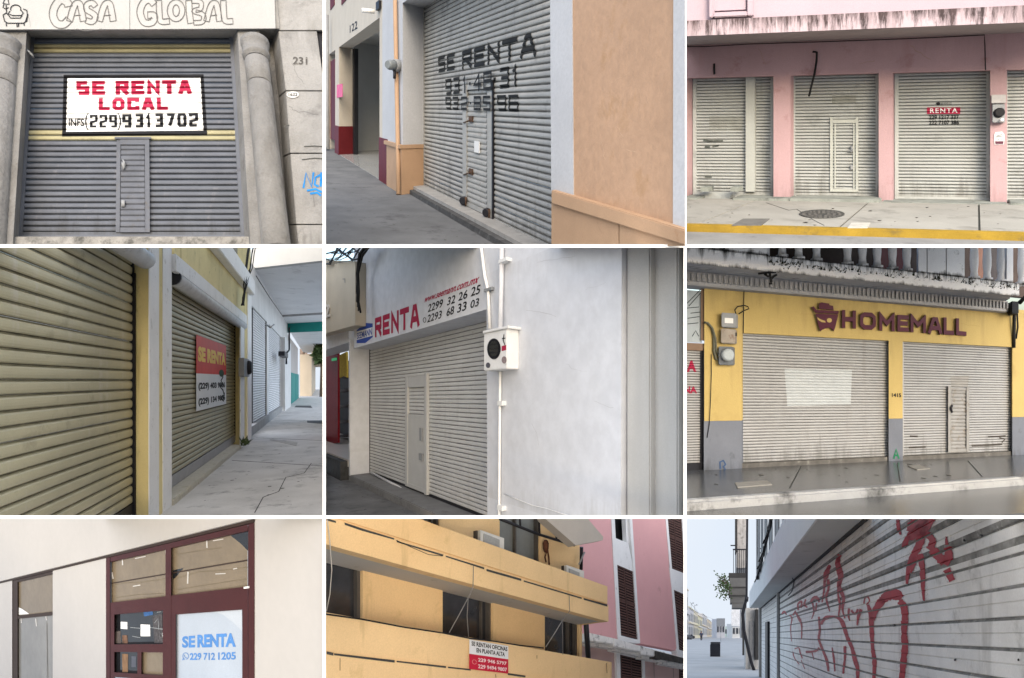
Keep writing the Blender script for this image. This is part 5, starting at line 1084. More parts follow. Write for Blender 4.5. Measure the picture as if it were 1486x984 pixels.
strokes('wrinkle', fr, [[(510, 330), (560, 318), (640, 316), (745, 300)], [(520, 386), (620, 372), (740, 366)], [(790, 300), (900, 268), (1010, 262), (1130, 246)], [(800, 350), (920, 330), (1120, 300)], [(800, 190), (920, 170), (1000, 160)]], 3, mat('card crease', (.160, .128, .080), .4, bump=0), w2, -.10, eps=.006)
# lower left: dark glass over two small sliding panes
ya, yb_ = fr.T(620, 596, 0), fr.T(620, 632, 0)
T430 = TtA
sash = build('sash', MB().box(fr, s0 + fw, s0 + fw * 1.9, Tlow, T430, -.12, .0).box(fr, sm0 - fw * .5, sm0, Tlow, T430, -.12, .0).box(fr, s0 + fw * 1.9, sm0 - fw * .5, T430 - fw * .7, T430, -.12, .0)
      .box(fr, s0 + fw * 1.9, sm0 - fw * .5, yb_, ya, -.12, .0).box(fr, s0 + fw * 1.9, sm0 - fw * .5, fr.T(620, 752), fr.T(620, 730), -.12, .0).box(fr, S_(622), S_(640), fr.T(620, 730), yb_, -.11, -.005), fb7, w2)
build('pane', MB().box(fr, s0 + fw * 1.9, sm0 - fw * .5, ya, T430 - fw * .7, -.13, -.10), gl, w2)
build('pane', MB().box(fr, s0 + fw * 1.9, S_(622), fr.T(620, 730), yb_, -.13, -.10), gl, w2)
build('pane', MB().box(fr, S_(640), sm0 - fw * .5, fr.T(620, 730), yb_, -.13, -.10), pap, w2)
# flat coloured patches on the face of the dark pane
for pts, m, n in (([(547, 494), (577, 496), (577, 528), (547, 526)], WHITEP, 'paper'), ([(637, 506), (680, 508), (681, 560), (637, 560)], WHITEP, 'paper'), ([(554, 556), (576, 555), (580, 592), (554, 592)], mat('brown patch', (.160, .088, .056), .7, .5, 12, bump=0, grime=((.040, .036, .032), .6, 9)), 'pane_patch'), ([(726, 545), (738, 545), (738, 566), (726, 566)], WHITEP, 'paper'),
                  ([(553, 640), (580, 640), (580, 722), (555, 722)], mat('tan patch', (.216, .128, .072), .7, .3, 6, bump=0, grime=((.080, .056, .040), .4, 7)), 'pane_patch'), ([(596, 650), (616, 650), (616, 700), (596, 700)], mat('blue grey patch', (.096, .104, .128), .6, bump=0), 'pane_patch'), ([(650, 452), (690, 442), (694, 462), (654, 470)], mat('blue foil', (.040, .112, .280), .4, .5, 30, bump=0), 'pane_fleck'), ([(520, 540), (546, 536), (550, 592), (520, 592)], mat('dull grey patch', (.096, .080, .072), .7, .4, 20, bump=0), 'pane_patch'), ([(690, 470), (735, 455), (738, 590), (700, 590)], mat('grey clutter', (.072, .068, .072), .6, .6, 30, bump=0), 'pane_streak')):
    area(n, fr, pts, m, w2, -.10, eps=.006)
strokes('glint', fr, [[(600, 440), (606, 452)], [(712, 452), (730, 448)], [(560, 450), (580, 444)], [(700, 500), (716, 480), (720, 530)], [(590, 520), (640, 524)], [(680, 520), (738, 528)], [(600, 560), (636, 566)], [(520, 500), (518, 570)]], 3, mat('grey glint', (.240, .256, .264), .4, .5, 30, bump=0), w2, -.10, eps=.01)
# lower right: poster pane
build('pane', MB().box(fr, sm1 + .005, s1 - fw * .8, Tlow, TtA, -.13, -.10), gl, w2)
build('sash', MB().box(fr, sm1, S_(796), Tlow, TtA, -.099, .0).box(fr, S_(1098), s1 - fw * .8, Tlow, TtA, -.099, -.0).box(fr, S_(796), S_(1098), TtA - fw * 1.1, TtA, -.099, .0), fb7, w2)
wp7 = -.085
ps = thing('rent_poster', 'pale blue poster reading SE RENTA with a phone number behind the window frame', 'poster', fr.Z(950, 770, wp7))
lb = mat('pale blue paper', (.400, .456, .528), .5, .06, 1.2, grime=((.464, .496, .528), .4, 1.0), bump=.04, spec=.5)
build('sheet', MB().slab(fr, [(796, 420), (1094, 388), (1106, 545), (1108, 830), (796, 850)], wp7, .01), lb, ps)
inkb = mat('blue ink', (.080, .216, .496), .6, bump=0, fine=0)
text(fr, 'SE', (825, 613), (884, 611), (825, 560), inkb, ps, wp7, bold=.04); text(fr, 'RENTA', (894, 611), (1068, 608), (894, 553), inkb, ps, wp7, bold=.05)
text(fr, '229', (860, 668), (912, 668), (860, 636), inkb, ps, wp7, bold=.03); text(fr, '712', (922, 668), (974, 668), (922, 635), inkb, ps, wp7, bold=.03); text(fr, '1205', (988, 667), (1068, 666), (988, 633), inkb, ps, wp7, bold=.03)
strokes('phone_mark', fr, [arc(841, 650, 13, 15, 100, 440, 16), [(834, 644), (838, 655), (848, 659)], [(830, 660), (826, 668), (834, 664)]], 2.6, inkb, ps, wp7)
area('light_patch', fr, [(970, 450), (1010, 462), (1060, 500), (1104, 545), (1104, 480), (1092, 400), (990, 412)], mat('paler paper', (.464, .512, .568), .5, .04, 2, bump=0), ps, wp7)
area('torn_edge', fr, [(1096, 412), (1108, 410), (1108, 540), (1097, 520)], gl, ps, wp7, eps=.012)
build('catch', MB().rect(fr, 1104, 1130, 336, 345, .02, .03), WHITEP, w2)
# ================================================================ bay 8: yellow office building, pink building beyond
by = bay(2, 1, 468, 744, 2.793)
fr = Fr(by, (1467, 1062), UP, (-250, 1062), (600, 350), 15)
yw8 = mat('warm yellow wall paint', (.80, .565, .30), .75, .06, .6, grime=((.6, .42, .2), .22, 1.4), streak=((.55, .38, .19), .12, 2), bump=.12, bs=20)  # yellow brightened because bay 5 overhead shades this facade
so8 = mat('pale soffit plaster', (.5, .47, .43), .8, .06, .6, grime=((.3, .27, .24), .2, 1.5), bump=.1)
S_ = lambda x, y=350, w=0: fr.S(x, y, w)
B = thing('yellow_office_building', 'yellow office building with two balcony bands and dark windows', 'building', fr.Z(600, 690, 0))
sE = S_(1052, 450)
Tsof = fr.T(690, 366)
# balcony depth from its end corner
best = min((abs(proj(fr.pt(sE, Tsof, k * .01))[0] - by.px(1155, 0)[0]), k * .01) for k in range(600)); wb = best[1]
Tw0 = fr.T(690, 520); Tw1 = Tsof
TLt = fr.T(690, 522, wb); TUt = fr.T(1060, 265, wb); 
cr = mat('dark crack', (.05, .03, .02), .9, .3, 10, bump=0)
# lower wall and windows
cols = [(-300, -120), (163, 487), (692, 901), (1041, 1052)]
for x0, x1 in cols: build('wall', MB().box(fr, S_(x0), S_(x1), Tw0 - 1.2, Tw1 + .3, -.35, 0), yw8, B)
wg8 = glass('dark grey window', (.035, .036, .04), .12); wf8 = mat('grey bronze window frame', (.10, .09, .08), .5)
for x0, x1, xm in ((-120, 163, 135), (487, 692, 640), (901, 1041, 990)):
    a_, b_ = S_(x0), S_(x1); f_ = .045
    w_ = build('window', MB().box(fr, a_, a_ + f_, Tw0 - 1.2, Tw1 + .1, -.3, -.1).box(fr, b_ - f_ * 2, b_, Tw0 - 1.2, Tw1 + .1, -.3, -.1).box(fr, S_(xm, 350, -.2), S_(xm, 350, -.2) + f_, Tw0 - 1.2, Tw1 + .1, -.3, -.16), wf8, B)
    build('pane', MB().box(fr, a_ + f_, S_(xm, 350, -.2), Tw0 - 1.2, Tw1 + .1, -.3, -.25), wg8, w_); build('pane', MB().box(fr, S_(xm, 350, -.2) + f_, b_ - f_ * 2, Tw0 - 1.2, Tw1 + .1, -.3, -.24), wg8, w_)
# upper balcony: parapet in two bands with a broken joint
sL = S_(-400, 100, wb)
def tb(x, y): return fr.T(x, y, wb)
Tj = tb(690, 227); Tbot = tb(600, 274)
build('parapet', MB().box(fr, sL, sE, Tj + .03, TUt, wb - .2, wb), yw8, B)
build('parapet', MB().box(fr, sL, sE + .02, Tsof + .14, Tj - .02, wb - .22, wb + .03), yw8, B)
build('parapet', MB().box(fr, sL, sE, Tsof - .0, Tj + .03, wb - .24, wb - .03), yw8, B)
build('parapet_end', MB().box(fr, sE - .2, sE - .001, Tsof + .001, TUt - .01, -.1, wb - .2), yw8, B)
build('parapet_foot', MB().box(fr, sL, sE + .021, Tsof - .002, Tsof + .139, wb - .235, wb + .031), yw8, B)
build('soffit', MB().box(fr, sL, sE - .002, Tsof + .003, Tsof + .3, -.1, wb - .24), so8, B)
for pts in ([(88, 40), (160, 64), (290, 104), (290, 110), (160, 74), (90, 50)], [(300, 114), (490, 170), (488, 177), (300, 120)], [(498, 174), (610, 208), (655, 222), (655, 230), (500, 180)], [(664, 228), (805, 268), (805, 277), (664, 237)], [(815, 274), (1050, 344), (1050, 350), (815, 280)], [(1058, 346), (1154, 372), (1154, 381), (1058, 353)], [(16, 22), (54, 34), (54, 42), (16, 32)]):
    area('joint_crack', fr, pts, cr, B, wb + .03, eps=.006)
# lower balcony
Tl2 = TLt
sE2 = fr.S(1172, 620, wb)
build('parapet', MB().box(fr, sL, sE2, Tl2 - 1.35, Tl2, wb - .22, wb), yw8, B)
Tj2 = tb(500, 624); build('parapet', MB().box(fr, sL, sE2 + .6, Tj2 - 3, Tj2, wb - .2, wb + .03), yw8, B)
for pts in ([(16, 562), (44, 568), (44, 580), (16, 574)], [(46, 570), (292, 598), (292, 608), (46, 578)], [(300, 600), (500, 622), (500, 630), (300, 606)], [(508, 624), (600, 634), (600, 640), (508, 630)], [(750, 650), (822, 660), (822, 668), (750, 658)]): area('joint_crack', fr, pts, cr, B, wb + .031, eps=.006)
build('terrace_floor', MB().box(fr, sL, sE2, Tl2 - 1.4, Tl2 - 1.3, -.1, wb - .22), so8, B)
strokes('run_mark', fr, [[(1150, 610), (1152, 650)], [(868, 578), (868, 592)], [(70, 590), (70, 640)], [(700, 655), (702, 669)]], 3, mat('brown run', (.3, .19, .1), .8, bump=0), B, wb + .031)
# upper storey
Tu0 = TUt - .8; TuT = fr.T(720, 20)
for x0, x1 in ((-300, 410), (474, 718), (880, 1042)): build('upper_wall', MB().box(fr, S_(x0), S_(x1), Tsof + .3, TuT + 2.5, -.35, 0), yw8, B)
gq = mat('grey curtained window', (.2, .215, .21), .15, .15, 1.5, bump=0, spec=.6)
for x0, x1, xm in ((410, 474, 450), (718, 880, 790)):
    w_ = build('window', MB().box(fr, S_(x0), S_(x0) + .06, Tsof + .3, TuT + 2, -.3, -.08).box(fr, S_(x1) - .06, S_(x1), Tsof + .3, TuT + 2, -.3, -.05).box(fr, S_(xm), S_(xm) + .07, Tsof + .3, TuT + 2, -.3, -.1), wf8, B)
    build('pane', MB().box(fr, S_(x0) + .06, S_(xm), Tsof + .3, TuT + 2, -.3, -.2), gq, w_); build('pane', MB().box(fr, S_(xm) + .07, S_(x1) - .06, Tsof + .3, TuT + 2, -.3, -.2), gq, w_)
# roof canopy with steel truss
rc = mat('pale roof slab', (.52, .47, .41), .8, .06, 1)
wr = fr.T(880, 25)
build('roof_canopy', MB().slab(fr, [(905, 26), (1026, 132), (1136, 112), (1138, 98), (1080, 30), (1068, -60), (870, -60)], .9, .3), rc, B)
tr = build('truss', MB().tube([fr.Z(720, 26, .3), fr.Z(875, 88, .3), fr.Z(1020, 132, .3), fr.Z(1020, 122, .3)], .045, 6), DARKM, B)
for a_, b_ in (((878, 20), (1020, 124)), ((878, 20), (880, 90)), ((800, 22), (802, 58)), ((948, 72), (948, 108)), ((740, 5), (878, 20))): build('truss_bar', MB().tube([fr.Z(*a_, .3), fr.Z(*b_, .3)], .035, 6), DARKM, tr)
build('corner_pipe', MB().tube([fr.Z(1050, 140, .2), fr.Z(1048, 230, .2)], .06, 6), DARKM, B); build('downpipe', MB().tube([fr.Z(1068, 446, .1), fr.Z(1074, 540, .1), fr.Z(1080, 640, .1)], .09, 8), DARKM, B)
build('corner_post', MB().tube([fr.Z(1062, 160, .5), fr.Z(1040, 210, .5)], .03, 6), GREYM, B)
# air conditioners on the balcony
def aircon(x0, y0, x1, y1, l):
    t = thing('air_conditioner', l, 'air conditioner', fr.Z((x0 + x1) / 2, y1, wb - .3), 'air conditioners on the upper balcony'); w_ = wb - .35
    build('casing', MB().slab(fr, [(x0 + (x1 - x0) * .2, y0), (x1, y0 + (x1 - x0) * .28), (x1, y1 + 30), (x0 + (x1 - x0) * .2, y1 + 12)], w_, .14), mat('white casing', (.6, .6, .58), .5, .05, 2), t)
    build('grille', MB().slab(fr, [(x0 + (x1 - x0) * .32, y0 + 14), (x1 - 18, y0 + (x1 - x0) * .26 + 8), (x1 - 18, y1 + 30), (x0 + (x1 - x0) * .32, y1 + 14)], w_ + .02, .02), mat('grey grille', (.34, .35, .35), .5, .1, 20), t)
    build('side_coil', MB().slab(fr, [(x0 + 6, y0 + 2), (x0 + (x1 - x0) * .19, y0 + 4), (x0 + (x1 - x0) * .19, y1 + 14), (x0 + 6, y1)], w_ - .1, .1), mat('dark coil', (.08, .07, .06), .7), t)
aircon(616, 70, 736, 130, 'white air conditioner behind the balcony parapet beside the two-pane window'); aircon(972, 212, 1060, 250, 'smaller white air conditioner at the right end of the balcony')
hk = thing('wall_lamp', 'rusty old wall lamp on the yellow wall right of the two-pane window', 'lamp', fr.Z(905, 200, .05))
rst = mat('rust brown', (.12, .05, .03), .8, .3, 10)
build('lamp_head', MB().lathe(fr.Z(905, 160, .2), fr.b, fr.a, [(0, .05), (.1, .09), (.26, .10), (.36, .05)], 9), rst, hk); build('stem', MB().tube([fr.Z(912, 150, .1), fr.Z(917, 180, .1), fr.Z(919, 210, .1)], .03, 6), rst, hk)
build('stem', MB().tube([fr.Z(908, 160, .1), fr.Z(902, 180, .1), fr.Z(906, 200, .1)], .025, 6), rst, hk)
# cables over the facade
wc = wb + .1
cable('cable', fr, [(-10, 408, wc), (160, 432, wc), (330, 464, wc), (490, 488, wc), (600, 510, wc), (700, 522, wc), (800, 538, wc), (896, 548, wc)], 3.4, CABLE, 'thick dark cable sagging along the top of the lower balcony', 'cable', wc)
cable('cable', fr, [(612, 216, wc), (610, 300, wc), (590, 350, wc), (586, 420, wc), (592, 502, wc)], 1.8, mat('grey cable', (.2, .19, .18), .6, bump=0), 'thin grey cable hanging between the two balconies in front of the middle window', 'cable', wc)
cable('cable', fr, [(590, 345, wc), (556, 410, wc), (514, 486, wc)], 2, mat('grey cable', (.2, .19, .18), .6), 'slanting cable in front of the left half of the middle window', 'cable', wc)
cable('cable', fr, [(974, 434, wc), (940, 490, wc), (905, 544, wc)], 2, mat('grey cable', (.2, .19, .18), .6), 'slanting cable in front of the right-hand window', 'cable', wc)
cable('cable', fr, [(1000, 336, wc), (1002, 400, wc), (972, 436, wc), (974, 575, wc)], 1.3, mat('grey cable', (.2, .19, .18), .6), 'thin cable hanging from the upper balcony over the right-hand window', 'cable', wc)
cable('cable', fr, [(20, 30, wc), (30, 120, wc), (38, 230, wc), (30, 330, wc), (16, 400, wc)], 2, mat('pale cable', (.5, .47, .42), .6, bump=0), 'pale cable bowing down at the left edge of the yellow building', 'cable', wc)
cable('cable', fr, [(300, 112, wc), (360, 140, wc), (430, 170, wc), (486, 176, wc)], 1.3, CABLE, 'loose wire drooping under the upper balcony joint', 'cable', wc)
# banner on the lower balcony
wn = wb + .06
bn = thing('rent_banner', 'white and red banner offering offices for rent on the lower yellow balcony', 'banner', fr.Z(675, 650, wn))
s0, s1 = fr.S(597, 570, wn), fr.S(753, 570, wn); tt, t0 = fr.T(597, 514, wn), fr.T(597, 634, wn); tm = fr.T(597, 572, wn)
build('banner_sheet', MB().box(fr, s0, s1, tm + .001, tt, wn - .02, wn), mat('banner white', (.74, .75, .76), .5), bn); build('banner_sheet', MB().box(fr, s0, s1, t0, tm, wn - .02, wn), mat('crimson banner', (.52, .02, .05), .5, .06, 2, bump=0, fine=.03), bn, label='red lower half of the banner')
def bt(b, x0, x1, y0, y1, m, bold=.02):
    v, f_, _ = text_geo(b, bold); flat('lettering', fr, [(s0 + (s1 - s0) * (x0 + (x1 - x0) * x), t0 + (tt - t0) * (y0 + (y1 - y0) * y)) for x, y in v], f_, m, bn, wn, .006)
bt('SE RENTAN OFICINAS', .04, .97, .80, .95, BLACK, .03); bt('EN PLANTA ALTA', .16, .90, .60, .75, BLACK, .03)
pkp = mat('pink white print', (.8, .6, .6), .5, bump=0, fine=0); bt('229 946 5797', .20, .95, .29, .42, pkp, .03); bt('229 9494 9807', .20, .96, .06, .2, pkp, .03)
flat('phone_mark', fr, *(lambda L_: ([(s0 + (s1 - s0) * a, t0 + (tt - t0) * b) for a, b in L_[0]], L_[1]))(ribbon([(.11 + .05 * math.cos(k * .5), .26 + .075 * math.sin(k * .5)) for k in range(13)], .016)), mat('salmon print', (.7, .25, .25), .5, bump=0), bn, wn)
# ---------------- pink building
fp = Fr(by, (1467, 1062), (681, -2378), (-250, 1062), (1250, 300), 24)
pk = mat('dusty pink wall paint', (.66, .36, .36), .75, .05, .5, grime=((.47, .26, .25), .2, 1), bump=.1)
pk2 = mat('pale dusty pink wall', (.56, .39, .36), .75, .07, .6, bump=.1)
wb8 = mat('whitewashed strip', (.76, .755, .745), .75, .06, 1, grime=((.4, .39, .37), .25, 2.5), bump=.1)
lou = mat('dark brown louvre', (.07, .035, .03), .6, .2, 4)
Pk = thing('pink_building', 'tall pink building with white window strips and brown louvred shutters', 'building', fp.Z(1250, 680, 0))
def strip(x0, y0, x1, y1, x2, y2, x3, y3): return [(x0, y0), (x1, y1), (x2, y2), (x3, y3)]
build('wall', MB().slab(fp, [(1000, -60), (1165, -60), (1196, 520), (1030, 490)], 0, .4), pk, Pk)
build('wall', MB().slab(fp, [(1250, -60), (1384, -60), (1440, 560), (1288, 530)], 0, .4), pk, Pk)
build('wall', MB().slab(fp, [(1465, -60), (1600, -60), (1600, 700), (1500, 600)], 0, .4), pk, Pk)
build('white_strip', MB().slab(fp, [(1166, -60), (1180, -60), (1211, 520), (1197, 518)], .03, .45), wb8, Pk); build('white_strip', MB().slab(fp, [(1240, -60), (1250, -60), (1288, 530), (1279, 526)], .03, .45), wb8, Pk)
build('white_strip', MB().slab(fp, [(1384, -60), (1392, -60), (1446, 560), (1437, 558)], .03, .45), wb8, Pk); build('white_strip', MB().slab(fp, [(1452, -60), (1465, -60), (1500, 600), (1492, 598)], .03, .45), wb8, Pk)
build('white_panel', MB().slab(fp, [(1170, 96), (1240, 124), (1262, 240), (1180, 205)], 0, .4), wb8, Pk); build('white_panel', MB().slab(fp, [(1404, 222), (1466, 246), (1475, 335), (1414, 308)], 0, .4), wb8, Pk)
build('open_window', MB().slab(fp, [(1160, -60), (1238, -60), (1242, 124), (1168, 96)], -.5, .1), mat('black opening', (.006, .006, .006), .9, bump=0), Pk)
build('broken_frame', MB().slab(fp, [(1226, -40), (1238, -40), (1242, 124), (1232, 120)], -.1, .2), wb8, Pk)
build('white_panel', MB().slab(fp, [(1196, 496), (1282, 516), (1284, 530), (1200, 520)], .05, .4), wb8, Pk)
def louvre(tl, tr, br, bl, rows, l):
    f_ = build('louvre_window', MB().slab(fp, [tl, tr, br, bl], -.02, .05), mat('dark behind louvre', (.015, .01, .01), .9, bump=0), Pk)
    lerp = lambda a, b, t: (a[0] + (b[0] - a[0]) * t, a[1] + (b[1] - a[1]) * t)
    fm_ = MB()
    for t0_, t1_ in ((0, .05), (.47, .53), (.95, 1)):
        fm_.slab(fp, [lerp(tl, tr, t0_), lerp(tl, tr, t1_), lerp(bl, br, t1_), lerp(bl, br, t0_)], -.0, .06)
    for r in range(5):
        a_, b_ = r / 4 - .006 * r, r / 4 + .02 - .006 * r
        fm_.slab(fp, [lerp(lerp(tl, tr, .05), lerp(bl, br, .05), a_), lerp(lerp(tl, tr, .95), lerp(bl, br, .95), a_), lerp(lerp(tl, tr, .95), lerp(bl, br, .95), b_), lerp(lerp(tl, tr, .05), lerp(bl, br, .05), b_)], -.004, .055)
    o = build('shutter_frame', fm_, lou, f_)
    for c0, c1 in ((.06, .46), (.54, .94)):
        mb = MB()
        for r in range(rows):
            a_ = (r + .15) / rows; b_ = (r + .62) / rows
            mb.slab(fp, [lerp(lerp(tl, tr, c0), lerp(bl, br, c0), a_), lerp(lerp(tl, tr, c1), lerp(bl, br, c1), a_), lerp(lerp(tl, tr, c1), lerp(bl, br, c1), b_), lerp(lerp(tl, tr, c0), lerp(bl, br, c0), b_)], -.006, .02)
        s_ = build('louvre_slats', mb, mat('brown louvre slat', (.11, .055, .045), .6, .3, 6), f_); s_['kind'] = 'stuff'
louvre((1180, 204), (1262, 240), (1282, 515), (1200, 494), 26, ''); louvre((1392, -40), (1452, -16), (1468, 248), (1405, 222), 26, ''); louvre((1416, 308), (1474, 334), (1500, 600), (1440, 558), 24, '')
build('white_panel', MB().slab(fp, [(1434, 552), (1510, 575), (1510, 600), (1440, 580)], .05, .3), wb8, Pk)
# stone ledge and the pale storey below
led = mat('weathered ledge', (.8, .78, .74), .85, .1, 2, grime=((.06, .055, .05), .5, 3), bump=.5)
build('lower_wall', MB().slab(fp, [(1040, 520), (1600, 600), (1600, 800), (1060, 800)], -.05, .4), pk2, Pk)
build('white_strip', MB().slab(fp, [(1190, 556), (1206, 560), (1212, 800), (1198, 800)], .05, .4), wb8, Pk); build('white_strip', MB().slab(fp, [(1296, 580), (1306, 582), (1312, 800), (1302, 800)], .05, .4), wb8, Pk)
build('white_panel', MB().slab(fp, [(1206, 560), (1296, 580), (1296, 596), (1206, 574)], .04, .3), wb8, Pk)
louvre((1208, 574), (1294, 594), (1300, 760), (1212, 750), 16, ''); louvre((1448, 612), (1500, 622), (1500, 760), (1452, 760), 14, '')
for a_, b_ in (((1080, 486), (1180, 508)), ((1180, 508), (1290, 540)), ((1290, 540), (1372, 562)), ((1372, 562), (1480, 590))):
    build('ledge', MB().slab(fp, [(a_[0] + 1, a_[1]), b_, (b_[0], b_[1] + 26), (a_[0] + 1, a_[1] + 36)], .55, .7), led, Pk, bevel=.03)
    build('ledge', MB().slab(fp, [(a_[0] + 4, a_[1] + 36), (b_[0], b_[1] + 26), (b_[0], b_[1] + 44), (a_[0] + 4, a_[1] + 52)], .3, .4), led, Pk)
build('broken_ledge', MB().slab(fp, [(1350, 560), (1465, 590), (1465, 612), (1350, 590)], .6, .6), mat('dark broken stone', (.06, .055, .05), .95, .4, 5, bump=.6), Pk)
strokes('run_mark', fp, [[(1342, 600), (1344, 669)], [(1420, 610), (1422, 669)]], 3, mat('grey run', (.3, .24, .22), .8, bump=0), Pk, -.05)
# ================================================================ bay 9: street with a long white shutter and red graffiti
by = bay(2, 2, 990, 744, 2.996)
V1 = (1058, 922)
fr = Fr(by, V1, UP, (-1, 0, 0), (1486, 470), 6.0)
slI = mat('worn white shutter', (.70, .695, .68), .42, .12, 1.2, grime=((.4, .395, .38), .3, 1.6), streak=((.36, .355, .34), .2, 2), bump=.06, bs=24)  # slat and canopy whites raised to make up for weak light from the left
slD = mat('grimy shutter groove', (.22, .218, .21), .7, .5, 3, grime=((.4, .4, .38), .45, 5), bump=.1)
S_ = lambda x, y=530, w=0: fr.S(x, y, w)
TF = fr.T(344, 719); TT = fr.T(345, 415); s0, sM = S_(345), S_(425); s1 = S_(1800)
B = thing('graffiti_shop', 'building with a long white shutter covered in red graffiti under a deep canopy', 'shop', fr.Z(700, 760))
pit = (fr.T(1186, 500) - fr.T(1186, 608))
PROFI = [(0, 0), (.02, .6), (.05, .96), (.25, 1.02), (.47, 1.0), (.485, .5), (.505, .5), (.52, 1.0), (.74, 1.02), (.90, .95), (.94, .45), (.97, .15), (1, 0)]
n = int((TT - TF) / pit) + 1
sh = shutter(B, fr, sM, s1, TT - n * pit, TT - .02, n, .024, slI, DARKM, PROFI, label='long white shutter with red spray graffiti', railw=.25)
for o in sh.o.children:
    me = o.data
    if len(me.materials) == 2:
        me.materials[1] = slD; zs = [(me.vertices[q.vertices[0]].co + me.vertices[q.vertices[2]].co).z / 2 for q in me.polygons]
        if len(me.polygons) >= 12 and len(me.polygons) == len(PROFI) - 1:
            for k in (0, 9, 10, 11): me.polygons[k].material_index = 1
sh2 = shutter(B, fr, s0, sM - .5, TT - n * pit, TT - .02, n, .024, slI, DARKM, PROFI, label='farther white shutter with a door post', railw=.25)
build('post', MB().box(fr, sM - .5, sM - .05, TF - .2, TT, -.1, .18), mat('pale post', (.5, .5, .49), .6, .1, 1), B)
build('door_post', MB().box(fr, S_(371), S_(382), TF, fr.T(376, 475), .05, .2), DARKM, sh2.o)
build('shutter_housing', MB().box(fr, s0, s1, TT - .03, TT + .5, -.3, .12), mat('dark housing', (.07, .07, .07), .7), B)
# canopy: soffit and fascia
swc, wc = fr.on_t(292, 415, TT)
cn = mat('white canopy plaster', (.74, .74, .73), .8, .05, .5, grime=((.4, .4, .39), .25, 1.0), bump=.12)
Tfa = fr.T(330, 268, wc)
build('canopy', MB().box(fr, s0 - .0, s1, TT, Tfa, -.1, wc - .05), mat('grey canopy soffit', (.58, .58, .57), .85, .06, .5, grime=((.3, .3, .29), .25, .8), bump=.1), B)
build('fascia', MB().box(fr, s0 - .02, s1, TT - .01, Tfa + .05, wc - .05, wc), cn, B)
build('upper_wall', MB().box(fr, s0 + .2, s1, Tfa, Tfa + 14, -.3, wc * .45), mat('grey upper wall', (.3, .3, .29), .8, .1, .6), B)
for k in range(6):
    a_ = s0 + 2 + k * 5.5
    wn_ = build('upper_window', MB().box(fr, a_, a_ + .25, Tfa + .6, Tfa + 12, wc * .4, wc * .48).box(fr, a_ + 2.8, a_ + 3.05, Tfa + .6, Tfa + 12, wc * .4, wc * .48), mat('pale window post', (.42, .42, .42), .7), B)
    build('pane', MB().box(fr, a_ + .25, a_ + 2.8, Tfa + .6, Tfa + 12, wc * .4, wc * .455), gl, wn_)
build('end_wall', MB().box(fr, s0 - .6, s0, TF - .3, Tfa, -.5, .25), mat('pale end wall', (.45, .44, .42), .8, .1, 1), B)
random.seed(31)
cw_ = thing('cable_bundle', 'black wires sagging along the top edge of the white canopy', 'cables', fr.Z(340, 250, wc))
for k in range(5):
    P = []
    for q in range(14):
        t = q / 13; x = 326 + 62 * t; y = 286 - 262 * t
        P.append(fr.Z(x + random.uniform(-4, 4), y + random.uniform(-6, 6), wc + .1))
    build('cable', MB().tube(P, .05, 5), CABLE, cw_)
for k in range(9):
    t = k / 9; p = fr.Z(330 + 56 * t, 270 - 236 * t, wc + .1); build('cable_end', MB().tube([p, p + fr.c * random.uniform(.05, .3) + Vector((0, 0, random.uniform(-.7, -.3)))], .035, 5), CABLE, cw_)
cable('wire_loop', fr, [(462, 360, .2), (478, 340, .3), (487, 300, .35), (480, 285, .3)], 2, CABLE, 'black wire loop hanging from the canopy over the white shutter', 'wire', .2)
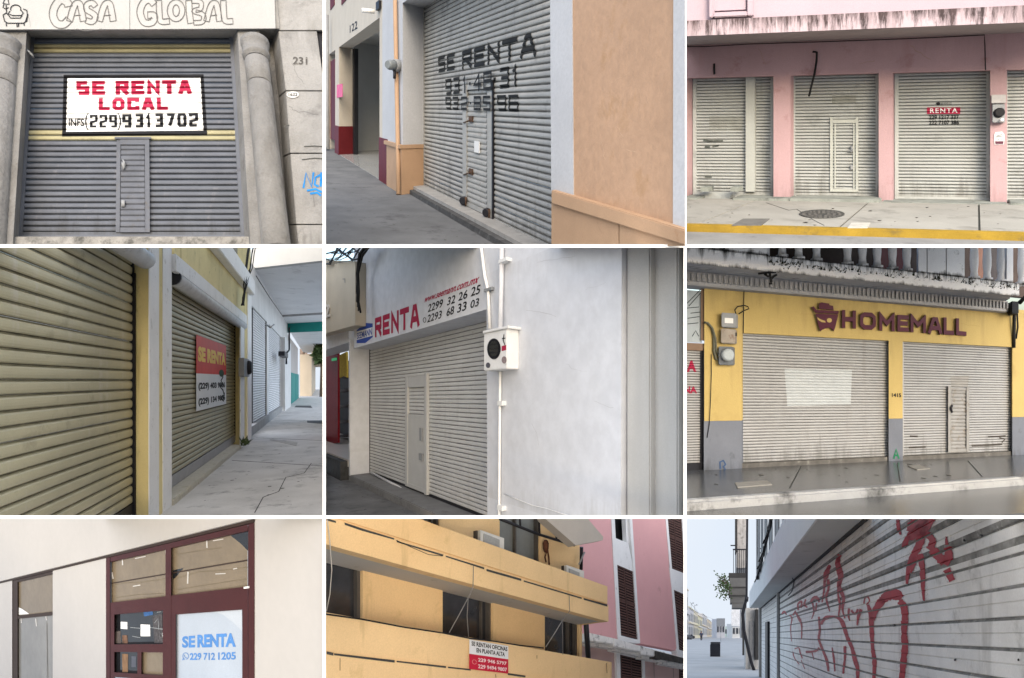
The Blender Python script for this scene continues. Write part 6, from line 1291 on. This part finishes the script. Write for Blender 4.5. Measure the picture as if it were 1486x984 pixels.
# graffiti
rs = mat('red spray paint', (.34, .006, .02), .5, .2, 2.5, bump=0, fine=.1)
G = [([(1040, 10), (1035, 50), (1020, 92)], 80), ([(1090, 20), (1060, 60), (1010, 96), (985, 110)], [50, 45, 40, 20]), ([(1040, 95), (1075, 96), (1098, 125), (1080, 160)], 26), ([(1050, 95), (1034, 150), (1010, 190), (992, 240), (984, 310)], [40, 34, 24, 20, 10]),
     ([(1022, 190), (1012, 230), (1002, 262)], [24, 16, 8]), ([(1040, 180), (1052, 240), (1054, 300), (1056, 345), (1060, 392)], [26, 22, 18, 14, 5]), ([(1092, 160), (1130, 196), (1150, 220)], 40), ([(1160, 150), (1168, 185), (1150, 225)], [30, 38, 30]), ([(1158, 246), (1184, 296)], 30), ([(994, 96), (978, 130), (970, 152)], [12, 26, 18]), ([(944, 30), (948, 70), (958, 96)], [14, 14, 8]), ([(1156, 104), (1160, 140)], [6, 14]),
     ([(832, 466), (848, 420), (880, 376)], [22, 26, 34]), ([(868, 392), (900, 360), (935, 356), (962, 372)], [20, 44, 44, 30]), ([(952, 384), (972, 412), (976, 470)], [26, 28, 26]), ([(974, 470), (972, 530), (976, 580), (970, 640), (960, 740)], [28, 26, 28, 26, 24]),
     ([(814, 400), (826, 450), (830, 520), (834, 590), (842, 650), (838, 740)], [12, 20, 18, 15, 18, 12]), ([(690, 182), (680, 215), (686, 245), (694, 280), (686, 320), (706, 370), (702, 420), (712, 460)], [16, 20, 26, 22, 16, 14, 10, 6]), ([(676, 192), (688, 212)], 12), ([(688, 300), (682, 350), (690, 400), (684, 450)], [10, 9, 9, 6]),
     ([(646, 228), (632, 262), (626, 290)], [10, 22, 18]), ([(638, 290), (640, 330), (630, 370), (646, 430)], [12, 10, 9, 5]), ([(624, 290), (620, 340), (612, 390)], [12, 8, 5]),
     ([(608, 486), (624, 460), (660, 452), (690, 462), (706, 490), (722, 540), (744, 590), (756, 640), (768, 680), (766, 740)], [8, 16, 10, 14, 20, 16, 14, 18, 16, 12]), ([(598, 452), (602, 510), (598, 550), (616, 600), (632, 640), (640, 690)], [9, 10, 11, 10, 12, 7]), ([(602, 590), (580, 602), (540, 606)], [12, 8, 10]),
     ([(730, 416), (728, 450), (734, 470)], [10, 8, 4]), ([(740, 424), (756, 440), (770, 420)], [10, 8, 10]), ([(784, 420), (772, 450), (766, 490)], [14, 12, 5]), ([(796, 396), (800, 372), (812, 366), (820, 384), (806, 400)], 6), ([(712, 580), (712, 630), (704, 700)], [12, 10, 8]), ([(656, 586), (664, 640), (668, 690)], [5, 9, 6]),
     ([(508, 424), (506, 398), (522, 386), (520, 414)], 8), ([(540, 376), (534, 400), (548, 412)], [5, 9, 6]), ([(562, 388), (576, 370), (592, 372), (600, 390)], [8, 14, 12, 6]), ([(570, 392), (576, 430), (566, 462)], [8, 7, 4]), ([(588, 392), (584, 430)], 6), ([(494, 430), (512, 462), (522, 490), (522, 550)], [6, 12, 7, 5]), ([(436, 440), (446, 430), (456, 444)], [6, 8, 6]), ([(470, 446), (480, 460), (474, 500), (478, 560)], [6, 6, 4, 3]), ([(484, 446), (496, 426)], 6), ([(492, 592), (510, 588), (516, 610), (526, 634)], [5, 5, 6, 5]), ([(484, 604), (490, 630), (512, 660)], [4, 4, 3]), ([(520, 640), (536, 680)], 3), ([(566, 600), (576, 640)], 4)]
random.seed(4); GL, GW = [], []
for g, w_ in G:
    ws_ = w_ if isinstance(w_, list) else [w_] * len(g); q = smooth([(a, b, c) for (a, b), c in zip(g, ws_)], 5); ln = [(p[0], p[1]) for p in q]
    GL.append(ln); GW.append([max(2.5, p[2]) * random.uniform(.88, 1.2) for p in q])
osm = bpy.data.materials.new('red overspray'); osm.use_nodes = True; t = osm.node_tree; p_ = t.nodes['Principled BSDF']; p_.inputs['Base Color'].default_value = (.34, .01, .025, 1); p_.inputs['Roughness'].default_value = .6
nz = t.nodes.new('ShaderNodeTexNoise'); nz.inputs['Scale'].default_value = 38; nz.inputs['Detail'].default_value = 3; g_ = t.nodes.new('ShaderNodeNewGeometry'); t.links.new(g_.outputs['Position'], nz.inputs['Vector'])
mr_ = t.nodes.new('ShaderNodeMapRange'); mr_.inputs[1].default_value = .5; mr_.inputs[2].default_value = .68; mr_.inputs[4].default_value = .38; t.links.new(nz.outputs[0], mr_.inputs[0]); t.links.new(mr_.outputs[0], p_.inputs['Alpha'])
for k, (ln, w_) in enumerate(zip(GL, GW)):
    if max(w_) > 11: strokes('overspray', fr, [ln], [w * 1.35 + 2 for w in w_], osm, sh.o, sh=sh, eps=.004 + .0002 * (k % 12), breaks=.35)
strokes('graffiti', fr, GL, GW, rs, sh.o, sh=sh, eps=.008, breaks=.35)
random.seed(8)
for (x, y) in ((1312, 100), (930, 490), (1200, 640), (1240, 120), (1480, 640)):
    flat('dent', fr, [fr.st(a, b) for a, b in arc(x, y, 5, 6, 0, 330, 9)], [tuple(range(10))], BLACK, sh.o, 0, .02, sh)
# ---------------- pavement, road
wS = fr.on_t(62, 659, TF)[1]
wetb = mat('wet blue grey pavement', (.17, .175, .185), 0.08, .15, .35, grime=((.26, .265, .27), .4, .5), bump=0, spec=.6)
far = S_(1486) ; sF = fr.on_t(250, 540, TF)[0]
build('pavement', MB().prism([fr.pt(sF, TF, -.3), fr.pt(s1, TF, -.3), fr.pt(s1, TF, wS), fr.pt(sF, TF, wS)], fr.b * -.5), wetb, None, kind='structure')
build('kerb', MB().box(fr, sF, s1, TF - .6, TF + .006, wS, wS + .35), mat('pale wet kerb', (.34, .35, .37), .4, .12, .6), None, kind='structure')
build('road', MB().prism([fr.pt(sF - 60, TF - .4, wS + .2), fr.pt(s1, TF - .4, wS + .2), fr.pt(s1, TF - .4, wS + 90), fr.pt(sF - 60, TF - .4, wS + 90)], fr.b * -.1), mat('wet pale road', (.24, .24, .235), .15, .2, .15, grime=((.27, .265, .26), .45, .3), bump=.05, bs=3, spec=.5), None, kind='structure')
# bin
P = fr.zt(136, 629, TF); dB = (P - CAM).y; m_ = dB / F / by.k
t = thing('litter_bin', 'dark square litter bin standing on the wet pavement', 'bin', P)
bw = 23 * m_
def wbox(mb, c, hx, hy, z0, z1): return mb.prism([c + Vector((-hx, -hy, z0)), c + Vector((hx, -hy, z0)), c + Vector((hx, -hy, z1)), c + Vector((-hx, -hy, z1))], ray(*V1) * (1.2 * hy))
build('bin_body', wbox(MB(), P, bw * .95, bw * .9, .05, 70 * m_), mat('black bin plastic', (.018, .02, .026), .5, .2, 1), t, bevel=.1); build('bin_lid', wbox(MB(), P, bw, bw, 70 * m_, 79 * m_), mat('dark grey bin lid', (.045, .048, .055), .45), t, bevel=.12); build('bin_foot', wbox(MB(), P, bw * .8, bw * .8, 0, .05), DARKM, t)
# leaning black pole / downpipe beside the next house
t = thing('bent_downpipe', 'bent black downpipe beside the far end of the shutter', 'pipe', fr.zt(314, 690, TF))
def atY(x, y, Y): return CAM + ray(*by.px(x, y)) * Y
Y0 = (fr.zt(314, 690, TF) - CAM).y
build('pipe', MB().tube([atY(283, -10, Y0), atY(282, 120, Y0), atY(281, 260, Y0), atY(280, 372, Y0), atY(270, 410, Y0), atY(263, 440, Y0), atY(268, 510, Y0), atY(286, 590, Y0), atY(300, 650, Y0), atY(314, 690, Y0)], [4 * Y0 / F / by.k * 1.2] * 4 + [7 * Y0 / F / by.k] * 6, 8), DARKM, t)
build('collar', MB().tube([atY(281, 366, Y0), atY(279, 384, Y0)], 8 * Y0 / F / by.k, 8), DARKM, t)
# next house with its balcony
Yb = Y0 * 1.25; q = Yb / F / by.k
H_ = thing('balcony_house', 'old house beyond the shutter with a stacked projecting balcony', 'house', atY(310, 700, Yb))
def blk(n, x0, y0, x1, y1, m, Y=Yb, d=6, bev=0): return build(n, MB().prism([atY(x0, y1, Y), atY(x1, y1, Y), atY(x1, y0, Y), atY(x0, y0, Y)], ray(*V1) * d), m, H_, bevel=bev)
old = mat('old plaster', (.42, .40, .38), .85, .2, .6, grime=((.1, .095, .09), .45, 1.2), streak=((.12, .11, .1), .4, 1.5), bump=.3); oldd = mat('dark old cornice', (.045, .044, .043), .9, .2, 1); oldg = mat('grey balcony underside', (.13, .128, .125), .85, .15, .8)
blk('balcony_slab', 202, 262, 284, 282, oldd, Yb, 5); blk('balcony_tier', 206, 283, 284, 325, oldg, Yb, 5); blk('balcony_tier', 202, 326, 284, 362, oldg, Yb + .2, 5); blk('balcony_tier', 208, 363, 282, 392, oldg, Yb + .4, 5); blk('balcony_tier', 216, 393, 280, 414, oldg, Yb + .6, 5)
blk('tier_edge', 204, 322, 284, 327, oldd, Yb - .1, 5); blk('tier_edge', 206, 358, 284, 363, oldd, Yb - .1, 5)
for k in range(7): blk('balcony_rail', 222 + k * 8.5, 160, 224.5 + k * 8.5, 262, DARKM, Yb + .3, .3)
blk('balcony_rail', 220, 157, 284, 162, DARKM, Yb + .25, .3); blk('wall', 236, -40, 284, 240, old, Yb + 3, 8); blk('wall', 230, -40, 240, 170, oldd, Yb + 2.5, 3); blk('lower_wall', 256, 414, 300, 545, old, Yb + 6, 10); blk('gutter', 210, 140, 236, 144, DARKM, Yb, .3); blk('white_shop_front', 214, 420, 258, 494, mat('bright white wall', (.7, .7, .7), .7), Yb + 30, 8)
blk('doorway', 262, 470, 274, 620, oldd, Yb + 5.5, 1); blk('doorway', 318, 420, 332, 640, oldd, Y0 + 1, 1); blk('wall', 276, 414, 345, 712, mat('pale peeling wall', (.46, .45, .43), .85, .2, 1, grime=((.16, .155, .15), .4, 2), bump=.2), Y0 + 2, 6); blk('door_leaf', 296, 470, 312, 690, mat('grey door leaf', (.28, .28, .28), .7), Y0 + 1.6, .5)
# twiggy weed on the balcony
random.seed(14)
t = thing('balcony_plant', 'small green plant sprouting from the edge of the old balcony', 'plant', atY(204, 330, Yb))
mb = MB(); mt_ = MB()
for k in range(12):
    a = atY(206, 290 + k * 8, Yb); b = atY(206 - random.uniform(14, 60), 270 + random.uniform(-10, 80), Yb); mt_.tube([a, (a + b) / 2 + Vector((0, 0, .3)), b], .03, 4); 
    for j in range(16):
        p = a + (b - a) * random.uniform(.2, 1.1) + Vector((random.gauss(0, .3), random.gauss(0, .3), random.gauss(0, .3))); x = Vector((random.gauss(0, 1), 0, random.gauss(0, 1))).normalized() * .16; y = Vector((-x.z, 0, x.x)) * .7; mb.add([p - x, p + y, p + x, p - y], [(0, 1, 2, 3)])
build('stem', mt_, barkm, t); build('leaves', mb, leafm, t)
# ---------------- far side of the street
sL0, wL = fr.on_t(19, 552, TF)
rowm = [mat('far facade %d' % k, c, .8, .1, .3) for k, c in enumerate([(.62, .62, .6), (.5, .5, .52), (.62, .57, .45), (.64, .6, .42), (.55, .55, .55), (.6, .52, .4), (.6, .6, .6)])]
winm = mat('far window', (.06, .065, .075), .3, bump=0)
edges = [-40, 26, 50, 68, 88, 108, 128, 148]; tops = [330, 410, 425, 448, 440, 462, 476]; bl = ['white house nearest on the far side of the street', 'grey house second on the far side of the street', 'cream house third on the far side of the street', 'yellow house fourth on the far side of the street', 'pale grey house fifth on the far side of the street', 'tan house sixth on the far side of the street', 'white house farthest on the far side of the street']
def colS(x): return fr.S(x, 530, wL)
for k, (x0, x1) in enumerate(zip(edges, edges[1:])):
    a_, b_ = colS(x1), colS(x0); tp = fr.T(max(x0, 16), tops[k], wL); a_, b_ = min(a_, b_), max(a_, b_)
    h = thing('far_house', bl[k], 'house', fr.pt((a_ + b_) / 2, TF, wL), 'houses on the far side of the street')
    build('wall', MB().box(fr, a_ + .1, b_ - .1, TF - 1, tp, wL, wL + 14), rowm[k], h)
    build('roof_edge', MB().box(fr, a_, b_, tp, tp + .8, wL - .8, wL + 14), rowm[(k + 2) % 7], h)
    nn_ = 3
    for i in range(nn_):
        for j in range(2):
            u0 = a_ + (b_ - a_) * (i + .25) / nn_; u1 = a_ + (b_ - a_) * (i + .7) / nn_; z0 = TF + (tp - TF) * (.14 + .45 * j); z1 = TF + (tp - TF) * (.4 + .45 * j)
            build('window', MB().box(fr, u0, u1, z0, z1, wL - .3, wL - .01), winm, h)
    build('balcony', MB().box(fr, a_ + .3, b_ - .3, TF + (tp - TF) * .5, TF + (tp - TF) * .545, wL - 2.5, wL - .31), rowm[(k + 1) % 7], h)
# closing buildings at the end
for x0, y0, x1, y1, Y, m, l in ((150, 462, 186, 545, 420, rowm[1], 'grey block at the end of the street'), (186, 494, 222, 540, 500, mat('far pale green', (.42, .52, .48), .8), 'low pale green building at the end of the street'), (218, 484, 262, 546, 380, rowm[0], 'low white wall at the right of the street end')):
    h = thing('far_building', l, 'building', atY((x0 + x1) / 2, y1, Y)); build('wall', MB().prism([atY(x0, y1, Y), atY(x1, y1, Y), atY(x1, y0, Y), atY(x0, y0, Y)], Vector((0, 10, -5))), m, h)
    for i in range(3):
        a_ = x0 + (x1 - x0) * (i + .2) / 3; b_ = x0 + (x1 - x0) * (i + .75) / 3
        build('window', MB().prism([atY(a_, y0 + (y1 - y0) * .7, Y - .5), atY(b_, y0 + (y1 - y0) * .7, Y - .5), atY(b_, y0 + (y1 - y0) * .3, Y - .5), atY(a_, y0 + (y1 - y0) * .3, Y - .5)], Vector((0, .4, 0))), winm, h)
# parked cars
def car(x, y, wpx, m, l):
    P = fr.zt(x, y, TF - .4); k = (P - CAM).y / F / by.k * wpx; ax = -fr.a; up = Vector((0, 0, 1)); sd_ = ax.cross(up).normalized(); fw_ = (ax * .35 + Vector((1, 0, 0)) * .0 + ax * .65)
    t = thing('parked_car', l, 'car', P, 'cars parked along the far kerb')
    prof = [(-.5, .12), (-.5, .24), (-.44, .29), (-.26, .31), (-.14, .44), (.16, .45), (.30, .31), (.46, .28), (.5, .2), (.5, .12)]
    X_ = Vector((1, 0, 0)) * .8 + fr.a * .6; X_.normalize(); Yv = X_.cross(Vector((0, 0, 1))).normalized()
    f0 = [P + X_ * (a * k) + up * (b * k) - Yv * (.19 * k) for a, b in prof]
    build('body', MB().prism(f0, Yv * (.38 * k)), m, t)
    build('window', MB().prism([P + X_ * (a * k) + up * (b * k) - Yv * (.195 * k) for a, b in ((-.2, .32), (-.12, .42), (.14, .43), (.24, .32))], Yv * (.39 * k)), winm, t)
    for a in (-.3, .3):
        for s in (-1, 1): c = P + X_ * (a * k) + up * (.1 * k) + Yv * (s * .18 * k); build('wheel', MB().lathe(c - Yv * (.03 * k), Yv, up, [(0, .09 * k), (0.001, .1 * k), (.06 * k, .1 * k), (.061 * k, .09 * k)], 12), BLACK, t)
dk = mat('dark car paint', (.03, .03, .035), .25, .1, 1, bump=0); wc_ = mat('white car paint', (.7, .7, .7), .25, .05, 1, bump=0)
car(32, 552, 44, dk, 'dark car parked at the far kerb, nearest of the row'); car(52, 546, 30, mat('grey car paint', (.12, .12, .13), .3, bump=0), 'grey car parked second along the far kerb'); car(66, 541, 22, dk, 'small dark car parked third along the far kerb'); car(106, 534, 26, wc_, 'white car driving far down the street'); car(128, 531, 16, mat('grey car paint', (.12, .12, .13), .3), 'small grey car far down the street')
# lamp posts, sign, person
def lamp(x, y0, y1, l):
    P = fr.zt(x, y1, TF - .4); Y = (P - CAM).y; q_ = Y / F / by.k; t = thing('street_lamp', l, 'street lamp', P, 'street lamps on the far kerb'); top = atY(x, y0, Y)
    build('pole', MB().tube([P, top], [1.5 * q_, .9 * q_], 7), GREYM, t); build('arm', MB().tube([top - Vector((0, 0, 6 * q_)), top + Vector((9 * q_, 0, 0))], .9 * q_, 6), GREYM, t); build('lamp_head', MB().lathe(top + Vector((9 * q_, 0, -2 * q_)), Vector((0, 0, 1)), Vector((1, 0, 0)), [(0, 3.4 * q_), (2 * q_, 3 * q_), (4 * q_, 1 * q_)], 10), GREYM, t)
car(88, 537, 20, dk, 'tiny dark car farther along the far kerb'); car(20, 556, 50, mat('charcoal car paint', (.06, .06, .065), .3, bump=0), 'charcoal car at the very left of the street, cut off')
for q_, (y0, y1, l) in enumerate(((300, 470, 'upper overhead cable along the far side of the street'), (330, 480, 'lower overhead cable along the far side of the street'))): build('overhead_cable', MB().tube([fr.pt(fr.S(14, 530, wL) - 2, fr.T(16, y0 + 90, wL), wL - 4), fr.pt(fr.S(60, 530, wL), fr.T(60, y1 - 30, wL), wL - 4), fr.pt(fr.S(150, 530, wL), fr.T(150, y1, wL), wL - 4)], .12, 5), CABLE, None, l, 'cable')
lamp(39, 392, 548, 'tall street lamp nearest on the far side'); lamp(54, 400, 545, 'second street lamp in front of the grey house')
P = fr.zt(168, 566, TF); Y = (P - CAM).y; q_ = Y / F / by.k
t = thing('street_sign', 'grey rectangular street sign on a thin post beside the pavement', 'sign', P); build('post', MB().tube([P, atY(168, 490, Y)], .9 * q_, 6), GREYM, t); build('sign_board', MB().prism([atY(150, 495, Y - .3), atY(186, 495, Y - .3), atY(186, 460, Y - .3), atY(150, 460, Y - .3)], Vector((0, .25, 0))), mat('grey sign back', (.22, .23, .24), .6), t)
def person(x, y, hpx, l, shirt, trous, fr=fr, T=None, hold=False):
    P = fr.zt(x, y, TF - .4 if T is None else T); h = hpx / fr.bay.k * (P - CAM).y / F
    J = [('pel', (0, 0, .5), .075), ('chest', (0, 0, .7), .085), ('neck', (0, 0, .82), .035), ('head', (0, -.01, .90), .062), ('top', (0, 0, .96), .045),
         ('shl', (-.11, 0, .78), .042), ('ell', (-.14, .02, .62), .03), ('hal', (-.13, -.04, .48), .024), ('shr', (.11, 0, .78), .042), ('elr', (.14, .02, .62), .03), ('har', (.13, -.03, .48), .024),
         ('hil', (-.05, 0, .46), .058), ('knl', (-.06, -.05, .26), .042), ('anl', (-.06, -.02, .04), .028), ('tol', (-.06, -.1, .02), .022), ('hir', (.05, 0, .46), .058), ('knr', (.06, .0, .26), .042), ('anr', (.06, .08, .05), .028), ('tor', (.06, .0, .02), .022)]
    E = [(0, 1), (1, 2), (2, 3), (3, 4), (1, 5), (5, 6), (6, 7), (1, 8), (8, 9), (9, 10), (0, 11), (11, 12), (12, 13), (13, 14), (0, 15), (15, 16), (16, 17), (17, 18)]
    me = bpy.data.meshes.new('person'); me.from_pydata([Vector(j[1]) * h for j in J], E, [])
    o = bpy.data.objects.new('person', me); COL.objects.link(o); md = o.modifiers.new('skin', 'SKIN'); sv = me.skin_vertices[0].data
    for v, j in zip(sv, J): v.radius = (j[2] * h, j[2] * h)
    sv[0].use_root = True; o.modifiers.new('sub', 'SUBSURF').levels = 1
    m2 = bpy.data.meshes.new_from_object(o.evaluated_get(bpy.context.evaluated_depsgraph_get())); m2.name = 'person'; o.modifiers.clear(); o.data = m2; bpy.data.meshes.remove(me)
    m2.materials.clear()
    for m in (shirt, trous, mat('skin tone', (.28, .16, .11), .6, bump=0), mat('dark hair', (.02, .015, .012), .7, bump=0), BLACK): m2.materials.append(m)
    for f_ in m2.polygons:
        c = f_.center / h; f_.use_smooth = True
        f_.material_index = 3 if (c.z > .93 or (c.z > .87 and c.y > .02)) else 2 if (c.z > .815 or (abs(c.x) > .09 and c.z < .6 and c.z > .4)) else 0 if c.z > .5 else 1 if c.z > .05 else 4
    o.location = P; o['label'] = l; o['category'] = 'person'; return o
person(83, 560, 46, 'person in dark clothes crossing the far end of the wet street', mat('navy shirt', (.04, .05, .09), .8, bump=0), mat('dark trousers', (.03, .03, .035), .8, bump=0))
person(1100, 532, 44, 'person in a pale shirt walking at the far end of the arcade', mat('pale shirt', (.5, .5, .52), .8, bump=0), mat('blue trousers', (.05, .07, .16), .8, bump=0), FRD, TFD4)
person(1086, 526, 38, 'second distant person in dark clothes at the far end of the arcade', mat('navy shirt', (.04, .05, .09), .8), mat('dark trousers', (.03, .03, .035), .8), FRD, TFD4)
# overcast sky seen above the downhill street
CUT[:] = []
mb = MB(); R = 2600; nA, nE = 40, 10
for i in range(nA + 1):
    for j in range(nE + 1):
        az = math.radians(-100 + 200 * i / nA); el = math.radians(-42 + 44 * j / nE); mb.v.append(CAM + Vector((math.sin(az) * math.cos(el), math.cos(az) * math.cos(el), math.sin(el))) * R)
mb.f = [(i * (nE + 1) + j, (i + 1) * (nE + 1) + j, (i + 1) * (nE + 1) + j + 1, i * (nE + 1) + j + 1) for i in range(nA) for j in range(nE)]
sm = bpy.data.materials.new('pale overcast sky'); sm.use_nodes = True; t = sm.node_tree; t.nodes.remove(t.nodes['Principled BSDF']); e = t.nodes.new('ShaderNodeEmission'); e.inputs[0].default_value = (.62, .74, .93, 1); e.inputs[1].default_value = SKYE
nz = t.nodes.new('ShaderNodeTexNoise'); nz.inputs['Scale'].default_value = .0018; nz.inputs['Detail'].default_value = 4; g_ = t.nodes.new('ShaderNodeNewGeometry'); t.links.new(g_.outputs['Position'], nz.inputs['Vector'])
mx = t.nodes.new('ShaderNodeMix'); mx.data_type = 'RGBA'; mx.inputs[6].default_value = (.72, .82, .95, 1); mx.inputs[7].default_value = (.86, .9, .96, 1); t.links.new(nz.outputs[0], mx.inputs[0]); t.links.new(mx.outputs[2], e.inputs[0])
t.links.new(e.outputs[0], t.nodes['Material Output'].inputs[0])
build('sky', mb, sm, kind='structure', keep=True)
